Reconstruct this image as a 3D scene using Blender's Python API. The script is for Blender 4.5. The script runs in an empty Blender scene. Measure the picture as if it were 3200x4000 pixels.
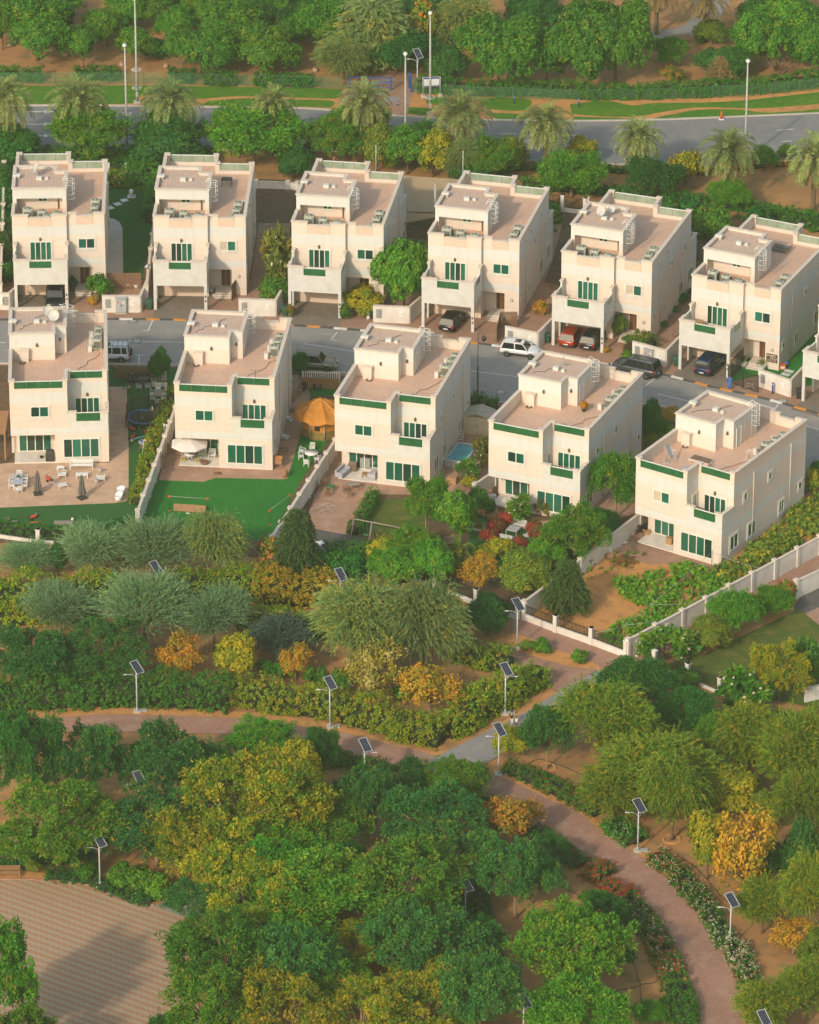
import bpy, bmesh, math, random
import numpy as np
from mathutils import Vector, Matrix
R = math.radians
sc = bpy.context.scene
COL = sc.collection
random.seed(7)
CAM_H, FPX, PITCH = 262.2, 22325.7, 0.4716
cam_d = bpy.data.cameras.new('camera'); cam = bpy.data.objects.new('camera', cam_d); COL.objects.link(cam)
cam_d.sensor_fit = 'VERTICAL'; cam_d.sensor_height = 36; cam_d.lens = FPX / 4000 * 36
cam_d.clip_start = 1; cam_d.clip_end = 6000
cam.location = (0, 0, CAM_H); cam.rotation_euler = (math.pi / 2 - PITCH, 0, 0)
sc.camera = cam
DS = 3200 / 1725
cp, sp = math.cos(PITCH), math.sin(PITCH)
def G(x, y, z=0.0):
 a = (x * DS - 1600) / FPX; b = (2000 - y * DS) / FPX
 t = (z - CAM_H) / (-sp + b * cp)
 return Vector((a * t, (cp + b * sp) * t, z))
def height_at(g, ty):
 b = (2000 - ty * DS) / FPX
 return CAM_H + g.y * (-sp + b * cp) / (cp + b * sp)
def ppm(g):
 return FPX / (g.y * cp + (CAM_H - g.z) * sp) / DS
SUN_AZ, SUN_EL = R(30), R(31)
w = bpy.data.worlds.new('World'); sc.world = w; w.use_nodes = True
nt = w.node_tree; bg = nt.nodes['Background']
sky = nt.nodes.new('ShaderNodeTexSky'); sky.sky_type = 'NISHITA'; sky.sun_disc = False
sky.sun_elevation = SUN_EL; sky.sun_rotation = R(180 + 30); sky.air_density = 1.6; sky.dust_density = 3.0
nt.links.new(sky.outputs[0], bg.inputs[0]); bg.inputs[1].default_value = 0.15
sl = bpy.data.lights.new('sun', 'SUN'); sl.energy = 2.5; sl.angle = R(2.5); sl.color = (1, .86, .67)
so = bpy.data.objects.new('sun', sl); COL.objects.link(so)
d = Vector((math.sin(SUN_AZ) * math.cos(SUN_EL), math.cos(SUN_AZ) * math.cos(SUN_EL), -math.sin(SUN_EL)))
so.rotation_euler = d.to_track_quat('-Z', 'Y').to_euler()
sc.view_settings.view_transform = 'Standard'; sc.view_settings.look = 'None'
sc.view_settings.exposure = 0.3; sc.view_settings.gamma = 1
sc.cycles.max_bounces = 6; sc.cycles.diffuse_bounces = 3; sc.cycles.transparent_max_bounces = 12
sc.cycles.caustics_reflective = False; sc.cycles.caustics_refractive = False
M = {}
def nodes(m):
 m.use_nodes = True
 return m.node_tree.nodes, m.node_tree.links, m.node_tree.nodes['Principled BSDF']
def mix(nt_n, nt_l, fac, a, b, mode='MIX'):
 n = nt_n.new('ShaderNodeMix'); n.data_type = 'RGBA'; n.blend_type = mode
 for sock, v in ((n.inputs[0], fac), (n.inputs[6], a), (n.inputs[7], b)):
  if hasattr(v, 'default_value') or hasattr(v, 'links'): nt_l.new(v, sock)
  else: sock.default_value = v if isinstance(v, (int, float)) else (*v[:3], 1)
 return n.outputs[2]
def mat(name, c, rough=.7, c2=None, scale=3.0, metal=0, bump=0, bscale=40, spec=.5, coord='Object'):
 m = bpy.data.materials.new(name); n, l, b = nodes(m)
 tc = n.new('ShaderNodeTexCoord')
 nz = n.new('ShaderNodeTexNoise'); nz.inputs['Scale'].default_value = scale; nz.inputs['Detail'].default_value = 5
 l.new(tc.outputs[coord], nz.inputs['Vector'])
 if c2 is None: c2 = tuple(x * .82 for x in c)
 mr = n.new('ShaderNodeMapRange'); mr.inputs[1].default_value = .35; mr.inputs[2].default_value = .65
 l.new(nz.outputs[0], mr.inputs[0])
 l.new(mix(n, l, mr.outputs[0], c, c2), b.inputs['Base Color'])
 b.inputs['Roughness'].default_value = rough; b.inputs['Metallic'].default_value = metal
 b.inputs['Specular IOR Level'].default_value = spec
 if bump:
  bn = n.new('ShaderNodeBump'); bn.inputs['Strength'].default_value = bump; bn.inputs['Distance'].default_value = .02
  n2 = n.new('ShaderNodeTexNoise'); n2.inputs['Scale'].default_value = bscale
  l.new(tc.outputs[coord], n2.inputs['Vector']); l.new(n2.outputs[0], bn.inputs['Height']); l.new(bn.outputs[0], b.inputs['Normal'])
 M[name] = m; return m
def ground_mat(name, cols, scales, bump=.4, rough=.95, tile=None):
 m = bpy.data.materials.new(name); n, l, b = nodes(m)
 g = n.new('ShaderNodeNewGeometry'); pos = g.outputs['Position']
 def nz(s, lo, hi, det=6):
  t = n.new('ShaderNodeTexNoise'); t.inputs['Scale'].default_value = s; t.inputs['Detail'].default_value = det
  l.new(pos, t.inputs['Vector'])
  r = n.new('ShaderNodeMapRange'); r.inputs[1].default_value = lo; r.inputs[2].default_value = hi
  l.new(t.outputs[0], r.inputs[0]); return r.outputs[0]
 c = mix(n, l, nz(scales[0], .36, .64), cols[0], cols[1])
 c = mix(n, l, nz(scales[1], .5, .72), c, cols[2])
 h = nz(scales[1] * 6, .2, .8)
 if tile:
  mp = n.new('ShaderNodeMapping'); mp.inputs['Rotation'].default_value = (0, 0, R(tile[3])); l.new(pos, mp.inputs[0])
  bk = n.new('ShaderNodeTexBrick'); bk.inputs['Scale'].default_value = 1; bk.inputs['Brick Width'].default_value = tile[0]
  bk.inputs['Row Height'].default_value = tile[1]; bk.inputs['Mortar Size'].default_value = tile[0] * .06
  bk.inputs['Color1'].default_value = (1, 1, 1, 1); bk.inputs['Color2'].default_value = (*tile[4], 1); bk.inputs['Mortar'].default_value = (*tile[2], 1)
  l.new(mp.outputs[0], bk.inputs['Vector'])
  c = mix(n, l, 1.0, c, bk.outputs[0], 'MULTIPLY')
 l.new(c, b.inputs['Base Color']); b.inputs['Roughness'].default_value = rough; b.inputs['Specular IOR Level'].default_value = .25
 bn = n.new('ShaderNodeBump'); bn.inputs['Strength'].default_value = bump; bn.inputs['Distance'].default_value = .06
 l.new(h, bn.inputs['Height']); l.new(bn.outputs[0], b.inputs['Normal'])
 M[name] = m; return m
def leaf_mat(name, c1, c2, c3=None, trans=.25, rough=.6, var=.35):
 m = bpy.data.materials.new(name); n, l, b = nodes(m)
 at = n.new('ShaderNodeAttribute'); at.attribute_name = 'tint'
 sx = n.new('ShaderNodeSeparateColor'); l.new(at.outputs['Color'], sx.inputs[0])
 c = mix(n, l, sx.outputs[0], c1, c2)
 if c3: c = mix(n, l, sx.outputs[1], c, c3)
 oi = n.new('ShaderNodeObjectInfo')
 hs = n.new('ShaderNodeHueSaturation'); l.new(c, hs.inputs['Color'])
 r1 = n.new('ShaderNodeMapRange'); r1.inputs[3].default_value = .5 - .03 * var; r1.inputs[4].default_value = .5 + .03 * var; l.new(oi.outputs['Random'], r1.inputs[0]); l.new(r1.outputs[0], hs.inputs['Hue'])
 r2 = n.new('ShaderNodeMapRange'); r2.inputs[3].default_value = 1 - .5 * var; r2.inputs[4].default_value = 1 + .5 * var
 mm = n.new('ShaderNodeMath'); mm.operation = 'FRACT'; m3 = n.new('ShaderNodeMath'); m3.operation = 'MULTIPLY'; m3.inputs[1].default_value = 7.31
 l.new(oi.outputs['Random'], m3.inputs[0]); l.new(m3.outputs[0], mm.inputs[0]); l.new(mm.outputs[0], r2.inputs[0]); l.new(r2.outputs[0], hs.inputs['Value'])
 l.new(hs.outputs[0], b.inputs['Base Color']); b.inputs['Roughness'].default_value = rough; b.inputs['Specular IOR Level'].default_value = .3
 tr = n.new('ShaderNodeBsdfTranslucent'); l.new(hs.outputs[0], tr.inputs[0])
 ms = n.new('ShaderNodeMixShader'); ms.inputs[0].default_value = trans
 l.new(b.outputs[0], ms.inputs[1]); l.new(tr.outputs[0], ms.inputs[2]); l.new(ms.outputs[0], n['Material Output'].inputs[0])
 M[name] = m; return m
class MB:
 def __init__(s): s.v = []; s.f = []; s.m = []; s.s = []; s.mats = []; s.T = None
 def mi(s, m):
  if m not in s.mats: s.mats.append(m)
  return s.mats.index(m)
 def add(s, vs, fs, m, smooth=False):
  o = len(s.v)
  if s.T is not None: vs = [s.T @ Vector(p) for p in vs]
  s.v += [tuple(p) for p in vs]; k = s.mi(m)
  for f in fs: s.f.append(tuple(i + o for i in f)); s.m.append(k); s.s.append(smooth)
  return s
 def box(s, x0, y0, z0, x1, y1, z1, m):
  x0, x1 = min(x0, x1), max(x0, x1); y0, y1 = min(y0, y1), max(y0, y1); z0, z1 = min(z0, z1), max(z0, z1)
  vs = [(x0, y0, z0), (x1, y0, z0), (x1, y1, z0), (x0, y1, z0), (x0, y0, z1), (x1, y0, z1), (x1, y1, z1), (x0, y1, z1)]
  return s.add(vs, [(0, 3, 2, 1), (4, 5, 6, 7), (0, 1, 5, 4), (1, 2, 6, 5), (2, 3, 7, 6), (3, 0, 4, 7)], m)
 def cbox(s, c, sz, m, rz=0, rx=0, ry=0):
  T = Matrix.Translation(c) @ Matrix.Rotation(rz, 4, 'Z') @ Matrix.Rotation(ry, 4, 'Y') @ Matrix.Rotation(rx, 4, 'X')
  a, b, h = sz[0] / 2, sz[1] / 2, sz[2] / 2
  vs = [T @ Vector(p) for p in [(-a, -b, -h), (a, -b, -h), (a, b, -h), (-a, b, -h), (-a, -b, h), (a, -b, h), (a, b, h), (-a, b, h)]]
  return s.add(vs, [(0, 3, 2, 1), (4, 5, 6, 7), (0, 1, 5, 4), (1, 2, 6, 5), (2, 3, 7, 6), (3, 0, 4, 7)], m)
 def prism(s, poly, z0, z1, m, side=None):
  n = len(poly); vs = [(p[0], p[1], z0) for p in poly] + [(p[0], p[1], z1) for p in poly]
  s.add(vs, [tuple(range(n, 2 * n)), tuple(range(n - 1, -1, -1))], m)
  return s.add(vs, [(i, (i + 1) % n, n + (i + 1) % n, n + i) for i in range(n)], side or m)
 def sheet(s, poly, z, m): return s.add([(p[0], p[1], z) for p in poly], [tuple(range(len(poly)))], m)
 def lathe(s, prof, n, m, c=(0, 0, 0), smooth=True, cap=True):
  vs = []; fs = []
  for r, z in prof:
   for k in range(n): a = 2 * math.pi * k / n; vs.append((c[0] + r * math.cos(a), c[1] + r * math.sin(a), c[2] + z))
  for j in range(len(prof) - 1):
   for k in range(n): fs.append((j * n + k, j * n + (k + 1) % n, (j + 1) * n + (k + 1) % n, (j + 1) * n + k))
  if cap: fs += [tuple(range(n - 1, -1, -1)), tuple(range((len(prof) - 1) * n, len(prof) * n))]
  return s.add(vs, fs, m, smooth)
 def cyl(s, c, r, h, m, n=12, smooth=True): return s.lathe([(r, 0), (r, h)], n, m, c, smooth)
 def tube(s, pts, r, m, n=6, smooth=True):
  pts = [Vector(p) for p in pts]; rs = r if isinstance(r, (list, tuple)) else [r] * len(pts)
  vs = []; fs = []; L = len(pts); prev = None
  for i, p in enumerate(pts):
   t = (pts[min(i + 1, L - 1)] - pts[max(i - 1, 0)])
   if t.length < 1e-9: t = Vector((0, 0, 1))
   t.normalize()
   a = prev - t * prev.dot(t) if prev is not None else t.orthogonal()
   if a.length < 1e-6: a = t.orthogonal()
   a.normalize(); prev = a; b = t.cross(a)
   for k in range(n): g = 2 * math.pi * k / n; vs.append(p + (a * math.cos(g) + b * math.sin(g)) * rs[i])
  for i in range(L - 1):
   for k in range(n): fs.append((i * n + k, i * n + (k + 1) % n, (i + 1) * n + (k + 1) % n, (i + 1) * n + k))
  fs += [tuple(range(n - 1, -1, -1)), tuple(range((L - 1) * n, L * n))]
  return s.add(vs, fs, m, smooth)
 def ball(s, c, r, m, n=10, k=6):
  rx, ry, rz = r if isinstance(r, (tuple, list)) else (r, r, r); vs = []; fs = []
  for j in range(1, k):
   a = math.pi * j / k
   for i in range(n): g = 2 * math.pi * i / n; vs.append((c[0] + rx * math.sin(a) * math.cos(g), c[1] + ry * math.sin(a) * math.sin(g), c[2] + rz * math.cos(a)))
  top = len(vs); vs.append((c[0], c[1], c[2] + rz)); bot = len(vs); vs.append((c[0], c[1], c[2] - rz))
  for j in range(k - 2):
   for i in range(n): fs.append((j * n + i, (j + 1) * n + i, (j + 1) * n + (i + 1) % n, j * n + (i + 1) % n))
  for i in range(n): fs.append((top, i, (i + 1) % n)); fs.append((bot, (k - 2) * n + (i + 1) % n, (k - 2) * n + i))
  return s.add(vs, fs, m, True)
 def loft(s, rings, m, smooth=True, caps=True):
  n = len(rings[0]); vs = [p for r in rings for p in r]; fs = []
  for j in range(len(rings) - 1):
   for k in range(n): fs.append((j * n + k, j * n + (k + 1) % n, (j + 1) * n + (k + 1) % n, (j + 1) * n + k))
  if caps: fs += [tuple(range(n - 1, -1, -1)), tuple(range((len(rings) - 1) * n, len(rings) * n))]
  return s.add(vs, fs, m, smooth)
 def mesh(s, name, fix=True):
  me = bpy.data.meshes.new(name); me.from_pydata(s.v, [], s.f)
  for m in s.mats: me.materials.append(M[m] if isinstance(m, str) else m)
  me.polygons.foreach_set('material_index', s.m); me.polygons.foreach_set('use_smooth', s.s)
  if fix:
   bm = bmesh.new(); bm.from_mesh(me); bmesh.ops.recalc_face_normals(bm, faces=bm.faces); bm.to_mesh(me); bm.free()
  me.update(); return me
 def build(s, name, parent=None, loc=None, rz=None, fix=True): return link(name, s.mesh(name, fix), parent, loc, rz)
def link(name, me, parent=None, loc=None, rz=None):
 o = bpy.data.objects.new(name, me); COL.objects.link(o)
 if parent: o.parent = parent; KIDS.setdefault(parent.name, []).append(o)
 if loc is not None: o.location = loc
 if rz is not None: o.rotation_euler = (0, 0, rz)
 return o
KIDS = {}
def tag(o, label=None, cat=None, group=None, kind=None):
 if label: o['label'] = label
 if cat: o['category'] = cat
 if group: o['group'] = group
 if kind: o['kind'] = kind
 return o
def thing(name, label, cat, loc=(0, 0, 0), rz=0, group=None):
 o = bpy.data.objects.new(name, None); COL.objects.link(o); o.empty_display_size = .2
 o.location = loc; o.rotation_euler = (0, 0, rz)
 return tag(o, label, cat, group)
def dup(o, loc=None, rz=None, label=None, group=None, scale=None, parent=None):
 c = o.copy(); COL.objects.link(c)
 if parent: c.parent = parent; KIDS.setdefault(parent.name, []).append(c)
 for ch in KIDS.get(o.name, []): dup(ch, parent=c)
 if loc is not None: c.location = loc
 if rz is not None: c.rotation_euler = (0, 0, rz)
 if scale is not None: c.scale = scale
 if label: c['label'] = label
 if group: c['group'] = group
 return c
class Kind:
 def __init__(s, fn, *a, **k): s.fn, s.a, s.k, s.o = fn, a, k, None
 def put(s, label, loc, rz=0, group=None, scale=None):
  if s.o is None:
   s.o = o = s.fn(*s.a, **s.k); s.home = True; o.location = loc; o.rotation_euler = (0, 0, rz); o['label'] = label
   if group: o['group'] = group
   if scale is not None: o.scale = scale if isinstance(scale, (tuple, list)) else (scale,) * 3
   return o
  return dup(s.o, loc, rz, label, group, (scale if isinstance(scale, (tuple, list)) else (scale,) * 3) if scale is not None else (1, 1, 1))
def wall_mat():
 m = bpy.data.materials.new('banded_stucco'); n, l, b = nodes(m)
 tc = n.new('ShaderNodeTexCoord'); sx = n.new('ShaderNodeSeparateXYZ'); l.new(tc.outputs['Object'], sx.inputs[0])
 cr = n.new('ShaderNodeValToRGB'); cr.color_ramp.interpolation = 'CONSTANT'
 W_, P_ = WHITE, PEACH; e = cr.color_ramp.elements
 e[0].position = 0; e[0].color = (*P_, 1); e[1].position = 3.35 / 12; e[1].color = (*W_, 1)
 for z, c in ((4.05, P_), (6.85, W_), (8.1, P_), (9.75, W_)):
  q = e.new(z / 12); q.color = (*c, 1)
 dv = n.new('ShaderNodeMath'); dv.operation = 'DIVIDE'; dv.inputs[1].default_value = 12; l.new(sx.outputs[2], dv.inputs[0]); l.new(dv.outputs[0], cr.inputs[0])
 md = n.new('ShaderNodeMath'); md.operation = 'MODULO'; md.inputs[1].default_value = .7; l.new(sx.outputs[2], md.inputs[0])
 lt = n.new('ShaderNodeMath'); lt.operation = 'LESS_THAN'; lt.inputs[1].default_value = .045; l.new(md.outputs[0], lt.inputs[0])
 lim = n.new('ShaderNodeMath'); lim.operation = 'LESS_THAN'; lim.inputs[1].default_value = 6.85; l.new(sx.outputs[2], lim.inputs[0])
 jm = n.new('ShaderNodeMath'); jm.operation = 'MULTIPLY'; l.new(lt.outputs[0], jm.inputs[0]); l.new(lim.outputs[0], jm.inputs[1])
 jf = n.new('ShaderNodeMath'); jf.operation = 'MULTIPLY'; jf.inputs[1].default_value = .2; l.new(jm.outputs[0], jf.inputs[0])
 c = mix(n, l, jf.outputs[0], cr.outputs[0], (.30, .22, .15))
 mp = n.new('ShaderNodeMapping'); mp.inputs['Scale'].default_value = (1.6, 1.6, .14); l.new(tc.outputs['Object'], mp.inputs[0])
 st = n.new('ShaderNodeTexNoise'); st.inputs['Scale'].default_value = 1.2; st.inputs['Detail'].default_value = 6; l.new(mp.outputs[0], st.inputs['Vector'])
 mr = n.new('ShaderNodeMapRange'); mr.inputs[1].default_value = .48; mr.inputs[2].default_value = .8; mr.inputs[4].default_value = .28; l.new(st.outputs[0], mr.inputs[0])
 c = mix(n, l, mr.outputs[0], c, (.50, .42, .33))
 l.new(c, b.inputs['Base Color']); b.inputs['Roughness'].default_value = .9; b.inputs['Specular IOR Level'].default_value = .2
 bn = n.new('ShaderNodeBump'); bn.inputs['Strength'].default_value = .25; bn.inputs['Distance'].default_value = .01
 n2 = n.new('ShaderNodeTexNoise'); n2.inputs['Scale'].default_value = 25; l.new(tc.outputs['Object'], n2.inputs['Vector'])
 l.new(n2.outputs[0], bn.inputs['Height']); l.new(bn.outputs[0], b.inputs['Normal'])
 M['stucco'] = m
WHITE, PEACH = (.605, .61, .585), (.67, .575, .495)
wall_mat()
mat('white_stucco', WHITE, .9, (.56, .54, .49), 1.5, spec=.2)
mat('cap', (.63, .55, .475), .85, (.54, .465, .39), 4, spec=.2)
mat('peach', (.68, .52, .42), .9, (.62, .47, .37), 1.5, spec=.2)
mat('white_metal', (.78, .77, .73), .4, (.70, .69, .66), 6)
mat('frame_white', (.76, .72, .62), .5, (.70, .66, .56), 6)
mat('window_glass', (.006, .075, .048), .08, (.010, .11, .07), .6, spec=.6)
mat('curtain', (.55, .47, .38), .9, (.42, .34, .27), 5)
mat('rail_outer', (.018, .10, .036), .12, (.03, .13, .052), .8, spec=.6)
mat('rail_inner', (.31, .37, .29), .3, (.22, .29, .21), .7, spec=.5)
mat('dark_recess', (.02, .02, .018), .9)
mat('door_wood', (.10, .035, .012), .45, (.15, .055, .02), 8)
mat('lamp_bronze', (.10, .075, .05), .5)
mat('steel_grey', (.38, .39, .38), .45, (.30, .31, .31), 5, metal=.3)
mat('ac_body', (.46, .48, .40), .55, (.39, .41, .34), 8)
mat('ac_dark', (.05, .055, .05), .6)
mat('concrete', (.50, .45, .38), .9, (.40, .36, .30), 3)
mat('marble', (.72, .67, .60), .25, (.62, .57, .51), 1.2)
def tile_mat(name, c, c2, c3, sz, joint=(.72, .70, .66), coord='Object', rough=.8):
 m = bpy.data.materials.new(name); n, l, b = nodes(m)
 tc = n.new('ShaderNodeTexCoord')
 bk = n.new('ShaderNodeTexBrick'); bk.offset = 0; bk.inputs['Scale'].default_value = 1; bk.inputs['Brick Width'].default_value = sz; bk.inputs['Row Height'].default_value = sz
 bk.inputs['Mortar Size'].default_value = sz * .045; bk.inputs['Color1'].default_value = (1, 1, 1, 1); bk.inputs['Color2'].default_value = (.90, .88, .86, 1); bk.inputs['Mortar'].default_value = (*joint, 1)
 l.new(tc.outputs[coord], bk.inputs['Vector'])
 nz = n.new('ShaderNodeTexNoise'); nz.inputs['Scale'].default_value = .45; nz.inputs['Detail'].default_value = 7; l.new(tc.outputs[coord], nz.inputs['Vector'])
 mr = n.new('ShaderNodeMapRange'); mr.inputs[1].default_value = .38; mr.inputs[2].default_value = .66; l.new(nz.outputs[0], mr.inputs[0])
 nb = n.new('ShaderNodeTexNoise'); nb.inputs['Scale'].default_value = 2.1; nb.inputs['Detail'].default_value = 6; l.new(tc.outputs[coord], nb.inputs['Vector'])
 m2 = n.new('ShaderNodeMapRange'); m2.inputs[1].default_value = .52; m2.inputs[2].default_value = .75; m2.inputs[4].default_value = .6; l.new(nb.outputs[0], m2.inputs[0])
 c_ = mix(n, l, m2.outputs[0], mix(n, l, mr.outputs[0], c, c2), c3)
 l.new(mix(n, l, 1.0, c_, bk.outputs[0], 'MULTIPLY'), b.inputs['Base Color']); b.inputs['Roughness'].default_value = rough; b.inputs['Specular IOR Level'].default_value = .3
 M[name] = m
tile_mat('roof_tile', (.66, .42, .30), (.59, .405, .305), (.64, .52, .43), .33)
tile_mat('roof_top', (.60, .42, .325), (.54, .41, .33), (.58, .50, .43), .40)
WR = random.Random(11)
mat('window_teal', (.008, .10, .065), .08, (.014, .15, .10), .5, spec=.7); mat('window_dark', (.008, .045, .035), .06, (.006, .03, .022), .7, spec=.7)
HW, HD, HDR, XL, HP = 10.0, 17.0, 14.8, 5.9, 9.42
RF = 8.15
class HB(MB):
 def __init__(s, mir): super().__init__(); s.mir = mir
 def add(s, vs, fs, m, smooth=False):
  if s.mir: vs = [(p[0], HD - p[1], p[2]) for p in vs]
  return MB.add(s, vs, fs, m, smooth)
 def on(s, face, u0, w0, z0, u1, w1, z1, m):
  k, c = face
  if k == 'x': s.box(c + w0, u0, z0, c + w1, u1, z1, m)
  elif k == '-x': s.box(c - w0, u0, z0, c - w1, u1, z1, m)
  elif k == 'y': s.box(u0, c + w0, z0, u1, c + w1, z1, m)
  else: s.box(u0, c - w0, z0, u1, c - w1, z1, m)              # '-y' street
def window(h, mir, face, u0, u1, z0, z1, n, name='window', curtain=None, trim=.16):
 f = HB(mir); a = .07
 if trim:
  f.on(face, u0 - trim, 0, z0 - trim - .12, u1 + trim, .06, z0 - .0, 'white_stucco'); f.on(face, u0 - trim, 0, z1, u1 + trim, .06, z1 + trim, 'white_stucco')
  f.on(face, u0 - trim, 0, z0, u0, .06, z1, 'white_stucco'); f.on(face, u1, 0, z0, u1 + trim, .06, z1, 'white_stucco')
 f.on(face, u0, 0, z0, u1, .09, z0 + a, 'frame_white'); f.on(face, u0, 0, z1 - a, u1, .09, z1, 'frame_white')
 f.on(face, u0, 0, z0 + a, u0 + a, .09, z1 - a, 'frame_white'); f.on(face, u1 - a, 0, z0 + a, u1, .09, z1 - a, 'frame_white')
 st = (u1 - u0) / n
 for k in range(1, n): f.on(face, u0 + st * k - .045, 0, z0 + a, u0 + st * k + .045, .08, z1 - a, 'frame_white')
 w = f.build(name, h)
 p = HB(mir)
 for k in range(n):
  cm = 'curtain' if curtain and k in curtain else WR.choice(('window_glass', 'window_glass', 'window_teal', 'window_dark'))
  p.on(face, u0 + st * k + .03, 0, z0 + a, u0 + st * (k + 1) - .03, .025 + .008 * (k % 2), z1 - a, cm)
 p.build('pane', w); return w
def railing(h, mir, face, u0, u1, z0, z1, n):
 g = HB(mir); st = (u1 - u0) / n
 for k in range(n):
  a, b = u0 + st * k + .02, u0 + st * (k + 1) - .02
  g.on(face, a, -.05, z0, b, 0, z1, 'rail_outer'); g.on(face, a, -.10, z0, b, -.052, z1, 'rail_inner')
 g.on(face, u0, -.12, z1, u1, .02, z1 + .05, 'white_metal')
 g.build('glass_railing', h)
def villa(mir, name, label, group, curtains=(), extra=None):
 h = thing(name, label, 'house', group=group)
 w = HB(mir); S = 'stucco'
 w.box(0, 0, 0, XL, HD - 2.6, RF, S); w.box(0, HD - 2.6, 3.26, XL, HD, RF, S)
 w.box(4.5, HD - 2.6, 0, XL, HD, 3.26, S); w.box(XL, HDR, 0, HW, HD, 4.1, S)
 w.box(XL, 2, 0, HW, HDR, RF, S); w.box(8.4, .44, 0, HW, 2, RF, S); w.box(XL, .44, 3.05, 8.4, 2, RF, S)
 t = .2
 w.box(0, .0, RF, t, 3.2, HP, S); w.box(0, 9.4, RF, t, HD, HP, S)
 w.box(HW - t, .44, RF, HW, HDR, HP, S)
 w.box(t, 0, RF, 1.75, t, HP, S); w.box(4.25, 0, RF, XL, t, HP, S); w.box(1.75, .03, RF, 4.25, t, HP - .32, S)
 w.box(XL - t, t, RF, XL, .44, HP, S)
 w.box(XL, .44, RF, 7.0, .64, HP, S); w.box(8.8, .44, RF, HW - t, .64, HP, S); w.box(7.0, .47, RF, 8.8, .64, HP - .32, S)
 w.box(t, HD - t, RF, .5, HD, HP, S); w.box(XL - .45, HD - t, RF, XL, HD, HP, S); w.box(XL - t, HDR - .2, RF, XL, HD - t, HP, S)
 w.box(XL, HDR - t, RF, XL + .3, HDR, HP, S); w.box(HW - .5, HDR - t, RF, HW - t, HDR, HP, S)
 w.box(.5, HD - t, RF, XL - .45, HD, RF + .42, S); w.box(XL + .3, HDR - t, RF, HW - .5, HDR, RF + .42, S)
 w.build('wall', h)
 C = 'cap'; o = .09
 def cp_(x0, y0, x1, y1, z=HP, hh=.13): c = HB(mir); c.box(x0 - o, y0 - o, z, x1 + o, y1 + o, z + hh, C); c.box(x0 - o + .05, y0 - o + .05, z - .07, x1 + o - .05, y1 + o - .05, z, C); c.build('parapet_cap', h)
 cp_(0, 0, t, 3.1); cp_(0, 9.5, t, HD - .5); cp_(HW - t, .84, HW, HDR - .7)
 cp_(.40, 0, 1.7, t); cp_(4.3, 0, XL, t); cp_(XL + .20, .44, 6.95, .64); cp_(8.85, .44, HW, .64)
 cp_(0, HD - .32, .5, HD, HP + .01, .16); cp_(XL - .45, HD - .32, XL, HD, HP + .01, .16); cp_(XL - t, HDR + .1, XL, HD - .6)
 cp_(XL - .12, HDR - .32, XL + .3, HDR, HP + .012, .16); cp_(HW - .5, HDR - .32, HW, HDR, HP + .01, .16)
 for x0, y0, x1, y1 in ((1.8, .03, 4.2, t), (7.05, .47, 8.75, .64)): cp_(x0 + .09, y0, x1 - .09, y1, HP - .32, .1)
 q = HB(mir); q.on(('-y', 0), 1.8, 0, 8.15, 4.2, .03, 8.98, 'peach'); q.build('parapet_panel', h)
 q = HB(mir); q.on(('-y', .44), 7.05, 0, 8.15, 8.75, .03, 8.98, 'peach'); q.build('parapet_panel', h)
 r = HB(mir); r.box(t, t, RF, XL - .0, HD - t, RF + .03, 'roof_tile'); r.box(XL + .002, .64, RF, HW - t, HDR - t, RF + .028, 'roof_tile'); r.build('roof', h)
 p = HB(mir); PZ = 10.95
 p.box(0, 4.7, RF + .03, 4.67, 9.4, PZ, S); p.box(4.67, 4.7, RF + .03, 5.85, 7.9, PZ, S)
 p.box(0, 3.2, RF + .03, .42, 4.7, PZ, S); p.box(5.4, 3.2, RF + .03, 5.85, 4.7, PZ, S); p.box(.42, 3.2, 10.05, 5.4, 4.7, PZ, S)
 e = .2; T0, T1 = PZ, 11.2
 p.box(0, 3.2, T0, e, 9.4, T1, S); p.box(e, 3.2, T0, 5.85, 3.4, T1, S); p.box(5.65, 3.4, T0, 5.85, 7.9, T1, S); p.box(4.47, 7.7, T0, 5.65, 7.9, T1, S); p.box(4.47, 7.9, T0, 4.67, 9.4, T1, S); p.box(e, 9.2, T0, 4.47, 9.4, T1, S)
 ph = p.build('stair_house', h)
 k = HB(mir); o2 = .1
 for x0, y0, x1, y1 in ((0, 3.2, e, 9.4), (.41, 3.2, 5.44, 3.4), (5.65, 3.2, 5.85, 7.9), (4.88, 7.7, 5.44, 7.9), (4.47, 7.7, 4.67, 9.4), (.41, 9.2, 4.26, 9.4)):
  k.box(x0 - o2, y0 - o2, T1, x1 + o2, y1 + o2, T1 + .12, C)
 k.build('roof_edge', ph)
 f = HB(mir); f.box(e, 3.4, PZ, 4.47, 9.2, PZ + .02, 'roof_top'); f.box(4.47, 3.4, PZ, 5.65, 7.7, PZ + .018, 'roof_top'); f.build('flat_roof', ph)
 v = HB(mir)
 v.box(-.05, 6.3, PZ + .36, .75, 6.8, PZ + .55, 'white_stucco'); v.box(.2, 6.35, PZ + .02, .65, 6.75, PZ + .36, 'concrete'); v.build('vent_box', ph)
 v = HB(mir); v.box(2.5, 6.0, PZ + .02, 3.1, 6.45, PZ + .36, 'white_stucco'); v.build('vent_box', ph); v = HB(mir); v.box(3.45, 6.15, PZ + .02, 3.8, 6.5, PZ + .28, 'white_stucco'); v.build('vent_box', ph)
 b = HB(mir); b.box(1.05, 9.4, RF + .03, 1.95, 9.95, RF + 1.35, S); b.box(.97, 9.4, RF + 1.35, 2.03, 10.03, RF + 1.47, C); b.build('chimney_box', ph)
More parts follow.
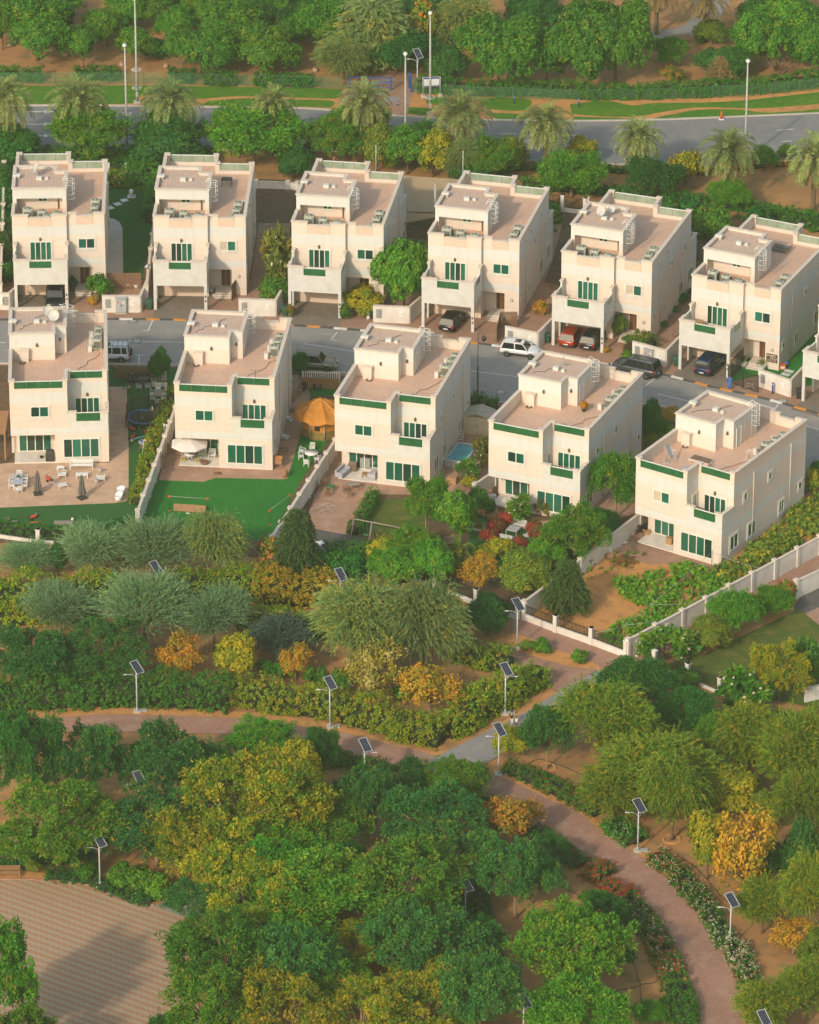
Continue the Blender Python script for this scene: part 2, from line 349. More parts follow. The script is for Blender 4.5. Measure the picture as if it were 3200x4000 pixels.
 d = HB(mir); d.on(('x', 5.85), 6.5, 0, RF + .1, 7.3, .03, RF + 2.0, 'white_stucco'); d.on(('x', 5.85), 6.44, 0, RF + .03, 6.5, .06, RF + 2.1, 'frame_white'); d.on(('x', 5.85), 7.3, 0, RF + .03, 7.36, .06, RF + 2.1, 'frame_white'); d.build('door', ph)
 d = HB(mir); d.on(('x', 5.85), 4.95, 0, RF + .05, 5.75, .02, RF + 2.1, 'peach'); d.build('door_recess', ph)
 window(ph, mir, ('-y', 4.7), 2.7, 3.7, 9.05, 9.85, 2, trim=.1)
 pp = HB(mir); pp.tube([(4.9, 4.55, RF + .1), (4.9, 4.55, 10.0)], .06, 'lamp_bronze'); pp.build('drain_pipe', ph)
 l = HB(mir); X = 5.98; yb, yt = 4.0, 4.55
 for yy in (yb, yt): l.tube([(X, yy, RF + .1), (X, yy, 11.9), (X - .25, yy, 12.05), (X - .5, yy, 11.9), (X - .5, yy, 11.3)], .03, 'white_metal', 5)
 zz = RF + .4
 while zz < 11.6: l.tube([(X, yb, zz), (X, yt, zz)], .022, 'white_metal', 4); zz += .32
 for zz in (9.6, 10.15, 10.7, 11.25, 11.8):
  l.tube([(X + .75 * math.sin(a), (yb + yt) / 2 - .38 * math.cos(a), zz) for a in [math.pi * i / 8 for i in range(9)]], .025, 'white_metal', 4)
 for a in (.25, .5, .75): l.tube([(X + .75 * math.sin(math.pi * a), (yb + yt) / 2 - .38 * math.cos(math.pi * a), zz) for zz in (9.6, 11.8)], .018, 'white_metal', 4)
 l.build('roof_ladder', h)
 G_, GR = ('y', HD), ('y', HDR)
 window(h, mir, G_, 2.1, 3.95, 5.35, 6.55, 2, curtain=[0] if 1 in curtains else None)
 window(h, mir, GR, 6.65, 9.15, 4.14, 6.4, 4, 'balcony_door')
 window(h, mir, G_, 5.35, 9.0, .65, 2.8, 4)
 window(h, mir, ('y', HD - 2.6), .75, 4.1, .2, 2.45, 4, 'terrace_door', trim=0)
 window(h, mir, ('x', XL), 15.1, 15.9, 4.3, 6.4, 2)
 railing(h, mir, G_, .5, XL - .45, RF + .45, HP - .08, 4); railing(h, mir, GR, XL + .3, HW - .5, RF + .45, HP - .08, 2)
 b = HB(mir); Wt = 'white_stucco'
 b.box(XL + .002, HD - .2, 4.1, 6.75, HD, 5.75, Wt); b.box(9.2, HD - .2, 4.1, HW, HD, 5.75, Wt); b.box(6.75, HD - .2, 4.1, 9.2, HD, 4.75, Wt); b.box(HW - .2, HDR, 4.1, HW, HD - .2, 5.75, Wt)
 b.box(XL - .0 + .004, HDR, 4.1, HW - .2, HD - .2, 4.13, 'roof_top')
 b.box(XL - .25, HD - .28, 5.75, 6.83, HD + .09, 5.9, C); b.box(9.12, HD - .28, 5.75, HW + .09, HD + .09, 5.9, C); b.box(HW - .28, HDR - .1, 5.75, HW + .09, HD - .28, 5.9, C)
 b.build('balcony', h); railing(h, mir, G_, 6.75, 9.2, 4.78, 5.68, 2)
 s = HB(mir); s.box(.3, HD - 2.6, 0, 4.498, HD - .05, .17, 'marble'); s.build('terrace_slab', h)
 St, Sr = ('-y', 0), ('-y', .44)
 window(h, mir, St, 1.86, 4.2, 4.14, 6.36, 4, 'balcony_door'); window(h, mir, Sr, 7.1, 8.9, 5.3, 6.5, 2, curtain=[0] if 2 in curtains else None)
 g = HB(mir); x0, x1, y0 = .2, 6.0, -3.7
 g.box(x0, y0, 0, x0 + .32, y0 + .32, 2.9, Wt); g.box(x1 - .32, y0, 0, x1, y0 + .32, 2.9, Wt); g.box(x0, -1.3, 0, x0 + .2, -.0, 2.9, Wt)
 g.box(x0, y0, 2.9, x1, -.0, 4.1, Wt); g.box(x0 + .2, y0 + .2, 4.1, x1 - .2, 0, 4.13, 'roof_top')
 for a, bb, zt in ((x0, 1.9, 5.75), (4.3, x1, 5.75), (1.9, 4.3, 4.85)): g.box(a, y0, 4.1, bb, y0 + .2, zt, Wt)
 for xa in (x0, x1 - .2): g.box(xa, y0 + .2, 4.1, xa + .2, -2.5, 5.75, Wt); g.box(xa, -2.5, 4.1, xa + .2, -.9, 4.85, Wt); g.box(xa, -.9, 4.1, xa + .2, -.0, 6.3, Wt)
 for a, bb in ((x0 - .09, 1.98), (4.22, x1 + .09)): g.box(a, y0 - .09, 5.75, bb, y0 + .29, 5.9, C)
 for xa in (x0, x1 - .2): g.box(xa - .09, y0 + .29, 5.75, xa + .29, -2.42, 5.9, C); g.box(xa - .09, -.98, 6.3, xa + .29, -.0, 6.45, C)
 gb = g.build('garage_balcony', h)
 railing(h, mir, ('-y', y0 + .02), 1.9, 4.3, 4.9, 5.68, 1); railing(h, mir, ('x', x1), -2.5, -.9, 4.9, 5.68, 1); railing(h, mir, ('-x', x0), -2.5, -.9, 4.9, 5.68, 1)
 gd = HB(mir); gd.on(St, .6, 0, 0.02, 5.6, .02, 2.6, 'peach'); gd.build('garage_wall', h)
 if not mir:
  d = HB(mir); d.on(('-y', 2), 7.1, 0, .45, 8.2, .05, 2.75, 'frame_white'); dd = d.build('front_door', h)
  d = HB(mir)
  for k in range(2):
   d.on(('-y', 2), 7.16 + .5 * k, .05, .47, 7.63 + .5 * k, .09, 2.7, 'door_wood')
   for zz in (.6, 1.3, 2.0): d.on(('-y', 2), 7.24 + .5 * k, .09, zz, 7.55 + .5 * k, .11, zz + .5, 'door_wood')
  d.build('door_leaf', dd)
  s = HB(mir)
  for k in range(3): s.box(6.6, .1 - .32 * k, 0, 8.38, 1.99 if k == 0 else .1 - .32 * (k - 1), .45 - .15 * k, 'cap')
  s.build('entrance_steps', h)
  pl = HB(mir); pl.tube([(9.2, .44, 2.3), (9.2, .36, 2.3)], .16, 'lamp_bronze', 12); pl.tube([(9.2, .37, 2.3), (9.2, .34, 2.3)], .11, 'white_metal', 12); pl.build('house_number_plate', h)
  a = HB(mir); a.box(x1 - .25, y0 - .03, 1.55, x1 - .08, y0, 1.8, 'lamp_bronze'); a.box(x1 - .25, y0 - .03, 1.05, x1 - .08, y0, 1.25, 'door_wood'); a.build('meter_box', h)
 Sx = ('x', HW)
 for u0, u1, z0, z1 in ((13.8, 15.4, 1.1, 2.7), (10.4, 11.9, 1.1, 2.6), (4.7, 5.7, 1.1, 2.5), (7.3, 8.0, 5.9, 6.7), (1.1, 1.8, 2.2, 3.0), (12.2, 12.9, 5.6, 6.5)):
  window(h, mir, Sx, u0, u1, z0, z1, 2 if u1 - u0 > .9 else 1)
 for u in (3.6, 11.0): pp = HB(mir); pp.tube([(HW + .06, u, .3), (HW + .06, u, 8.0)], .05, 'cap', 6); pp.box(HW, u - .08, 7.95, HW + .14, u + .08, 8.15, 'cap'); pp.build('rain_pipe', h)
 for x, y, z, fc in ((3.0, 0, 6.75, '-y'), (2.8, 9.4, 10.0, 'y'), (5.2, 7.9, 9.9, 'y'), (7.9, HDR, 6.85, 'y')):
  a = HB(mir); s_ = -1 if fc == '-y' else 1
  a.box(x - .05, y, z, x + .05, y + s_ * .12, z + .1, 'lamp_bronze'); a.lathe([(.03, .16), (.09, .06), (.12, -.05), (.09, -.22), (.04, -.26)], 8, 'lamp_bronze', (x, y + s_ * .16, z)); a.build('wall_lamp', h)
 return h
SCL = 1.14
FRONT = [(-35.815, 460.435, 3.0), (-21.023, 460.091, -5.9), (-6.664, 457.489, -14.9), (6.992, 452.451, -24.1), (19.725, 445.155, -33.2)]
BACK = [(-37.81, 496.714, 1.5), (-24.365, 496.601, -2.3), (-11.195, 495.391, -8.6), (1.755, 492.712, -14.0), (14.267, 488.615, -19.5), (26.258, 483.277, -25.2), (37.6, 476.4, -30.8)]
FL = ['white villa with white chairs and two closed grey parasols on its paved garden', 'white villa behind the bright green lawn and the open white parasol', 'white villa beside the orange tented gazebo', 'white villa with laundry on its balcony behind the red bushes', 'white villa with the vine covered strip along its side wall']
BL = ['white villa with a black car in its carport beside a lawn with stepping stones', 'white villa with an empty carport beside the lawn with stepping stones', 'white villa with yellow bush and big tree at its entrance', 'white villa with one black car and the brown shade sails beside it', 'white villa with a red and a black car in its carport', 'white villa with a blue car in its carport and a name sign by the door', 'white villa cut by the photo edge beyond the blue car']
HF, HBK = [], []
kinds = {}
def put_villa(mir, i, pose, label):
 key = (mir, (1,) if (mir and i == 4) else (2,) if (not mir and i in (1, 4)) else (), i)
 loc = (pose[0] * SCL, pose[1] * SCL, 0)
 nm = 'villa'
 if key not in kinds: kinds[key] = o = villa(mir, nm, label, 'garden side villas' if mir else 'street side villas', key[1])
 else: o = dup(kinds[key], label=label)
 o.location = loc; o.rotation_euler = (0, 0, R(pose[2])); return o
for i, p in enumerate(FRONT): HF.append(put_villa(True, i, p, FL[i]))
for i, p in enumerate(BACK): HBK.append(put_villa(False, i, p, BL[i]))
def at_villa(i, back, x, y, z=0):
 p = (BACK if back else FRONT)[i]; a = R(p[2])
 return Vector((p[0] * SCL + math.cos(a) * x - math.sin(a) * y, p[1] * SCL + math.sin(a) * x + math.cos(a) * y, z))
def yaw_of(i, back): return R((BACK if back else FRONT)[i][2])
ground_mat('sand', [(.42, .215, .080), (.32, .165, .068), (.20, .14, .06)], (.11, .6))
ground_mat('sand_orange', [(.56, .265, .085), (.46, .22, .075), (.32, .17, .065)], (.16, .9))
ground_mat('soil', [(.10, .065, .040), (.14, .085, .05), (.19, .12, .07)], (.3, 1.4))
ground_mat('grass', [(.045, .16, .008), (.080, .19, .010), (.15, .21, .016)], (.16, 1.1), bump=.8)
ground_mat('grass_dull', [(.055, .105, .012), (.10, .12, .02), (.16, .14, .03)], (.22, .9), bump=.8)
ground_mat('turf', [(.018, .165, .020), (.026, .195, .024), (.028, .135, .018)], (.16, 2.2), bump=.5, tile=(60, 2.1, (.86, .92, .86), 62, (.84, .90, .84)))
ground_mat('turf_dark', [(.024, .11, .022), (.034, .13, .026), (.05, .10, .03)], (.25, 1.5), bump=.5, tile=(60, 2.1, (.88, .92, .88), 86, (.86, .90, .86)))
ground_mat('lawn_dark', [(.012, .085, .014), (.02, .10, .016), (.03, .085, .02)], (.25, 1.2), bump=.8)
ground_mat('asphalt_grey', [(.27, .265, .26), (.23, .23, .23), (.30, .285, .265)], (.12, .5), tile=(.40, .20, (.62, .60, .58), 8, (.86, .86, .87)))
ground_mat('street_grey', [(.34, .325, .30), (.29, .28, .265), (.37, .345, .31)], (.13, .6), tile=(.40, .20, (.60, .58, .56), -12, (.84, .84, .85)))
ground_mat('brick', [(.40, .235, .16), (.34, .205, .145), (.42, .285, .205)], (.18, .7), tile=(.42, .21, (.66, .62, .58), 32, (.86, .82, .80)))
ground_mat('brick_path', [(.43, .235, .165), (.35, .205, .15), (.44, .29, .21)], (.14, .6), tile=(.36, .18, (.62, .58, .55), 38, (.84, .80, .78)))
ground_mat('path_grey', [(.33, .31, .30), (.28, .265, .26), (.37, .33, .30)], (.2, .8), tile=(.36, .18, (.66, .65, .64), 40, (.88, .88, .88)))
ground_mat('drive', [(.24, .20, .16), (.20, .165, .135), (.28, .22, .17)], (.3, 1.2), tile=(.42, .21, (.66, .62, .6), 10, (.86, .84, .82)))
ground_mat('terrace_tile', [(.58, .375, .25), (.52, .35, .24), (.60, .44, .33)], (.5, 1.4), tile=(1.3, 1.0, (.90, .88, .86), 2, (.84, .83, .82)))
ground_mat('terrace_brick', [(.46, .275, .19), (.40, .245, .175), (.50, .35, .26)], (.25, .8), tile=(.42, .21, (.68, .64, .6), -18, (.86, .83, .80)))
ground_mat('gravel', [(.16, .15, .14), (.12, .115, .11), (.2, .18, .16)], (1.2, 6), bump=1)
def plaza_mat():
 m = bpy.data.materials.new('plaza'); n, l, b = nodes(m); g = n.new('ShaderNodeNewGeometry')
 mp = n.new('ShaderNodeMapping'); mp.inputs['Rotation'].default_value = (0, 0, R(33)); l.new(g.outputs['Position'], mp.inputs[0]); sx = n.new('ShaderNodeSeparateXYZ'); l.new(mp.outputs[0], sx.inputs[0])
 def op(o, a, b_=None):
  q = n.new('ShaderNodeMath'); q.operation = o
  for s, v in ((q.inputs[0], a), (q.inputs[1], b_)):
   if v is None: continue
   if isinstance(v, (int, float)): s.default_value = v
   else: l.new(v, s)
  return q.outputs[0]
 zz = op('PINGPONG', op('MULTIPLY', sx.outputs[0], 1.6), .5); v = op('FRACT', op('ADD', op('MULTIPLY', sx.outputs[1], 1.22), op('MULTIPLY', zz, .32)))
 nz = n.new('ShaderNodeTexNoise'); nz.inputs['Scale'].default_value = .25; nz.inputs['Detail'].default_value = 7; l.new(g.outputs['Position'], nz.inputs['Vector'])
 n2 = n.new('ShaderNodeTexNoise'); n2.inputs['Scale'].default_value = 5; l.new(g.outputs['Position'], n2.inputs['Vector'])
 red = mix(n, l, nz.outputs[0], (.42, .205, .115), (.36, .20, .125)); sand = mix(n, l, nz.outputs[0], (.44, .34, .22), (.35, .29, .20))
 c = mix(n, l, op('GREATER_THAN', v, .5), red, sand); c = mix(n, l, op('MULTIPLY', n2.outputs[0], .35), c, (.26, .19, .13))
 l.new(c, b.inputs['Base Color']); b.inputs['Roughness'].default_value = .9; b.inputs['Specular IOR Level'].default_value = .2; M['plaza'] = m
plaza_mat()
ground_mat('kerb_mat', [(.50, .46, .40), (.42, .39, .35), (.55, .5, .44)], (.5, 2))
mat('paint_white', (.72, .71, .68), .8, (.55, .54, .51), 2); mat('paint_orange', (.62, .25, .03), .8, (.5, .2, .03), 2); mat('paint_black', (.05, .05, .05), .8, (.09, .085, .08), 2)
SHEETS = []
def level(pts):
 bb = (min(p.x for p in pts), min(p.y for p in pts), max(p.x for p in pts), max(p.y for p in pts))
 k = 1 + max([l for q, l in SHEETS if q[0] < bb[2] and bb[0] < q[2] and q[1] < bb[3] and bb[1] < q[3]], default=0)
 SHEETS.append((bb, k)); return .004 * k
def sheet_of(name, pts, z, m):
 from mathutils.geometry import tessellate_polygon
 b = MB(); q = [Vector((p.x, p.y, z)) for p in pts]; tr = []
 for a in tessellate_polygon([q]):
  n = (q[a[1]] - q[a[0]]).cross(q[a[2]] - q[a[0]]); tr.append(tuple(a) if n.z > 0 else tuple(a)[::-1])
 b.add(q, tr, m); return tag(b.build(name, fix=False), kind='structure')
def flat(name, poly, m):
 pts = [G(x, y) for x, y in poly]; z = level(pts)
 return sheet_of(name, pts, z, m)
big = MB()
big.sheet([(-1500, 250), (1500, 250), (1500, 3500), (-1500, 3500)], 0, 'sand'); tag(big.build('ground'), kind='structure')
def ribbon(c, wd):
 n = len(c); L = []; Rr = []
 for i in range(n):
  t = (c[min(i + 1, n - 1)] - c[max(i - 1, 0)]); t.z = 0; t.normalize(); q = Vector((-t.y, t.x, 0)) * wd / 2
  L.append(c[i] + q); Rr.append(c[i] - q)
 return L + Rr[::-1]
def smooth(pts, k=6):
 P = [Vector((p[0], p[1], 0)) for p in pts]; out = []
 for i in range(len(P) - 1):
  a, b, c, d_ = P[max(i - 1, 0)], P[i], P[i + 1], P[min(i + 2, len(P) - 1)]
  for j in range(k):
   t = j / k; out.append(.5 * ((2 * b) + (c - a) * t + (2 * a - 5 * b + 4 * c - d_) * t * t + (3 * b - a - 3 * c + d_) * t ** 3))
 return [(p.x, p.y) for p in out] + [tuple(P[-1][:2])]
RT = [(-90, 223), (200, 223), (420, 226), (640, 229), (770, 239), (860, 246), (960, 251), (1100, 254), (1250, 255), (1400, 252), (1560, 246), (1840, 234)]
RB = [(1840, 328), (1500, 348), (1280, 346), (1100, 338), (900, 326), (600, 318), (-90, 318)]
flat('road', smooth(RT) + smooth(RB), 'asphalt_grey')
SAND2 = 'sand_orange'
flat('sand_verge', [(-90, 186), (700, 190), (730, 205), (722, 232), (640, 227), (420, 224), (200, 221), (-90, 221)], SAND2)
flat('sand_verge', [(850, 190), (1000, 196), (1330, 212), (1560, 205), (1840, 178), (1840, 232), (1560, 244), (1400, 250), (1250, 253), (1100, 252), (960, 249), (860, 244)], SAND2)
flat('verge_grass', smooth([(-90, 178), (120, 181), (300, 180), (420, 182), (560, 184), (700, 187), (724, 194), (708, 207), (640, 206), (500, 203), (420, 208), (340, 206), (330, 196), (290, 206), (300, 214), (250, 219), (60, 219), (-90, 219)]), 'grass')
flat('verge_grass', smooth([(440, 213), (520, 207), (640, 210), (700, 213), (695, 226), (640, 225), (420, 222)]), 'grass')
flat('verge_grass', smooth([(1013, 208), (1060, 206), (1116, 210), (1112, 228), (1090, 234), (1027, 229), (1010, 220)]), 'grass')
flat('verge_grass', smooth([(1023, 237), (1103, 241), (1108, 252), (1047, 251)]), 'grass')
flat('verge_grass', smooth([(896, 203), (941, 206), (938, 222), (898, 218)]), 'grass'); flat('verge_grass', smooth([(858, 225), (905, 229), (905, 242), (860, 240)]), 'grass')
flat('verge_grass', smooth([(1200, 219), (1280, 213), (1331, 222), (1380, 217), (1480, 216), (1569, 211), (1725, 194), (1840, 182), (1840, 208), (1725, 219), (1600, 228), (1480, 226), (1420, 232), (1338, 245), (1270, 245), (1204, 240)]), 'grass')
flat('verge_grass', smooth([(1366, 252), (1420, 240), (1476, 231), (1560, 231), (1607, 237), (1680, 234), (1725, 229), (1840, 214), (1840, 230), (1725, 240), (1560, 244), (1480, 250)]), 'grass')
flat('verge_grass', smooth([(1210, 246), (1290, 248), (1340, 252), (1280, 253), (1205, 252)]), 'grass')
ent = [(721, 192), (776, 164), (827, 144), (845, 160), (851, 175), (870, 196), (858, 238), (827, 241), (721, 216)]
flat('entrance_path', ent, 'brick')
eb = MB(); eb_z = level([G(*u) for u in ent])
ex = Vector((math.cos(R(-14)), math.sin(R(-14)), 0)); ey = Vector((-ex.y, ex.x, 0)); e0 = G(728, 232)
for i in range(-4, 9):
 for j in range(-1, 12):
  if (i + j) % 2: continue
  c = e0 + ex * (i * 1.75) + ey * (j * 1.75); z = eb_z
  px = [c + ex * a + ey * b for a, b in ((0, 0), (1.75, 0), (1.75, 1.75), (0, 1.75))]
  ok = True
  for q in px:
   inside = False; P = [G(*u) for u in ent]
   for k in range(len(P)):
    a, b = P[k], P[k - 1]
    if (a.y > q.y) != (b.y > q.y) and q.x < (b.x - a.x) * (q.y - a.y) / (b.y - a.y) + a.x: inside = not inside
   ok = ok and inside
  if ok: eb.add([(q.x, q.y, z) for q in px], [(0, 1, 2, 3)], 'path_grey')
tag(eb.build('entrance_path_squares'), kind='structure')
flat('park_path', smooth([(1300, 98), (1346, 93), (1400, 90), (1455, 76), (1490, 56), (1514, 38), (1540, -20), (1470, -20), (1456, 38), (1420, 60), (1346, 68), (1300, 72)]), 'path_grey')
flat('sand_path', [(-90, 327), (620, 331), (1000, 352), (1300, 385), (1500, 420), (1840, 470), (1840, 330), (1500, 350), (1280, 348), (1100, 340), (900, 328), (600, 320), (-90, 320)], 'sand')
def kerb(pts, wd, ht, m, name='kerb', z0=0):
 c = [G(x, y) for x, y in pts]; rb = ribbon(c, wd)
 n = len(c); k = MB(); top = [(p.x, p.y) for p in rb]
 for i in range(n - 1): k.prism([top[i], top[i + 1], top[2 * n - 2 - i], top[2 * n - 1 - i]][::-1], z0, ht, m)
 return tag(k.build(name), kind='structure')
kerb(smooth(RT, 4), .25, .13, 'kerb_mat'); kerb(smooth(RB, 4), .25, .13, 'kerb_mat')
mk = MB()
def stroke(x0, y0, x1, y1, wd=.14, m='paint_white', z=.03):
 a, b = G(x0, y0), G(x1, y1); t = (b - a); t.normalize(); q = Vector((-t.y, t.x, 0)) * wd / 2
 mk.add([(*(p[:2]), z) for p in (a + q, b + q, b - q, a - q)], [(0, 1, 2, 3)], m)
def arrow(x0, y0, x1, y1, z=.03):
 stroke(x0, y0, x1, y1, .22); a, b = G(x0, y0), G(x1, y1); t = (b - a).normalized(); q = Vector((-t.y, t.x, 0))
 mk.add([(*(p[:2]), z) for p in (b + q * .5, b + t * 1.5, b - q * .5)], [(0, 1, 2)], 'paint_white')
for x0, y0, x1, y1 in ((58, 236, 93, 235.5), (58, 262, 93, 262), (66, 286, 93, 286)): arrow(x0, y0, x1, y1)
for x0, y0, x1, y1 in ((98, 286, 132, 286.5), (0, 287, 20, 287), (452, 252, 480, 252.5), (1048, 281, 1088, 282.5), (1202, 285, 1232, 287), (1370, 286, 1384, 285.5), (1635.6, 275, 1672, 272), (1648, 299, 1668, 297), (1536, 281, 1570, 280), (1645, 322, 1668, 320), (555, 290, 590, 291)): stroke(x0, y0, x1, y1)
ST = [(-90, 674), (0, 674), (227, 673), (392, 675), (614, 686), (764, 697), (992, 722), (1190, 752), (1388, 788), (1493, 814), (1613, 841), (1723, 872), (1840, 905)]
SB = [(1840, 1030), (1701, 998), (1560, 925), (1386, 854), (1060, 848), (992, 841), (850, 805), (714, 785), (500, 775), (240, 767), (-90, 766)]
flat('pavement', [(-90, 590), (230, 590), (560, 590), (900, 600), (1130, 600), (1300, 640), (1480, 690), (1840, 800), (1840, 910)] + ST[::-1], 'brick')
flat('pavement', [(-90, 764), (240, 765), (500, 773), (714, 783), (850, 803), (992, 838), (1060, 845), (1386, 851), (1560, 922), (1701, 995), (1840, 1027), (1840, 1060), (1700, 1020), (1540, 960), (1380, 880), (1060, 866), (980, 858), (840, 818), (700, 797), (500, 785), (230, 780), (-90, 780)], 'brick')
flat('lane', smooth(ST, 5) + smooth(SB, 5), 'street_grey')
c = [G(x, y) for x, y in smooth(ST, 24)]; acc = [0]
for i in range(1, len(c)): acc.append(acc[-1] + (c[i] - c[i - 1]).length)
def along(s):
 i = max(0, min(len(acc) - 2, next((k for k in range(len(acc) - 1) if acc[k + 1] > s), len(acc) - 2)))
 return c[i].lerp(c[i + 1], (s - acc[i]) / (acc[i + 1] - acc[i]))
kb = MB(); s_ = 0; k = 0
def sheet_x(p): return (1600 + FPX * p.x / (p.y * cp + CAM_H * sp)) / DS
while s_ < acc[-1] - 1.6:
 a, b = along(s_), along(s_ + 1.45); t = (b - a).normalized(); q = Vector((-t.y, t.x, 0)) * .14
 x = sheet_x(a); light = 'paint_white' if (680 < x < 790 or 985 < x < 1130 or 1360 < x < 1440 or 1580 < x < 1640 or 225 < x < 262) else 'paint_orange'
 kb.prism([tuple((a - q)[:2]), tuple((b - q)[:2]), tuple((b + q)[:2]), tuple((a + q)[:2])], 0, .14, 'paint_black' if k % 2 else light); s_ += 1.46; k += 1
tag(kb.build('kerb'), kind='structure')
kerb(smooth([(p[0], p[1]) for p in SB[::-1]], 4), .25, .12, 'kerb_mat')
for q in ((322, 674, 312, 697), (312, 697, 300, 697), (232, 718, 388, 721), (640, 724, 757, 742), (710, 700, 697, 716), (697, 716, 709, 717), (992, 781, 1130, 799), (1008, 838, 1052, 846), (1385, 830, 1600, 880), (1393, 786, 1360, 813), (1360, 813, 1345, 813), (1683, 892, 1725, 905), (1640, 850, 1625, 872), (0, 722, 12, 722), (285, 748, 305, 748), (293, 748, 293, 770)): stroke(*q, wd=.12)
tag(mk.build('road_marking'), kind='structure')
mat('iron', (.09, .09, .09), .6, (.13, .12, .11), 10)
for x, y, lb in ((288, 719, 'square iron drain cover in the lane by the white car'), (1648, 845, 'square iron drain cover by the kerb near the last villa'), (932, 280, 'iron drain cover in the road behind the palms'), (1055, 826, 'square iron drain cover in the lane near the black street lamp'), (280, 676, 'iron gully grate at the kerb below the utility cabinet')):
 m_ = MB(); m_.box(-.5, -.5, 0, .5, .5, .012, 'iron'); m_.box(-.38, -.38, .012, .38, .38, .018, 'steel_grey')
 tag(m_.build('drain_cover', None, G(x, y) + Vector((0, 0, .03)), R(-8)), lb, 'drain cover')
flat('plot_soil', [(-40, 590), (-40, 360), (220, 360), (620, 380), (870, 395), (1160, 430), (1460, 480), (1840, 580), (1840, 780), (1480, 680), (1300, 630), (1130, 590), (900, 590)], 'soil')
flat('lawn', [(218, 392), (330, 392), (322, 470), (300, 588), (218, 588)], 'lawn_dark')
flat('side_path', [(218, 458), (240, 461), (252, 468), (258, 480), (260, 590), (218, 590)], 'kerb_mat')
flat('side_path', [(545, 470), (612, 470), (600, 640), (520, 640), (528, 590)], 'brick')
flat('side_path', [(1085, 480), (1185, 470), (1160, 560), (1110, 680), (1050, 680)], 'brick')
flat('side_path', [(1440, 570), (1500, 600), (1420, 720), (1300, 700)], 'brick')
flat('turf', [(1600, 770), (1725, 690), (1840, 720), (1840, 790), (1690, 815), (1618, 800)], 'turf')
flat('turf', [(1540, 805), (1600, 790), (1618, 765), (1560, 730)], 'turf')
def plan_flat(name, i, back, poly, m):
 pts = [at_villa(i, back, x, y) for x, y in poly]; z = level(pts)
 return sheet_of(name, pts, z, m)
for i in range(7): plan_flat('driveway', i, True, [(.2, -6.2), (6.1, -6.2), (6.1, -.02), (.2, -.02)], 'drive' if i in (0, 1, 2, 5, 6) else 'brick')
flat('garden_soil', [(-60, 770), (240, 770), (500, 778), (714, 790), (992, 850), (1060, 856), (1380, 870), (1725, 1010), (1725, 1150), (1315, 1380), (1090, 1300), (985, 1260), (640, 1180), (-60, 1140)], 'soil')
flat('turf', [(226, 775), (372, 775), (375, 850), (350, 890), (293, 1090), (285, 1120), (-60, 1132), (-60, 1068), (226, 1060)], 'turf_dark')
flat('terrace', [(-60, 985), (20, 975), (231, 975), (231, 815), (267, 815), (271, 940), (271, 1046), (266, 1056), (241, 1060), (-60, 1072)], 'terrace_tile')
flat('turf', [(322, 1010), (600, 985), (625, 915), (700, 905), (712, 880), (690, 930), (630, 1020), (572, 1132), (560, 1140), (290, 1130)], 'turf')
flat('terrace', smooth([(335, 1012), (430, 1015)], 2) + [(454, 1007), (593, 1010), (605, 1009), (626, 940), (654, 834), (640, 790), (600, 790), (360, 930), (345, 975)], 'terrace_brick')
flat('turf', [(652, 834), (660, 800), (720, 800), (720, 834)], 'turf')
flat('terrace', [(705, 930), (676, 1018), (637, 1108), (739, 1130), (760, 1080), (798, 1042), (890, 1042), (1000, 1060), (1040, 1000), (1060, 870), (985, 870), (900, 960)], 'terrace_brick')
flat('lawn', [(798, 1052), (900, 1052), (900, 1130), (745, 1130)], 'grass_dull')
flat('gravel_bed', [(637, 1110), (760, 1132), (800, 1160), (660, 1165), (600, 1150)], 'gravel')
flat('lawn', [(990, 1075), (1140, 1110), (1260, 1100), (1300, 1180), (1150, 1225), (985, 1190)], 'lawn_dark')
flat('terrace', [(1030, 1010), (1050, 1080), (1120, 1100), (1220, 1090), (1270, 1030), (1345, 900), (1345, 1080), (1250, 1110), (1190, 1100), (1130, 1125), (1000, 1080)], 'terrace_brick')
flat('garden_sand', [(1160, 1230), (1190, 1190), (1345, 1080), (1360, 1130), (1520, 1190), (1725, 1020), (1725, 1152), (1318, 1382), (1092, 1300)], 'sand_orange')
flat('terrace', smooth([(1286, 1160), (1300, 1140), (1338, 1080)], 3) + [(1350, 1110), (1517, 1196), (1500, 1203), (1440, 1195), (1398, 1188), (1366, 1190), (1322, 1176)], 'brick')
flat('alley', [(1318, 1386), (1330, 1360), (1660, 1205), (1840, 1110), (1840, 1180), (1690, 1228), (1520, 1310), (1375, 1400)], 'brick')
flat('lawn', [(1375, 1405), (1480, 1380), (1680, 1285), (1840, 1200), (1840, 1520), (1520, 1450)], 'grass_dull')
flat('gravel_bed', [(1668, 1280), (1690, 1258), (1840, 1180), (1840, 1262), (1715, 1300)], 'gravel')
flat('terrace', [(1696, 1294), (1840, 1225), (1840, 1350), (1725, 1318)], 'terrace_brick')
flat('pavement', [(1078, 1308), (1089, 1302), (1318, 1387), (1375, 1402), (1430, 1430), (1258, 1500), (1170, 1452), (1258, 1410), (1170, 1372), (1080, 1345)], 'brick_path')
flat('sand_bed', smooth([(1040, 1350), (1090, 1338), (1180, 1372), (1262, 1404), (1240, 1416), (1160, 1394), (1060, 1372)]), 'sand_orange')
flat('park_path', smooth([(-60, 1270), (240, 1278), (540, 1282), (680, 1302), (985, 1345), (1090, 1372), (1170, 1398), (1258, 1412)]) + smooth([(1175, 1455), (1130, 1440), (1080, 1402), (985, 1362), (680, 1322), (540, 1298), (240, 1292), (-60, 1284)]), 'brick_path')
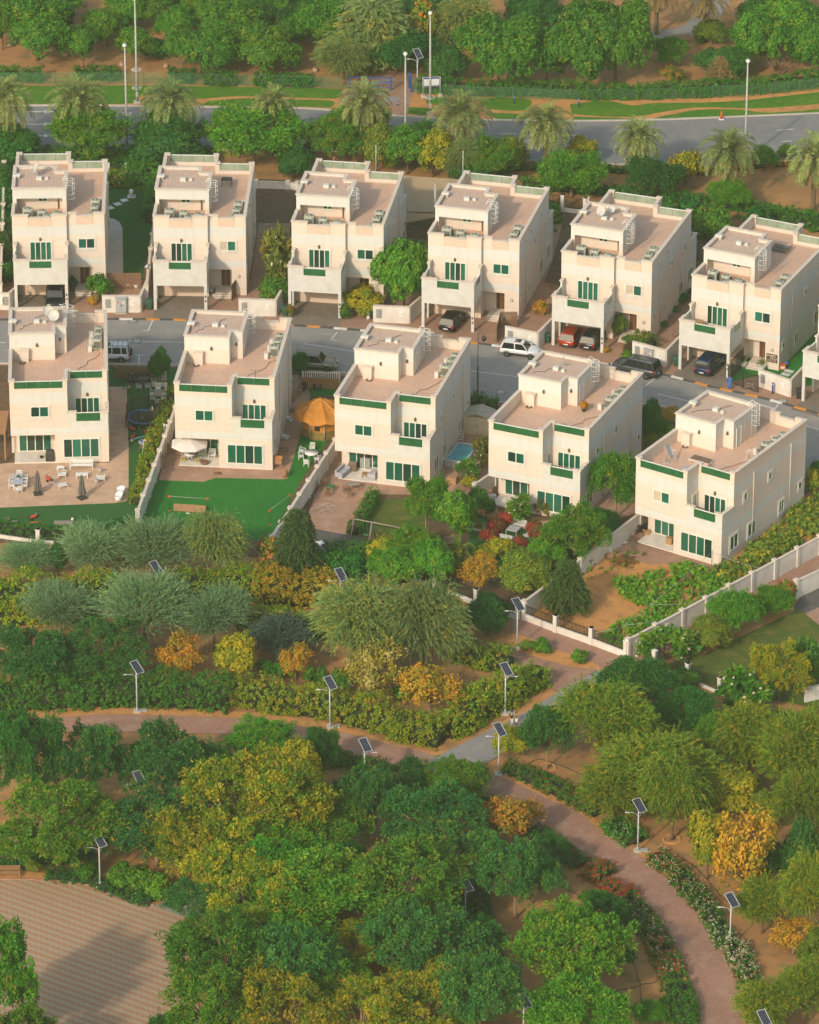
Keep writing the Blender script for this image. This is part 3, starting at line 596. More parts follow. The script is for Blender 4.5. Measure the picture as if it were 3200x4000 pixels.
flat('sand_bed', smooth([(-60, 1470), (240, 1492), (480, 1498), (700, 1525), (917, 1585), (1060, 1520), (1160, 1455)]) + smooth([(1180, 1460), (1090, 1512), (925, 1598), (704, 1545), (480, 1516), (220, 1512), (-60, 1512)]), 'sand_orange')
flat('park_path', smooth([(-60, 1512), (127, 1511), (220, 1505.6), (478, 1512), (597, 1526), (704, 1540), (830, 1570), (924, 1596), (905, 1618)]) + smooth([(848, 1614), (714, 1583), (642, 1559), (478, 1547), (131, 1543), (-60, 1545)]), 'brick_path')
flat('diagonal_path', [(890, 1614), (924, 1592), (1048, 1530), (1123, 1492), (1179, 1455), (1258, 1413), (1330, 1455), (1258, 1470), (1140, 1540), (1048, 1594), (1000, 1622), (960, 1650)], 'path_grey')
PU = [(990, 1622), (1035, 1628), (1078, 1648), (1134, 1675), (1220, 1716), (1265, 1753), (1333, 1795), (1397, 1847), (1453, 1907), (1494, 1967), (1528, 2016), (1550, 2072), (1565, 2156), (1572, 2250)]
PL = [(1470, 2250), (1468, 2156), (1453, 2076), (1427, 2027), (1389, 1963), (1340, 1900), (1292, 1862), (1239, 1813), (1172, 1761), (1127, 1745), (1060, 1700), (1010, 1665), (960, 1645)]
flat('sand_bed', smooth([(x + 8, y - 10) for x, y in PU]) + smooth([(x - 8, y + 8) for x, y in PL]), 'sand_orange')
flat('park_path', smooth(PU) + smooth(PL), 'brick_path')
kerb(smooth(PU), .16, .1, 'brick'); kerb(smooth(PL), .16, .1, 'brick')
flat('park_path', [(-60, 1756), (60, 1750), (110, 1762), (96, 1790), (30, 1800), (-60, 1812)], 'brick_path')
PZ_ = [(-60, 1852), (0, 1851), (100, 1854), (189, 1864), (258, 1883), (325, 1907)]
flat('sand_bed', [(-60, 1830), (60, 1835), (189, 1850), (330, 1890), (340, 1905), (325, 1912), (258, 1890), (100, 1860), (-60, 1858)], 'sand_orange')
flat('plaza', smooth(PZ_) + [(384, 1928), (420, 1990), (420, 2300), (-60, 2300)], 'plaza')
flat('park_path', [(325, 1907), (378, 1880), (440, 1880), (470, 1930), (384, 1930)], 'path_grey')
kerb(smooth(PZ_), .15, .1, 'brick')
leaf_mat('leaf_park', (.034, .160, .008), (.095, .250, .010), (.18, .26, .012))
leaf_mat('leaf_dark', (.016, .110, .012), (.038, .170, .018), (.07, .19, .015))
leaf_mat('leaf_bright', (.040, .195, .007), (.110, .290, .010), (.20, .30, .012))
leaf_mat('leaf_olive', (.085, .175, .010), (.190, .255, .014), (.28, .24, .016))
leaf_mat('leaf_yellow', (.190, .260, .006), (.440, .360, .008), (.050, .20, .010))
leaf_mat('leaf_bluegreen', (.024, .140, .026), (.055, .205, .032), (.11, .25, .014))
leaf_mat('leaf_ghaf', (.135, .270, .120), (.220, .370, .165), (.25, .33, .09))
leaf_mat('leaf_ghaf_olive', (.130, .225, .060), (.245, .325, .085), (.40, .34, .04))
leaf_mat('leaf_orange', (.42, .185, .010), (.56, .290, .014), (.20, .22, .016))
leaf_mat('leaf_mixed', (.16, .20, .014), (.48, .34, .03), (.58, .48, .16))
leaf_mat('leaf_red', (.26, .020, .016), (.34, .050, .022), (.06, .11, .02))
leaf_mat('leaf_palm', (.150, .235, .060), (.290, .355, .100), (.40, .30, .07))
leaf_mat('leaf_palm_dry', (.20, .15, .06), (.30, .20, .08), (.34, .19, .07))
leaf_mat('leaf_hedge', (.100, .220, .006), (.270, .330, .008), (.42, .28, .010))
leaf_mat('leaf_hedge_green', (.024, .145, .008), (.070, .225, .010), (.13, .25, .010))
leaf_mat('leaf_hedge_yellow', (.20, .200, .006), (.38, .270, .008), (.44, .20, .012))
leaf_mat('leaf_vine', (.080, .170, .016), (.17, .240, .018), (.42, .33, .02))
leaf_mat('pod', (.36, .17, .035), (.48, .24, .05), trans=.1, var=.1)
leaf_mat('flower_white', (.56, .48, .33), (.66, .60, .46), trans=.2, var=.1)
leaf_mat('flower_red', (.34, .022, .016), (.42, .06, .03), trans=.2, var=.1)
leaf_mat('flower_orange', (.50, .13, .02), (.55, .22, .03), trans=.2, var=.1)
leaf_mat('twig_dry', (.26, .17, .10), (.34, .22, .14), trans=0, var=.1)
mat('bark', (.17, .10, .06), .95, (.11, .068, .043), 6, bump=.5)
mat('bark_pale', (.34, .22, .14), .95, (.24, .155, .10), 6, bump=.5)
mat('palm_bark', (.23, .15, .09), .95, (.13, .085, .05), 12, bump=.8)
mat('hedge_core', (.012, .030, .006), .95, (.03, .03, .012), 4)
def leaves_mesh(name, C, U, V, tint, mi, mats, extra=None):
 C, U, V = (np.asarray(a, float) for a in (C, U, V)); n = len(C)
 co = np.stack([C - U, C + V, C + U, C - V], 1).reshape(-1, 3)
 ev = np.array(extra.v, float) if extra and extra.v else np.zeros((0, 3)); ef = extra.f if extra else []
 me = bpy.data.meshes.new(name)
 me.vertices.add(len(co) + len(ev)); me.vertices.foreach_set('co', np.concatenate([co, ev]).astype('f').ravel())
 el = [i + len(co) for f in ef for i in f]; es = [len(f) for f in ef]
 me.loops.add(4 * n + len(el)); me.loops.foreach_set('vertex_index', np.concatenate([np.arange(4 * n), np.array(el, int)]).astype('i'))
 me.polygons.add(n + len(ef)); st = np.concatenate([np.arange(n) * 4, 4 * n + np.concatenate([[0], np.cumsum(es)[:-1]]) if es else np.zeros(0)])
 me.polygons.foreach_set('loop_start', st.astype('i'))
 mm = list(mats); ids = np.asarray(mi, int) if not np.isscalar(mi) else np.full(n, mi)
 em = []
 for k in (extra.m if extra else []):
  q = extra.mats[k]
  if q not in mm: mm.append(q)
  em.append(mm.index(q))
 for q in mm: me.materials.append(M[q])
 me.polygons.foreach_set('material_index', np.concatenate([ids, np.array(em, int)]).astype('i'))
 at = me.attributes.new('tint', 'FLOAT_COLOR', 'POINT'); t = np.zeros((len(co) + len(ev), 4)); t[:, 3] = 1
 tt = np.asarray(tint, float); t[:4 * n, :tt.shape[1]] = np.repeat(tt, 4, 0); at.data.foreach_set('color', t.astype('f').ravel())
 me.update(calc_edges=True); me.validate(); return me
def unit(a): return a / np.maximum(np.linalg.norm(a, axis=-1, keepdims=True), 1e-9)
def sph(rng, n): return unit(rng.normal(size=(n, 3)))
def crown_clumps(rng, w, h, z0, lobes, n, flat_bottom=.55, lr=(.30, .46)):
 c0 = np.array([0, 0, z0 + h * .45]); R_ = np.array([w / 2, w / 2, h / 2])
 d = sph(rng, lobes); d[:, 2] = np.abs(d[:, 2]) * 1.1 - .35; d = unit(d)
 rad = rng.uniform(lr[0], lr[1], lobes); L = c0 + d * R_ * (1 - rad)[:, None] * rng.uniform(.72, 1.22, lobes)[:, None]
 L = np.vstack([L, c0]); rad = np.append(rad, .5)
 k = rng.integers(0, len(L), n * 3); s = sph(rng, n * 3); s[:, 2] = np.where((s[:, 2] < -.25) & (rng.uniform(size=n * 3) < .7), -s[:, 2] * .6, s[:, 2])
 P = L[k] + s * R_ * rad[k][:, None] * rng.uniform(.70, 1.14, n * 3)[:, None]
 q = np.min(np.linalg.norm((P[:, None] - L[None]) / (R_ * rad[:, None])[None], axis=2) + (np.arange(len(L))[None] == k[:, None]) * 9, 1)
 keep = q > .78; P = P[keep][:n]; s = s[keep][:n]; P = c0 + (P - c0) * np.where(rng.uniform(size=len(P)) < .16, rng.uniform(1.06, 1.24, len(P)), 1.)[:, None]; P[:, 2] = np.maximum(P[:, 2], .15)
 N = unit(s * .6 + unit((P - c0) / R_) * .6); return P, N, c0, R_
def leafy(name, rng, P, N, per, rc, size, mat_, aspect=.5, droop=.2, rosette=False, tint3=.12, inner=0, pods=0, flowers=None, extra=None):
 n = len(P); k = np.repeat(np.arange(n), per); m = len(k)
 o = sph(rng, m) * (rng.uniform(.35, 1, m) ** .6)[:, None]
 o += N[k] * .25
 rcn = rc * rng.uniform(.75, 1.3, n)[k][:, None]
 C = P[k] + o * rcn
 rad = unit(o + .001)
 if rosette:
  U = unit(rad + N[k] * .35 + np.array([0, 0, -droop]) + rng.normal(size=(m, 3)) * .5); W = unit(np.cross(U, unit(N[k] * .8 + rng.normal(size=(m, 3)) * .5)))
 else:
  nn = unit(rad * .7 + N[k] * .5 + rng.normal(size=(m, 3)) * .55 + np.array([0, 0, .35])); U = unit(np.cross(nn, sph(rng, m))); U[:, 2] -= droop; U = unit(U); W = unit(np.cross(nn, U))
 s = size * rng.uniform(.65, 1.3, m)[:, None]
 tc = rng.uniform(0, 1, n)[k]; t = np.stack([np.clip(tc + rng.normal(size=m) * .18, 0, 1), (rng.uniform(0, 1, n)[k] < tint3) * rng.uniform(.4, 1, m)], 1)
 mats = [mat_]; mi = np.zeros(m, int); U = U * s; V = W * s * aspect
 def more(Cx, Ux, Vx, mt):
  nonlocal C, U, V, t, mi
  mats.append(mt); C = np.vstack([C, Cx]); U = np.vstack([U, Ux]); V = np.vstack([V, Vx]); mi = np.append(mi, np.full(len(Cx), len(mats) - 1)); t = np.vstack([t, rng.uniform(0, 1, (len(Cx), 2))])
 if pods:
  cl = rng.choice(n, max(1, int(n * .35)), replace=False); kk = rng.choice(cl, pods); pc = P[kk] + N[kk] * rc * .75 + rng.normal(size=(pods, 3)) * np.array([.22, .22, .12]) + [0, 0, -.15]
  a = rng.uniform(0, 6.28, pods); more(pc, np.stack([rng.normal(size=pods) * .03, rng.normal(size=pods) * .03, -rng.uniform(.13, .22, pods)], 1), np.stack([np.cos(a), np.sin(a), 0 * a], 1) * .06, 'pod')
 if flowers:
  for mt, cnt, fs in flowers:
   kk = rng.integers(0, n, cnt); fc = P[kk] + unit(N[kk] + [0, 0, .4]) * rc * 1.0 + rng.normal(size=(cnt, 3)) * rc * .4
   q = unit(N[kk] + sph(rng, cnt) * .5); u = unit(np.cross(q, sph(rng, cnt))); more(fc, u * fs, np.cross(q, u) * fs, mt)
 return leaves_mesh(name, C, U, V, t, mi, mats, extra)
def trunk_mb(rng, h, r, top, m, lean=.15, forks=5, spread=1.2):
 t = MB(); pts = []; x = y = 0
 for i in range(5): z = h * i / 4; pts.append((x, y, z)); x += rng.normal() * lean * h / 12; y += rng.normal() * lean * h / 12
 t.tube(pts, [r * 1.35, r, r * .9, r * .82, r * .72], m, 8)
 e = pts[-1]
 for k in range(forks):
  a = 6.28 * k / forks + rng.uniform(0, 1); s = spread * rng.uniform(.6, 1.1)
  p1 = (e[0] + math.cos(a) * s * .35, e[1] + math.sin(a) * s * .35, e[2] + (top - h) * .35); p2 = (e[0] + math.cos(a) * s, e[1] + math.sin(a) * s, e[2] + (top - h) * rng.uniform(.7, .95))
  t.tube([e, p1, p2], [r * .6, r * .38, r * .12], m, 6)
 return t
def make_plant(nm, cat, crown, trunk=None, part='crown'):
 o = thing(nm, '', cat)
 if trunk is not None: link('trunk', trunk, o)
 link(part, crown, o); return o
SEED = [100]
def rngn(): SEED[0] += 1; return np.random.default_rng(SEED[0])
FULL = 1.7
def broad(mat_, w=7., h=5., tr=1.8, r=.16, lobes=13, n=210, per=36, rc=.55, size=.19, nm='leafy_tree', bark='bark', **k):
 n = int(n * FULL); tr *= .62; h += tr * .6
 rng = rngn(); P, N, c0, R_ = crown_clumps(rng, w, h, tr, lobes, n, **({'lr': k.pop('lr')} if 'lr' in k else {}))
 ex = MB(); b0 = Vector((0, 0, tr + h * .15))
 for q in rng.choice(len(P), 30, replace=False): e = Vector(P[q]) * 1.03; m_ = b0.lerp(e, .55) + Vector((0, 0, h * .06)); ex.tube([b0, m_, e], [r * .38, r * .22, r * .07], bark, 4)
 cr = leafy('crown', rng, P, N, per, rc, size, mat_, extra=ex, **k)
 return make_plant(nm, 'tree', cr, trunk_mb(rng, tr + h * .2, r, tr + h * .8, bark, spread=w * .32).mesh('trunk')), w, tr + h
def podtree(mat_, w=9., h=5.5, tr=2.2, pods=420, n=330, per=30, **k):
 return broad(mat_, w, h, tr, .18, 24, int(n * .95), per + 10, .44, .15, 'pod_tree', 'bark_pale', aspect=.42, rosette=True, droop=.12, pods=pods, lr=(.20, .34), **k)
def umbrella(mat_, w=8., h=3.4, tr=2.2, n=300, per=40, nm='flat_crowned_tree', **k):
 return broad(mat_, w, h, tr, .15, 16, n, per, .5, .15, nm, 'bark_pale', aspect=.4, rosette=True, droop=.2, lr=(.24, .38), **k)
def bush(mat_, w=2.2, h=1.8, n=70, per=34, rc=.32, size=.13, nm='bush', cat='bush', **k):
 rng = rngn(); P, N, c0, R_ = crown_clumps(rng, w, h, .08, 7, n)
 P[:, 2] = np.maximum(P[:, 2], .12)
 cr = leafy('crown', rng, P, N, per, rc, size, mat_, **k)
 t = MB()
 for a in range(4): t.tube([(0, 0, 0), (math.cos(a * 1.6) * w * .12, math.sin(a * 1.6) * w * .12, h * .3), (math.cos(a * 1.6) * w * .26, math.sin(a * 1.6) * w * .26, h * .62)], [.05, .035, .015], 'bark', 5)
 return make_plant(nm, cat, cr, t.mesh('stem'), 'crown'), w, h
def feather(mat_, w=6.5, h=5., tr=.9, strands=900, droop=1.0, cone=False, nm='feathery_tree', sw=.045, leaf=.16, tint3=.15, bark='bark', up=.5, llen=(.9, 1.9)):
 rng = rngn(); top = tr + h
 if cone: z = rng.uniform(0, 1, strands) ** .8; rr = (1 - z * .88) * w / 2 * .62; a = rng.uniform(0, 6.28, strands); S = np.stack([np.cos(a) * rr * rng.uniform(.3, 1, strands), np.sin(a) * rr * rng.uniform(.3, 1, strands), tr + h * (.12 + .86 * z)], 1)
 else:
  P, N, c0, R_ = crown_clumps(rng, w * .78, h * .8, tr + h * .06, 12, strands // 7 + 1); k = rng.integers(0, len(P), strands); S = P[k] * .9 + c0 * .1 + rng.normal(size=(strands, 3)) * .3; S[:, :2] *= .93
 c0 = np.array([0, 0, tr + h * .3]); D = unit(S - c0) + rng.normal(size=(strands, 3)) * .45; D[:, 2] += up; D = unit(D)
 Ln = rng.uniform(llen[0], llen[1], strands) * (w / 6.5) ** .5; seg = 5; C = []; U = []; V = []; T = []
 tone = rng.uniform(0, 1, strands); third = (rng.uniform(0, 1, strands) < tint3) * rng.uniform(.3, 1, strands)
 p = S.copy()
 for i in range(seg):
  st = unit(D + np.array([0, 0, -1]) * droop * (i / seg) ** 1.2 * 1.6) * (Ln / seg)[:, None]
  q = p + st; q[:, 2] = np.maximum(q[:, 2], .15); W = unit(np.cross(st, sph(rng, strands)))
  C.append((p + q) / 2); U.append((q - p) * .56); V.append(W * sw * (1.1 - i / seg * .5)); T.append(np.stack([tone, third], 1))
  for j in range(4):
   f = rng.uniform(0, 1, strands)[:, None]; lp = p + (q - p) * f; ld = unit(st * 6 + sph(rng, strands) * .9 + [0, 0, -.25 * droop]) * leaf * rng.uniform(.7, 1.3, strands)[:, None]
   C.append(lp + ld * .7); U.append(ld); V.append(unit(np.cross(ld, sph(rng, strands))) * leaf * .2); T.append(np.stack([np.clip(tone + rng.normal(size=strands) * .2, 0, 1), third], 1))
  p = q
 C, U, V, T = (np.concatenate(a) for a in (C, U, V, T))
 cr = leaves_mesh('crown', C, U, V, T, 0, [mat_])
 return make_plant(nm, 'tree', cr, trunk_mb(rng, tr + h * .15, .13, tr + h * .75, bark, forks=6, spread=w * .3).mesh('trunk')), w, top
def bare(w=4., h=3.6, tr=.7):
 rng = rngn(); t = trunk_mb(rng, tr, .09, tr + h * .5, 'bark_pale', forks=6, spread=w * .25); C = []; c = MB()
 for k in range(90):
  a = rng.uniform(0, 6.28); s = w / 2 * rng.uniform(.4, 1); b = Vector((math.cos(a) * s * .35, math.sin(a) * s * .35, tr + h * rng.uniform(.15, .5))); e = Vector((math.cos(a) * s, math.sin(a) * s, tr + h * rng.uniform(.35, 1)))
  c.tube([b, b.lerp(e, .5) + Vector((0, 0, .2)), e], [.025, .018, .008], 'twig_dry', 4)
 return make_plant('bare_tree', 'tree', c.mesh('crown'), t.mesh('trunk')), w, tr + h
def palm(tr=5., fl=3.3, nf=60, r=.22, dry=8, mt='leaf_palm'):
 rng = rngn(); C = []; U = []; V = []; T = []; mi = []; ex = MB()
 for k in range(nf + dry):
  d_ = k >= nf; a = k * 2.39996 + rng.uniform(-.2, .2); f = k / nf
  el = R(82 - 95 * f + rng.uniform(-7, 7)) if not d_ else R(-35 - rng.uniform(0, 30)); L = fl * (rng.uniform(.85, 1.05) if not d_ else .75) * (.75 + .3 * min(1, f * 3))
  h = Vector((math.cos(a), math.sin(a), 0)); p = Vector((0, 0, tr)) + h * .12; dirv = h * math.cos(el) + Vector((0, 0, math.sin(el))); n = 9; pts = [p]
  for i in range(n):
   dirv = (dirv + Vector((0, 0, -1)) * (.16 + .05 * i * .6) * (1.25 - .35 * abs(math.sin(el)))).normalized() if i else dirv
   p = p + dirv * L / n; pts.append(p)
  ex.tube(pts, [.035 - .003 * i for i in range(n + 1)], 'palm_rib', 4)
  tone = rng.uniform(0, 1)
  for i in range(1, n + 1):
   for j in range(3):
    f_ = (i - 1 + j / 3) / n
    if f_ < .1: continue
    q = pts[i - 1].lerp(pts[i], j / 3); t = (pts[i] - pts[i - 1]).normalized(); side = t.cross(Vector((0, 0, 1))); side = side.normalized() if side.length > .05 else h.cross(Vector((0, 0, 1)))
    upv = side.cross(t); ll = fl * .17 * (math.sin(math.pi * min(1, f_ * .86 + .14)) ** .6 + .15)
    for sg in (1, -1):
     u = (t * .62 + side * sg * .72 + upv * .28 + Vector(rng.normal(size=3) * .1)).normalized(); u.z -= .12; u *= ll / 2
     v = u.cross(upv + Vector(rng.normal(size=3) * .3)).normalized() * .05
     C.append(q + u); U.append(u); V.append(v); T.append((min(1, max(0, tone + rng.normal() * .2)), 0 if rng.uniform() > .08 else .7)); mi.append(1 if d_ or rng.uniform() < f ** 4 * .35 else 0)
 cr = leaves_mesh('crown', C, U, V, T, mi, [mt, 'leaf_palm_dry'], ex)
 t = MB(); pr = []; z = 0
 while z < tr: pr += [(r * (1.12 if z > .3 else 1.4), z), (r * .95, z + .14)]; z += .2
 pr += [(r * 1.3, tr - .1), (r * 1.5, tr + .1), (r * .6, tr + .5)]; t.lathe(pr, 10, 'palm_bark')
 return make_plant('palm_tree', 'palm', cr, t.mesh('trunk')), fl * 1.72, tr + fl * .62
mat('palm_rib', (.20, .19, .08), .7, (.26, .20, .09), 4)
LIB = {}
SPEC = {
 'park': [lambda: broad('leaf_park', 7, 6, 1.2, n=260, per=38), lambda: broad('leaf_park', 7.5, 5.4, 1.5, n=250, per=38), lambda: broad('leaf_park', 6, 6.6, 1.1, n=240, per=38)],
 'small': [lambda: broad('leaf_park', 4, 3.4, 1.5, .09, 8, 110, 34, .42, .15), lambda: broad('leaf_park', 3.8, 3.8, 1.2, .08, 8, 110, 34, .42, .15)],
 'bright': [lambda: broad('leaf_bright', 6, 5, 1.3, n=220, per=36, size=.2), lambda: broad('leaf_bright', 6.4, 4.6, 1.6, n=220, per=36, size=.2)],
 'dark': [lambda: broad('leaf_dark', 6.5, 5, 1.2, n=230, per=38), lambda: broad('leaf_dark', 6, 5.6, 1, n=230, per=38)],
 'olive': [lambda: broad('leaf_olive', 6, 5, 1.2, n=210, per=38, size=.17), lambda: broad('leaf_olive', 6, 5.6, 1.0, n=210, per=38, size=.17)],
 'yellow': [lambda: broad('leaf_yellow', 5, 4.2, 1.2, .12, 9, 150, 36, .5, .17), lambda: broad('leaf_yellow', 4.6, 4.6, 1, .12, 9, 150, 36, .5, .17)],
 'podgreen': [lambda: podtree('leaf_park', tint3=.2), lambda: podtree('leaf_park', 8.5, 6, pods=260, tint3=.2)],
 'poddark': [lambda: podtree('leaf_bluegreen', pods=520), lambda: podtree('leaf_bluegreen', 8.6, 5.2, pods=160)],
 'podyellow': [lambda: podtree('leaf_yellow', pods=420, tint3=.3), lambda: podtree('leaf_yellow', 8.5, 5.8, pods=520, tint3=.4)],
 'podbright': [lambda: podtree('leaf_bright', pods=60, tint3=.25), lambda: podtree('leaf_bright', 8.5, 5.2, pods=200, tint3=.25)],
 'podplain': [lambda: podtree('leaf_bluegreen', pods=20), lambda: podtree('leaf_dark', 8.4, 5, pods=20)],
 'umbrella': [lambda: umbrella('leaf_dark'), lambda: umbrella('leaf_dark', 7.6, 3.8, 2)],
 'umbrella_bright': [lambda: umbrella('leaf_bright'), lambda: umbrella('leaf_bright', 7.4, 4, 1.8)],
 'ghaf': [lambda: feather('leaf_ghaf', strands=1900, sw=.024, leaf=.12, droop=.45), lambda: feather('leaf_ghaf', 6.2, 4.4, .7, 1900, .35, sw=.024, leaf=.12), lambda: feather('leaf_ghaf', 6.8, 4.6, .8, 1700, .4, up=.8, sw=.024, leaf=.11)],
 'ghaf_olive': [lambda: feather('leaf_ghaf_olive', strands=1900, droop=.9, sw=.024, leaf=.13), lambda: feather('leaf_ghaf_olive', 7, 5.4, 1, 2000, .8, tint3=.3, sw=.024, leaf=.13)],
 'ghaf_blue': [lambda: feather('leaf_bluegreen_pale', 6.2, 3.4, .5, 1500, .7)],
 'weep': [lambda: feather('leaf_ghaf_olive', 4, 6, .5, 1700, 1.5, True, 'weeping_tree', llen=(.8, 1.6)), lambda: feather('leaf_weep', 4.2, 5.6, .5, 1700, 1.5, True, 'weeping_tree', llen=(.8, 1.6))],
 'willow': [lambda: feather('leaf_willow', 7, 6, .9, 2400, .55, nm='feathery_tree', tint3=.2, sw=.03, leaf=.13, llen=(.5, 1.2)), lambda: feather('leaf_willow', 7, 5.4, 1.0, 2400, .8, nm='feathery_tree', tint3=.3, sw=.03, leaf=.13, llen=(.5, 1.3)), lambda: feather('leaf_willow', 6.6, 6.2, .9, 2200, 1.1, nm='feathery_tree', tint3=.25, sw=.03, leaf=.13, llen=(.6, 1.4), up=.7)],
 'orange': [lambda: broad('leaf_orange', 5, 4.2, 1, .1, 9, 95, 26, .5, .14, 'autumn_tree', 'bark_pale', tint3=.4), lambda: broad('leaf_orange', 5, 4.6, 1.2, .1, 9, 90, 24, .5, .14, 'autumn_tree', 'bark_pale', tint3=.3)],
 'mixed': [lambda: broad('leaf_mixed', 5, 4.4, .9, .1, 10, 105, 26, .5, .15, 'autumn_tree', 'bark_pale', tint3=.35)],
 'dry': [lambda: feather('leaf_palm_dry', 3.4, 4, .4, 600, 1.5, True, 'dry_tamarisk', llen=(.6, 1.2))],
 'bare': [lambda: bare()],
 'palm': [lambda: palm(5.5, 3.6), lambda: palm(5.5, 3.5, 56), lambda: palm(5.5, 3.4, 62, dry=12)],
 'palm_dry': [lambda: palm(7.5, 4.2, 40, .28, 18, 'leaf_palm_dry')],
 'areca': [lambda: palm(.9, 2.6, 22, .10, 3, 'leaf_olive')],
 'bush': [lambda: bush('leaf_bright'), lambda: bush('leaf_park', 2.4, 1.7)],
 'bush_dark': [lambda: bush('leaf_dark', 2.4, 1.9), lambda: bush('leaf_hedge_green', 2.2, 1.6)],
 'bush_olive': [lambda: bush('leaf_olive', 2.4, 2)], 'bush_yellow': [lambda: bush('leaf_yellow', 2.4, 1.8)], 'bush_orange': [lambda: bush('leaf_orange', 2, 1.6, per=24)],
 'bush_red': [lambda: bush('leaf_red', 1.9, 1.7, nm='red_bush'), lambda: bush('leaf_red', 1.8, 1.5, nm='red_bush', tint3=.3)],
 'frangipani': [lambda: bush('leaf_olive_big', 2.8, 2.6, 60, 22, .36, .24, 'flowering_shrub', 'shrub', aspect=.33, rosette=True, flowers=[('flower_white', 26, .10)]), lambda: bush('leaf_bright', 2.8, 2.6, 60, 22, .36, .24, 'flowering_shrub', 'shrub', aspect=.33, rosette=True, flowers=[('flower_white', 40, .10)])],
 'bougain': [lambda: bush('leaf_olive', 2.2, 2, nm='flowering_shrub', cat='shrub', flowers=[('flower_red', 240, .10)])],
 'orangebloom': [lambda: bush('leaf_olive', 2.6, 2.8, 80, 34, nm='flowering_shrub', cat='shrub', flowers=[('flower_orange', 300, .10)])],
 'clipped': [lambda: bush('leaf_hedge_green', 2., 1.7, 90, 40, .2, .11, 'clipped_bush')],
}
leaf_mat('leaf_bluegreen_pale', (.050, .100, .075), (.085, .140, .105), (.10, .13, .06))
leaf_mat('leaf_weep', (.040, .110, .020), (.080, .155, .030), (.14, .16, .04))
leaf_mat('leaf_willow', (.085, .200, .010), (.190, .285, .014), (.36, .31, .014))
leaf_mat('leaf_olive_big', (.080, .130, .022), (.19, .19, .03), (.34, .24, .04))
PLANTS = []
TURN = random.Random(3)
def plant(kind, x, y, wpx, ty, label, group=None, var=None, wscale=1.0):
 g = G(x, y); s = ppm(g); lib = LIB.setdefault(kind, {}); v = len(PLANTS) % len(SPEC[kind]) if var is None else var % len(SPEC[kind])
 w_m = wpx / s * wscale * (1.2 if kind.startswith(('pod', 'willow', 'park')) else 1.1)
 hz = height_at(g, ty) if ty is not None else None
 if v not in lib:
  o, w0, h0 = SPEC[kind][v](); first = True
  me = KIDS[o.name][-1].data; co = np.zeros(len(me.vertices) * 3, 'f'); me.vertices.foreach_get('co', co); co = co.reshape(-1, 3)
  if kind not in ('palm', 'palm_dry', 'areca'): w0 = 2 * float(np.percentile(np.linalg.norm(co[:, :2], axis=1), 95)); h0 = float(np.percentile(co[:, 2], 99))
  lib[v] = (o, w0, h0)
 else: o, w0, h0 = lib[v]; first = False
 k = w_m / w0
 h_m = max(.5, (hz - w_m * .10) if hz else h0 * k); kz = h_m / h0
 if not first: o = dup(o)
 o.location = g; o.rotation_euler = (0, 0, TURN.uniform(0, 6.28)); o.scale = (k, k, kz); o['label'] = label
 if group: o['group'] = group
 elif 'group' in o: del o['group']
 PLANTS.append(o); return o
def hedge(name, pts, wd, h, mat_, label, cat='hedge', dens=34, size=.13, flowers=None, wav=.12, core=True, group=None, kind=None, px=True, round_=.3, core_m='hedge_core'):
 rng = rngn(); c = [G(*p) for p in pts] if px else [Vector((*p[:2], 0)) for p in pts]
 o = c[0].copy(); c = [p - o for p in c]; P = []; N = []; acc = [0]
 for i in range(1, len(c)): acc.append(acc[-1] + (c[i] - c[i - 1]).length)
 L = acc[-1]; n = int(L * (wd + 2 * h) * dens / 6) + int((wd * 2 * h) * dens / 6) + 4
 s = rng.uniform(-wd * .12, L + wd * .12, n); u = rng.uniform(0, wd + 2 * h, n)
 ph = rng.uniform(0, 6.28, 4)
 for si, ui in zip(s, u):
  ss = min(max(si, 0), L); i = min(np.searchsorted(acc, ss, 'right') - 1, len(c) - 2); t = (c[i + 1] - c[i]).normalized(); q = Vector((-t.y, t.x, 0)); b = c[i] + t * (ss - acc[i]) + t * (si - ss)
  hh = h * (1 + wav * (math.sin(ss * 1.1 + ph[0]) * .5 + math.sin(ss * .43 + ph[1]) * .5 + rng.normal() * .4)); ww = wd * (1 + wav * (math.sin(ss * .9 + ph[2]) * .5 + rng.normal() * .3))
  if ui < h: off, z, nn = -ww / 2, ui / h * hh, -q
  elif ui < h + wd: f = (ui - h) / wd; off, z, nn = (f - .5) * ww, hh, Vector((0, 0, 1))
  else: off, z, nn = ww / 2, (ui - h - wd) / h * hh, q
  if z > hh * (1 - round_) and abs(off) > ww * .5 * (1 - round_): off *= .93; z -= .05 * hh; nn = (nn + Vector((0, 0, .6)) + q * math.copysign(.5, off)).normalized()
  P.append(b + q * off + Vector((0, 0, max(z, .08)))); N.append(nn)
 ex = MB()
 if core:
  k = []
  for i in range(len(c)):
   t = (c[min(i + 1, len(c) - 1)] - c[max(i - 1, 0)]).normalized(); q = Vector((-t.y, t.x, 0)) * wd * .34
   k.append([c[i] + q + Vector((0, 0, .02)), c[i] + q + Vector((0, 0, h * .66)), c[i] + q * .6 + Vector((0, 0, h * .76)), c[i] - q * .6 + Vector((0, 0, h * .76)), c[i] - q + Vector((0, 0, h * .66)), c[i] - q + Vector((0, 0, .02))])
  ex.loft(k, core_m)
 me = leafy(name, rng, np.array(P), np.array(N), 13, size * 2.0, size, mat_, flowers=flowers, extra=ex)
 ob = link(name, me, None, o)
 return tag(ob, label, cat, group, kind)
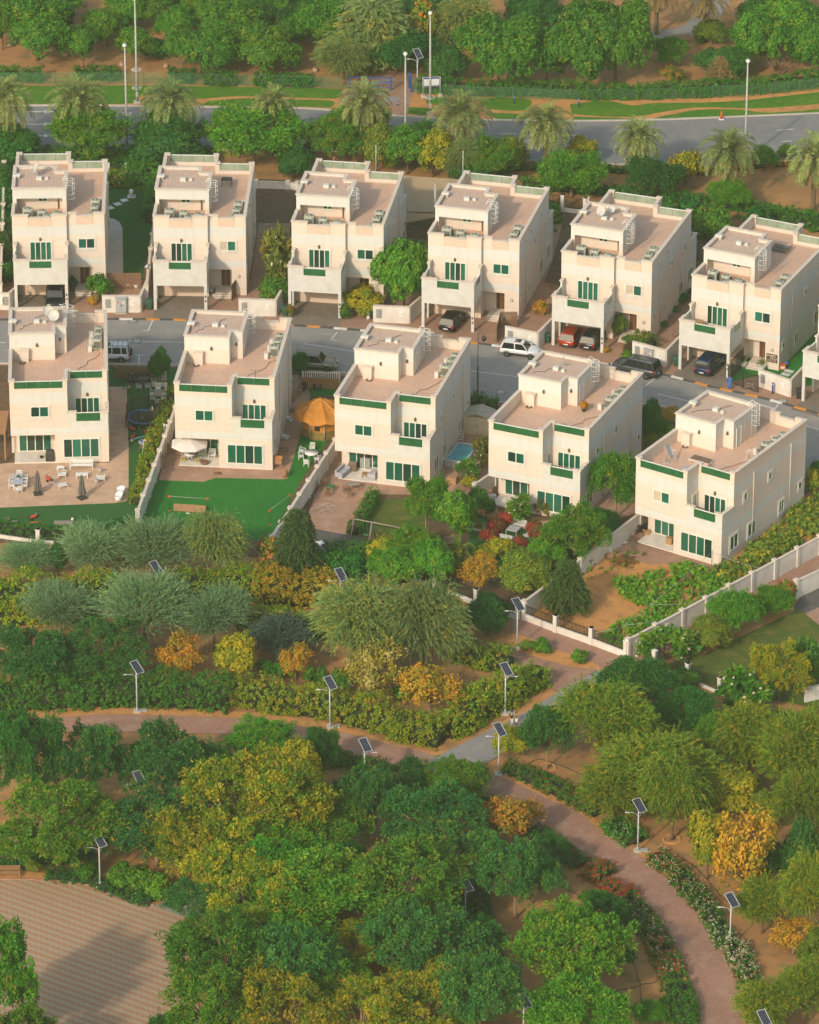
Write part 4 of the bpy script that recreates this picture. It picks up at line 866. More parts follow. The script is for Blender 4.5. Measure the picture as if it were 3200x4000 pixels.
def cover(name, poly, mat_, label, cat, h=.5, dens=10, size=.2, flowers=None, kind=None):
 rng = rngn(); P = [G(*p) for p in poly]; o = P[0].copy(); xs = [p.x for p in P]; ys = [p.y for p in P]; pts = []
 ar = abs(sum(P[i].x * P[i - 1].y - P[i - 1].x * P[i].y for i in range(len(P)))) / 2; tot = int(ar * dens)
 while len(pts) < tot:
  x, y = rng.uniform(min(xs), max(xs)), rng.uniform(min(ys), max(ys)); ins = False
  for k in range(len(P)):
   a, b = P[k], P[k - 1]
   if (a.y > y) != (b.y > y) and x < (b.x - a.x) * (y - a.y) / (b.y - a.y) + a.x: ins = not ins
  if ins:
   f = math.sin(x * 1.3) * math.sin(y * .9 + 1) * .5 + math.sin(x * .55 + y * .5) * .5
   if rng.uniform() < .62 + f * .5: pts.append((x - o.x, y - o.y, h * (.45 + .4 * f + rng.uniform(0, .5))))
 pts = np.array(pts); pts[:, 2] = np.maximum(pts[:, 2], .1); N = np.tile(np.array([0, 0, 1.]), (len(pts), 1)) + rng.normal(size=(len(pts), 3)) * .3
 me = leafy(name, rng, pts, unit(N), 7, size * 1.4, size, mat_, aspect=.8, flowers=flowers, tint3=.3)
 return tag(link(name, me, None, o), label, cat, None, kind)
def many(group, rows):
 for r in rows: plant(r[0], r[1], r[2], r[3], r[4], r[5], group)
many('trees of the park beyond the road', [
 ('park', 79, 127, 126, -8, 'large round green tree at the left end of the far park, bare trunk showing'),
 ('park', 6, 104, 70, -14, 'dark green tree cut by the left edge of the photo in the far park'),
 ('small', 175, 142, 66, 60, 'small pale green tree between two taller ones behind the left fence'),
 ('park', 225, 98, 80, 15, 'round green tree left of the tallest lamp post in the far park'),
 ('park', 268, 58, 86, -24, 'green tree at the top edge behind the tallest lamp post'),
 ('small', 287, 137, 78, 54, 'small light green tree directly behind the tallest lamp post'),
 ('park', 371, 90, 68, 10, 'small round green tree beside the cactus at the top of the far park'),
 ('park', 423, 156, 118, 50, 'broad green tree over the clipped hedge right of the tallest lamp post'),
 ('park', 492, 98, 135, -22, 'big green tree at the top edge, second row above the left verge'),
 ('park', 552, 152, 116, 44, 'bushy green tree beside the pale rocks and fence, left of the blue gate'),
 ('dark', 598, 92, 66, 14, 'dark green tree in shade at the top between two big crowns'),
 ('small', 616, 148, 52, 88, 'thin young tree standing over orange sand left of the blue gate'),
 ('park', 680, 96, 124, -12, 'big round green tree at the top edge above the blue gate'),
 ('ghaf_olive', 728, 166, 118, 72, 'olive feathery bushy tree leaning over the blue gate'),
 ('weep', 790, 130, 170, -10, 'large grey green feathery tree behind the blue gate at the top edge'),
 ('umbrella', 851, 152, 146, 58, 'dark green flat domed tree over the park gate path'),
 ('orangebloom', 893, 112, 70, -6, 'green tree speckled with orange flowers behind the tall lamp by the gate'),
 ('ghaf_olive', 975, 100, 118, -22, 'yellow green weeping tree at the top edge right of the gate lamp'),
 ('dark', 945, 174, 78, 92, 'dark weeping tree just right of the notice board'),
 ('park', 1050, 178, 156, 22, 'massive round green tree right of the notice board reaching the ground'),
 ('park', 1150, 178, 74, 64, 'smaller round green tree between two massive ones by the hedge'),
 ('park', 1228, 178, 140, 0, 'massive green tree in the middle of the right verge, left half of a pair'),
 ('park', 1296, 172, 124, -10, 'massive green tree with sunlit right side, right half of a pair'),
 ('umbrella_bright', 1405, 138, 76, 76, 'small flat crowned tree alone on the sand by the curved path'),
 ('orangebloom', 1413, 172, 50, 136, 'low round shrub with yellow orange bloom on the open sand'),
 ('dark', 1525, 160, 104, 88, 'dense dark green shrub tree behind the brown dry tamarisk'),
 ('dry', 1516, 178, 56, 116, 'brown dry tamarisk at the hedge beside the last tall lamp'),
 ('park', 1603, 150, 112, 20, 'round tree with a clear trunk above the last tall lamp'),
 ('bright', 1655, 92, 140, -10, 'wide bright green tree at the top right behind others'),
 ('bare', 1644, 165, 74, 112, 'bare leafless tree on orange sand near the right edge'),
 ('park', 1722, 158, 100, 36, 'green tree cut by the right edge of the photo in the far park'),
 ('olive', 1500, 92, 70, 38, 'olive shrubs by the foot of the dry fronded palm'),
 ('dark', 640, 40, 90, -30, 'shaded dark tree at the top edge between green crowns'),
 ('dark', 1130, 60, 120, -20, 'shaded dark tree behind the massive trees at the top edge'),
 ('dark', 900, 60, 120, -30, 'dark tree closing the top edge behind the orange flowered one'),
 ('park', 130, 40, 80, -30, 'green tree at the top edge behind the large left tree'),
 ('dark', 1600, 60, 90, -10, 'dark green tree in the top right behind the clear trunked tree'),
 ('dark', 118, 66, 70, 2, 'dark tree in shade between the large left tree and the pale little one'),
 ('park', 336, 52, 84, -24, 'green tree at the top edge left of the cactus mound'),
 ('park', 430, 60, 100, -20, 'wide green tree at the top edge above the broad one'),
 ('dark', 36, 60, 80, -10, 'dark tree behind the large round left tree at the top edge'),
 ('park', 550, 70, 110, -20, 'green tree at the top edge above the pale rocks'),
 ('dark', 330, 122, 50, 80, 'small dark shrub tree in shade right of the tallest lamp'),
 ('bush_dark', 1478, 90, 26, 66, 'small dark bush left of the dry fronded palm foot'),
])
many('palms of the far park', [
 ('palm_dry', 1483, 86, 108, -44, 'palm with dry orange fronds beside the curved path at the top'),
 ('palm_dry', 1382, 72, 100, -62, 'palm with grey hanging fronds left of the curved path'),
 ('palm_dry', 1082, 42, 100, -90, 'palm whose bare trunk shows at the top edge in the middle'),
 ('palm', 1660, 40, 90, -70, 'palm trunk at the top edge above the wide bright tree'),
])
many('palms along the near side of the road', [
 ('palm', 10, 330, 128, 146, 'palm cut by the left edge over the upper road'),
 ('palm', 168, 330, 128, 150, 'palm behind the first round tree of the road, nearest the lamp posts on their left'),
 ('palm', 361, 328, 128, 158, 'palm right of the two lamp posts over the road'),
 ('palm', 577, 326, 98, 172, 'small palm rising behind the wide bright domed tree'),
 ('palm', 769, 330, 116, 160, 'palm in front of the checkered park entrance'),
 ('palm', 970, 345, 128, 184, 'palm with spreading fronds below the notice board'),
 ('palm', 1148, 360, 122, 206, 'palm with orange heart in front of the right verge'),
 ('palm', 1343, 386, 108, 240, 'slim palm over the road with its orange trunk in view'),
 ('palm', 1533, 420, 124, 264, 'big palm below the last tall lamp post'),
 ('palm', 1712, 442, 124, 272, 'palm with a tall trunk on sand at the right edge'),
])
many('trees between the road and the villas', [
 ('podbright', 186, 342, 136, 214, 'round leafy tree with clear trunk behind the first villa'),
 ('dark', 18, 345, 110, 256, 'dark tree at the left edge behind the first villa'),
 ('dark', 350, 345, 165, 232, 'dark spreading tree behind the second villa, below a palm'),
 ('umbrella_bright', 535, 345, 186, 214, 'wide bright green domed tree behind the second villa'),
 ('podgreen', 703, 344, 110, 240, 'yellowish green tree with forked trunk behind the third villa'),
 ('podbright', 742, 326, 128, 216, 'bright green tree half hidden behind the yellowish forked one'),
 ('olive', 792, 362, 92, 254, 'olive green tree left of the shade sails, reaching the road'),
 ('park', 858, 366, 86, 258, 'green bushy tree directly behind the brown shade sails'),
 ('umbrella', 895, 332, 112, 252, 'dark low dome tree by the near lamp post on the road'),
 ('yellow', 912, 372, 80, 268, 'yellow green tree right above the shade sails'),
 ('ghaf_olive', 975, 380, 78, 290, 'tall olive tree with orange tips behind the fourth villa'),
 ('podbright', 1042, 386, 92, 288, 'feathery bright tree behind the right corner of the fourth villa'),
 ('olive', 1068, 360, 72, 284, 'thin olive tree over the road right of the fourth villa'),
 ('umbrella_bright', 1203, 415, 134, 314, 'round domed green tree with slim trunk behind the fifth villa'),
 ('yellow', 1222, 348, 58, 286, 'yellow green sprig tree between two palms on the road edge'),
 ('umbrella', 1369, 420, 116, 330, 'dark flat topped tree with slim trunk below the slim palm'),
 ('bush_yellow', 1444, 388, 76, 314, 'yellow olive bush on the road edge between two palms'),
 ('small', 1607, 362, 54, 304, 'small green tree on the sand edge beside the big palm'),
 ('umbrella_bright', 1535, 440, 90, 372, 'feathery light green tree in front of the big palm'),
 ('bush', 1655, 330, 34, 302, 'small green bush at the far road edge near the right'),
 ('dark', 620, 372, 80, 300, 'dark shaded tree behind the gap of the second and third villas'),
 ('dark', 1000, 388, 90, 322, 'dark shrubby tree hugging the fourth villa roof rail'),
 ('bush_dark', 1440, 498, 92, 414, 'large rounded bush behind the fifth villa'),
 ('bush', 1500, 505, 80, 426, 'green bush between the fifth and sixth villa by the hedge'),
 ('bush_dark', 1590, 475, 66, 432, 'round bush behind the sixth villa roof rail'),
 ('bush', 1395, 470, 50, 425, 'small bush at the back corner of the fifth villa'),
 ('dark', 0, 420, 60, 340, 'dark tree at the left edge beside the first villa'),
 ('weep', 4, 548, 48, 486, 'pale feathery tree at the left edge before the first villa'),
 ('bush_dark', 8, 596, 44, 550, 'dark bush under the feathery tree at the left edge'),
])
many('plants of the street side plots', [
 ('clipped', 210, 628, 48, 576, 'tall clipped bush beside the first villa door'),
 ('clipped', 154, 611, 17, 580, 'narrow clipped shrub between carport and door of the first villa'),
 ('bush_orange', 197, 640, 22, 622, 'low orange red bush in the bed by the utility cabinet'),
 ('frangipani', 585, 618, 84, 476, 'tall frangipani with bare stems between second and third villa'),
 ('bush', 575, 640, 60, 580, 'green bush at the foot of the tall frangipani'),
 ('bush_yellow', 765, 652, 88, 600, 'bright yellow green bush left of the big street tree'),
 ('bright', 850, 650, 118, 510, 'big bright green tree at the entrance of the third villa'),
 ('bougain', 770, 612, 46, 568, 'red flowering climber at the third villa door'),
 ('bush_dark', 724, 672, 24, 640, 'potted bush at the right carport pillar of the third villa'),
 ('bush_dark', 786, 672, 16, 648, 'small round bush beside the white garden statue'),
 ('bougain', 856, 660, 12, 646, 'small red potted plant before the low wall by the third villa'),
 ('bush_orange', 1140, 660, 34, 628, 'dry orange shrub at the side path of the fourth villa'),
 ('bougain', 612, 668, 16, 640, 'flower pot plant at the left carport pillar of the third villa'),
 ('olive', 1306, 712, 32, 660, 'climbing green plant beside the door of the fifth villa'),
 ('bush', 1330, 726, 32, 704, 'green shrub by the wooden gate of the fifth villa'),
 ('bush', 1318, 756, 24, 736, 'round shrub in front of the wooden gate'),
 ('bush_orange', 1276, 740, 18, 728, 'orange flower tuft beside the last carport pillar of the fifth villa'),
 ('bush_dark', 1440, 640, 26, 616, 'green shrub along the side wall of the fifth villa'),
 ('bush_dark', 1422, 655, 22, 642, 'low shrub nearest the grey tub on the side path'),
 ('bush_dark', 1455, 622, 18, 604, 'small shrub at the far end of the side path'),
 ('bush_dark', 1398, 690, 14, 674, 'small tuft beside the bucket on the side path'),
 ('areca', 1605, 776, 26, 752, 'potted cycad palm by the steps with the name sign'),
 ('areca', 1565, 770, 26, 745, 'potted cycad palm inside the black fence'),
 ('bush_orange', 1690, 680, 26, 660, 'small orange shrub on the turf by the side wall'),
 ('bush', 1712, 760, 20, 745, 'green shrub by the last villa carport'),
])
many('plants of the garden side plots', [
 ('dark', 338, 803, 40, 730, 'slim dark green tree behind the barbecue garden fence'),
 ('dark', 630, 800, 34, 738, 'thin dark tree beside the silver car and white fence'),
 ('dark', 1370, 940, 46, 838, 'tall dark oleander between fourth and fifth garden villa'),
 ('orange', 1408, 898, 40, 852, 'orange leaved shrub touching the fifth villa stair house'),
 ('olive', 1378, 938, 42, 896, 'olive yellow shrub below the tall dark oleander'),
 ('bush', 1402, 925, 36, 885, 'green shrub between olive and orange ones by the fifth villa'),
 ('frangipani', 1015, 985, 48, 918, 'frangipani beside the blue pool near the shed'),
 ('frangipani', 985, 1008, 46, 960, 'frangipani with white flowers at the front end of the pool'),
 ('bush_yellow', 990, 1030, 38, 1000, 'yellow green grassy clump in front of the pool'),
 ('bush_dark', 1012, 1074, 50, 1024, 'dark shrub above the clay jars'),
 ('bush_dark', 1030, 1082, 30, 1050, 'dark low shrub right beside the clay jars'),
 ('podbright', 898, 1122, 84, 996, 'tall feathery green tree at the corner of the third garden'),
 ('bright', 955, 1140, 84, 1030, 'dense green tree on the left of the clay jars'),
 ('podbright', 872, 1196, 96, 1112, 'spreading light green tree below the small lawn'),
 ('bush_yellow', 805, 1190, 80, 1130, 'yellow flowered bush behind the wooden swing'),
 ('areca', 965, 1195, 74, 1118, 'feather palm with one orange frond in the middle gardens'),
 ('areca', 945, 1210, 70, 1150, 'second feather palm before the wooden bench'),
 ('bright', 915, 1232, 90, 1140, 'dense green tree over the black garden fence'),
 ('bush_red', 1030, 1142, 34, 1112, 'orange red bush left of the pale garden table'),
 ('bush_red', 1043, 1120, 36, 1086, 'dark red bush nearest the stone ring'),
 ('bush_red', 1066, 1105, 36, 1074, 'dark red bush behind the white garden benches'),
 ('bush_red', 1128, 1137, 38, 1092, 'dark red bush right of the white garden benches'),
 ('bush_red', 1093, 1157, 34, 1127, 'red bush in front of the pale garden table'),
 ('frangipani', 1094, 1100, 54, 1040, 'leafy frangipani before the ground windows of the fourth villa'),
 ('frangipani', 1140, 1085, 34, 1046, 'small frangipani against the right ground window of the fourth villa'),
 ('podbright', 1208, 1190, 116, 1068, 'large light green flowering tree in front of the fourth villa'),
 ('podbright', 1297, 1090, 96, 950, 'tall flowering tree between fourth and fifth garden villa'),
 ('dark', 1268, 1130, 70, 1074, 'dark shrub mass at the foot of the tall flowering tree'),
 ('bush_yellow', 1052, 1168, 62, 1130, 'yellow green shrub left of the red bush before the pale table'),
 ('bush_yellow', 1020, 1180, 50, 1150, 'yellow orange shrub in the lower corner of the fourth garden'),
 ('bright', 1150, 1200, 80, 1130, 'shaded green tree under the large light green one'),
 ('orange', 1008, 1245, 78, 1166, 'orange tinged tree by the fence post below the fourth garden'),
 ('olive', 1085, 1252, 124, 1152, 'broad olive green tree over the fence at the fourth garden corner'),
 ('bright', 840, 1232, 112, 1148, 'broad green tree at the hedge below the wooden swing'),
 ('bush_dark', 735, 1220, 80, 1160, 'dark green bush left of the broad tree at the hedge'),
 ('bush_dark', 690, 1215, 66, 1160, 'dark green bush beside the weeping tree and the white box'),
 ('dark', 1028, 1335, 98, 1248, 'dark round tree left of the solar lamp by the last fence'),
 ('weep', 1195, 1290, 78, 1178, 'weeping green tree inside the sandy garden behind the fence'),
 ('bush_dark', 1222, 1190, 60, 1150, 'dark shrub outside the white garden wall of the sandy plot'),
 ('bush_dark', 1255, 1130, 44, 1096, 'green shrub leaning over the white wall by the boxes'),
 ('bush_yellow', 1712, 1042, 42, 985, 'yellow green shrub at the right edge behind the vine strip'),
 ('bush_dark', 1722, 1000, 30, 970, 'dark shrub at the far corner of the fifth garden villa'),
 ('umbrella_bright', 1540, 1335, 112, 1242, 'bright feathery tree over the white wall of the vine garden'),
 ('umbrella_bright', 1622, 1298, 82, 1236, 'second bright feathery tree towards the red bougainvillea'),
 ('bougain', 1655, 1264, 46, 1220, 'red bougainvillea at the end of the garden wall'),
 ('frangipani', 1405, 1388, 112, 1316, 'frangipani with white flowers at the fence corner'),
 ('olive', 1482, 1366, 92, 1292, 'olive shrub between frangipani and bright tree along the wall'),
 ('frangipani', 1572, 1492, 104, 1402, 'white flowered frangipani by the right lawn fence'),
 ('podyellow', 1640, 1475, 104, 1346, 'yellow topped green tree on the right lawn'),
 ('bush_dark', 1702, 1440, 66, 1340, 'grey green shrub at the right edge of the lawn'),
 ('bush_yellow', 1580, 1515, 66, 1470, 'yellow flowering shrub under the white frangipani'),
 ('bush_dark', 1440, 1445, 60, 1410, 'shrub behind the black fence of the right lawn'),
 ('bush', 1138, 1375, 40, 1342, 'small green bush on the paving by the last fence'),
 ('bush_olive', 1112, 1368, 34, 1346, 'small pale bush beside the solar lamp foot on the paving'),
 ('bush', 1222, 1398, 38, 1366, 'pair of low green plants on the paving strip'),
])
many('grey green trees of the park', [
 ('ghaf', 55, 1214, 104, 1134, 'grey green feathery tree by the white fence post at the left'),
 ('dark', 124, 1212, 40, 1140, 'thin dark tree between two grey feathery ones'),
 ('ghaf', 198, 1214, 124, 1104, 'grey feathery tree in front of the picnic table'),
 ('ghaf', 322, 1220, 150, 1084, 'largest grey feathery tree against the garden wall end'),
 ('dark', 262, 1180, 80, 1090, 'dark tree in shade behind the grey feathery pair'),
 ('ghaf_olive', 455, 1222, 112, 1074, 'olive golden weeping tree in front of the football lawn'),
 ('weep', 628, 1228, 84, 1072, 'weeping olive tree at the corner of the third garden wall'),
 ('orangebloom', 570, 1210, 76, 1130, 'red orange flowered bush left of the weeping olive tree'),
 ('ghaf', 130, 1328, 135, 1228, 'grey feathery tree above the dark round trees at the left'),
 ('ghaf', 305, 1360, 165, 1196, 'tall grey feathery tree hiding a solar lamp pole'),
 ('ghaf', 452, 1370, 132, 1236, 'pale grey feathery tree with bare trunk on orange sand'),
 ('ghaf_blue', 592, 1380, 118, 1300, 'low blue green feathery tree left of the big grey pair'),
 ('ghaf_olive', 765, 1400, 195, 1216, 'big grey green feathery tree, left of the big pair'),
 ('ghaf_olive', 890, 1412, 168, 1228, 'big golden green feathery tree, right of the big pair'),
 ('poddark', 55, 1445, 150, 1312, 'dark round tree at the left edge above the hedge'),
 ('podplain', 225, 1425, 164, 1308, 'dark blue green round tree above the hedge beside a solar lamp'),
 ('podplain', 130, 1450, 110, 1370, 'dark tree filling the gap between two dark round ones'),
])
many('autumn trees of the hedged bed', [
 ('orange', 377, 1428, 94, 1332, 'orange brown tree right of the dark round tree'),
 ('yellow', 498, 1428, 90, 1328, 'yellow green round tree with thin trunk on orange sand'),
 ('orange', 622, 1432, 70, 1352, 'small thin orange tree behind the clipped bushes'),
 ('mixed', 790, 1468, 124, 1348, 'yellow and cream leaved tree between the solar lamps'),
 ('orange', 905, 1512, 132, 1388, 'large bright orange tree near the hedge corner'),
])
many('clipped bushes of the hedged bed', [
 ('clipped', 560, 1424, 36, 1390, 'boxy clipped bush at the left end of the row'),
 ('clipped', 597, 1428, 38, 1394, 'clipped bush second from the left of the row'),
 ('clipped', 655, 1440, 30, 1402, 'clipped bush below the small thin orange tree'),
 ('clipped', 677, 1446, 28, 1404, 'clipped bush immediately left of the solar lamp panel'),
 ('clipped', 718, 1450, 46, 1410, 'wide clipped bush right of the solar lamp panel'),
 ('clipped', 845, 1470, 40, 1440, 'low clipped bush between the cream and orange trees'),
 ('clipped', 980, 1470, 36, 1445, 'low clipped bush right of the large orange tree'),
])
many('trees right of the diagonal path', [
 ('umbrella', 1335, 1502, 160, 1386, 'dark fern leaved dome tree by the corner of the fence'),
 ('umbrella', 1440, 1542, 130, 1446, 'second dark dome tree along the black fence'),
 ('willow', 1268, 1612, 162, 1432, 'huge olive tree right of the walkers'),
 ('umbrella', 1152, 1618, 104, 1486, 'flat green tree with clear trunk behind the walkers'),
 ('yellow', 1075, 1600, 70, 1530, 'small yellow green tree beside the solar lamp at the junction'),
 ('willow', 1375, 1705, 190, 1545, 'wide olive tree in the middle of the right wood'),
 ('willow', 1575, 1640, 130, 1490, 'weeping grey olive tree in front of the right lawn'),
 ('podbright', 1525, 1606, 92, 1490, 'light green tree with a bare leaning trunk'),
 ('willow', 1680, 1690, 140, 1500, 'weeping tree at the right edge below the lawn'),
 ('bush_olive', 1480, 1590, 80, 1530, 'olive undergrowth bush below the second dark dome'),
 ('willow', 1415, 1768, 120, 1594, 'weeping tree with sand ring behind the curved path'),
 ('willow', 1300, 1720, 130, 1600, 'weeping tree over the red flower bed'),
 ('yellow', 1540, 1712, 136, 1612, 'yellow green round tree above the orange one'),
 ('orange', 1564, 1905, 128, 1702, 'tall orange tree with a thin trunk beside the curved path'),
 ('yellow', 1490, 1850, 100, 1706, 'yellow green tree leaning left of the tall orange one'),
 ('willow', 1605, 1965, 92, 1850, 'green weeping tree below the tall orange one'),
 ('dark', 1690, 1890, 90, 1720, 'dark green tree at the right edge behind the orange one'),
 ('willow', 1695, 1790, 120, 1620, 'weeping tree at the right edge above the dark one'),
 ('willow', 1700, 1980, 100, 1800, 'tall weeping tree at the right edge in the lower wood'),
 ('orange', 1670, 2010, 90, 1930, 'thin orange bush on the sand near the right edge'),
 ('willow', 1690, 2160, 116, 2030, 'weeping tree in the lower right corner'),
 ('willow', 1605, 2180, 96, 2070, 'weeping tree beside the last flower bed of the path'),
 ('olive', 1716, 2060, 64, 1955, 'olive tree at the right edge above the corner'),
 ('bush_dark', 1460, 1640, 90, 1580, 'dark undergrowth bush in the middle of the right wood'),
 ('olive', 1600, 1740, 80, 1660, 'olive bush between yellow tree and right edge'),
 ('willow', 1470, 1690, 100, 1590, 'grey olive tree behind the yellow green round one'),
 ('willow', 1640, 1580, 90, 1500, 'pale olive tree just below the yellow topped lawn tree'),
 ('dark', 1620, 1860, 80, 1760, 'dark shrub tree behind the tall orange one'),
 ('bush_olive', 1395, 1555, 80, 1500, 'olive bush between the two dark domes'),
 ('olive', 1710, 1560, 70, 1480, 'olive tree at the right edge just below the lawn'),
])
many('trees left of the curved path', [
 ('orange', 1082, 1775, 130, 1664, 'broad orange tree at the start of the curved path'),
 ('podplain', 1155, 1842, 84, 1758, 'blue green tree beside red low shrubs of the curved path'),
 ('podplain', 1085, 1935, 156, 1768, 'large blue green tree left of the curved path'),
 ('podplain', 1270, 1990, 104, 1884, 'dark flat tree leaning to the flower hedge of the curved path'),
 ('podbright', 1195, 2105, 196, 1905, 'large green tree by the sand strip left of the curved path'),
 ('umbrella_bright', 1215, 2205, 196, 2062, 'bright green dome at the bottom edge left of the path'),
 ('umbrella_bright', 1365, 2162, 70, 2106, 'small flat young tree alone on sand at the bottom'),
 ('podbright', 1250, 1915, 50, 1872, 'bright green sprig tree above the dark flat one'),
 ('podplain', 1300, 2050, 60, 1990, 'low blue green tree at the sand strip edge'),
])
many('pod trees of the lower wood', [
 ('podplain', 60, 1700, 156, 1496, 'dark blue green tree at the left edge below the park path'),
 ('poddark', 195, 1695, 140, 1524, 'dark green pod tree below the left park path'),
 ('poddark', 350, 1690, 150, 1518, 'blue green pod tree hiding a solar panel'),
 ('podplain', 440, 1680, 120, 1560, 'blue green tree left of the yellow crown'),
 ('podgreen', 124, 1828, 216, 1634, 'green pod tree with a clear trunk above the bench'),
 ('poddark', 330, 1822, 206, 1662, 'blue green tree full of orange pods right of the bench lamp'),
 ('podyellow', 505, 1815, 220, 1604, 'large golden yellow tree in the middle of the lower wood'),
 ('podyellow', 598, 1795, 200, 1582, 'golden yellow tree joining the large one on its right'),
 ('podyellow', 425, 1860, 170, 1690, 'golden tree edge nearest the bench lamp and low bushes'),
 ('podyellow', 500, 1905, 180, 1735, 'golden green tree below the large golden yellow one'),
 ('podbright', 575, 1880, 170, 1730, 'green tree under the right side of the golden crowns'),
 ('podgreen', 690, 1800, 176, 1662, 'olive green pod tree right of the golden crown'),
 ('yellow', 612, 1680, 120, 1556, 'yellow green tree top rising towards the path'),
 ('podbright', 545, 1605, 116, 1512, 'green tree between path and golden crown'),
 ('podplain', 678, 1642, 72, 1530, 'small dark tree with a thin trunk on the sand by the path'),
 ('podplain', 775, 1765, 126, 1620, 'dark blue green tree behind the solar lamp pole'),
 ('poddark', 900, 1800, 184, 1642, 'pale blue green tree with bare branches by the junction'),
 ('podbright', 965, 1692, 118, 1596, 'bright green tree below the grey diagonal path'),
 ('podplain', 850, 1680, 110, 1600, 'blue green tree just below the path junction'),
 ('poddark', 945, 1870, 196, 1738, 'dark pod tree left of the hidden solar panel'),
 ('podgreen', 850, 1965, 236, 1760, 'wide olive pod tree in the centre of the lower wood'),
 ('podbright', 660, 1975, 246, 1800, 'wide bright green tree below the golden crown'),
 ('podyellow', 540, 1985, 170, 1822, 'golden tree over the plaza corner'),
 ('podplain', 430, 1950, 130, 1850, 'green tree between the low bush and the golden corner tree'),
 ('podgreen', 480, 2120, 210, 1912, 'big green tree along the right side of the plaza'),
 ('podplain', 560, 2060, 170, 1950, 'blue green tree behind the plaza side tree'),
 ('podgreen', 440, 2215, 176, 2030, 'green pod tree at the bottom beside the plaza'),
 ('podplain', 600, 2140, 190, 1955, 'dark green tree in the middle of the bottom wood'),
 ('podyellow', 750, 2050, 116, 1946, 'small golden tree among green ones near the bottom'),
 ('podplain', 890, 2090, 206, 1905, 'blue green tree right of the small golden one'),
 ('podyellow', 905, 2150, 170, 2010, 'yellowish tree below and right of the small golden one'),
 ('podplain', 1010, 2190, 180, 2008, 'blue green tree at the bottom before the leaning panel'),
 ('podyellow', 900, 2215, 196, 2060, 'golden pod tree at the bottom edge'),
 ('podyellow', 600, 2230, 210, 2040, 'pod laden yellowish tree at the bottom edge left of centre'),
 ('podyellow', 760, 2230, 160, 2070, 'pod laden golden green tree at the bottom edge in the middle'),
 ('podbright', -14, 2225, 160, 1930, 'sunlit tree cut by the lower left corner'),
 ('podgreen', 40, 2300, 170, 2120, 'tree rising from the bottom edge left of the plaza'),
 ('podplain', 1000, 2040, 120, 1930, 'dark tree left of the dark hedge and sand'),
 ('podplain', 730, 1900, 120, 1780, 'green tree in the hollow of the lower wood'),
 ('podgreen', 700, 2140, 140, 2010, 'green tree tucked behind the pod laden pair'),
 ('podplain', 340, 2260, 60, 2140, 'low dark tree at the bottom edge of the plaza'),
])
many('low plants by the plaza', [
 ('bush', 250, 1862, 64, 1812, 'bright green bush right of the bench lamp'),
 ('bush', 290, 1880, 76, 1822, 'bright green bush in the middle by the plaza edge'),
 ('bush', 328, 1893, 60, 1838, 'bright green bush at the plaza corner'),
 ('bush', 182, 1850, 46, 1815, 'green bush left of the bench lamp foot'),
 ('small', 15, 1812, 36, 1776, 'young sapling left of the path stub by the bench'),
 ('small', 70, 1808, 40, 1775, 'young sapling on the path stub by the bench'),
 ('bush_olive', 72, 1836, 32, 1810, 'olive bush right beside the wooden bench'),
])
GH = 'hedges of the park'
hedge('hedge', smooth([(-30, 1489), (90, 1487), (172, 1481), (310, 1477), (400, 1483), (480, 1489)], 3), 2.7, 2.6, 'leaf_hedge_green', 'deep green shrub hedge above the left park path', group=GH, dens=40, wav=.3, round_=.4)
hedge('hedge', smooth([(480, 1477), (540, 1483), (690, 1507), (790, 1531), (880, 1555), (928, 1569)], 3), 2.6, 2.5, 'leaf_hedge', 'olive hedge with red specks running to the path corner', group=GH, dens=40, wav=.3, round_=.4)
hedge('hedge', smooth([(938, 1551), (990, 1522), (1055, 1484), (1100, 1458), (1134, 1438)], 3), 2.6, 2.5, 'leaf_hedge', 'olive hedge along the diagonal path', group=GH, dens=40, wav=.3, round_=.4)
hedge('hedge', smooth([(-30, 1275), (60, 1270), (150, 1266), (240, 1258)], 3), 2.7, 2.6, 'leaf_hedge', 'olive shrub hedge at the left behind the grey trees', group=GH, dens=40, wav=.3, round_=.4)
hedge('hedge', smooth([(375, 1252), (480, 1256), (560, 1262)], 3), 2.6, 2.6, 'leaf_hedge', 'green olive hedge in the middle behind the pale grey tree', group=GH, dens=40, wav=.3, round_=.4)
hedge('hedge', smooth([(545, 1262), (620, 1268), (706, 1272)], 3), 2.8, 2.7, 'leaf_hedge_yellow', 'yellow orange hedge below the weeping olive tree', group=GH, dens=40, wav=.3, round_=.4)
hedge('hedge', smooth([(-30, 1315), (80, 1310), (200, 1308)], 3), 1.8, 1.4, 'leaf_hedge', 'low olive hedge under the grey feathery tree at the left', group=GH, dens=40, wav=.3, round_=.4)
hedge('hedge', smooth([(500, 1322), (560, 1324), (640, 1330), (700, 1340)], 3), 2.0, 1.8, 'leaf_hedge', 'olive hedge behind the blue green feathery tree', group=GH, dens=40, wav=.3, round_=.4)
hedge('hedge', smooth([(960, 1388), (1020, 1400), (1075, 1412)], 3), 2.0, 1.8, 'leaf_hedge', 'short olive hedge right of the golden feathery tree', group=GH, dens=40, wav=.3, round_=.4)
hedge('hedge', [(520, 1606), (640, 1600), (720, 1608), (800, 1622)], 2.2, .8, 'leaf_hedge_green', 'low dark hedge with red blooms below the left park path', flowers=[('flower_red', 260, .07)], group=GH)
hedge('hedge', [(-20, 1112), (60, 1132), (140, 1132)], 1.2, 1.0, 'leaf_hedge_green', 'dark garden hedge at the left fence of the first garden', group=GH)
hedge('hedge', [(690, 1185), (760, 1178), (830, 1200)], 2.2, 1.8, 'leaf_hedge_green', 'green hedge closing the third garden at the gravel', group=GH, dens=36)
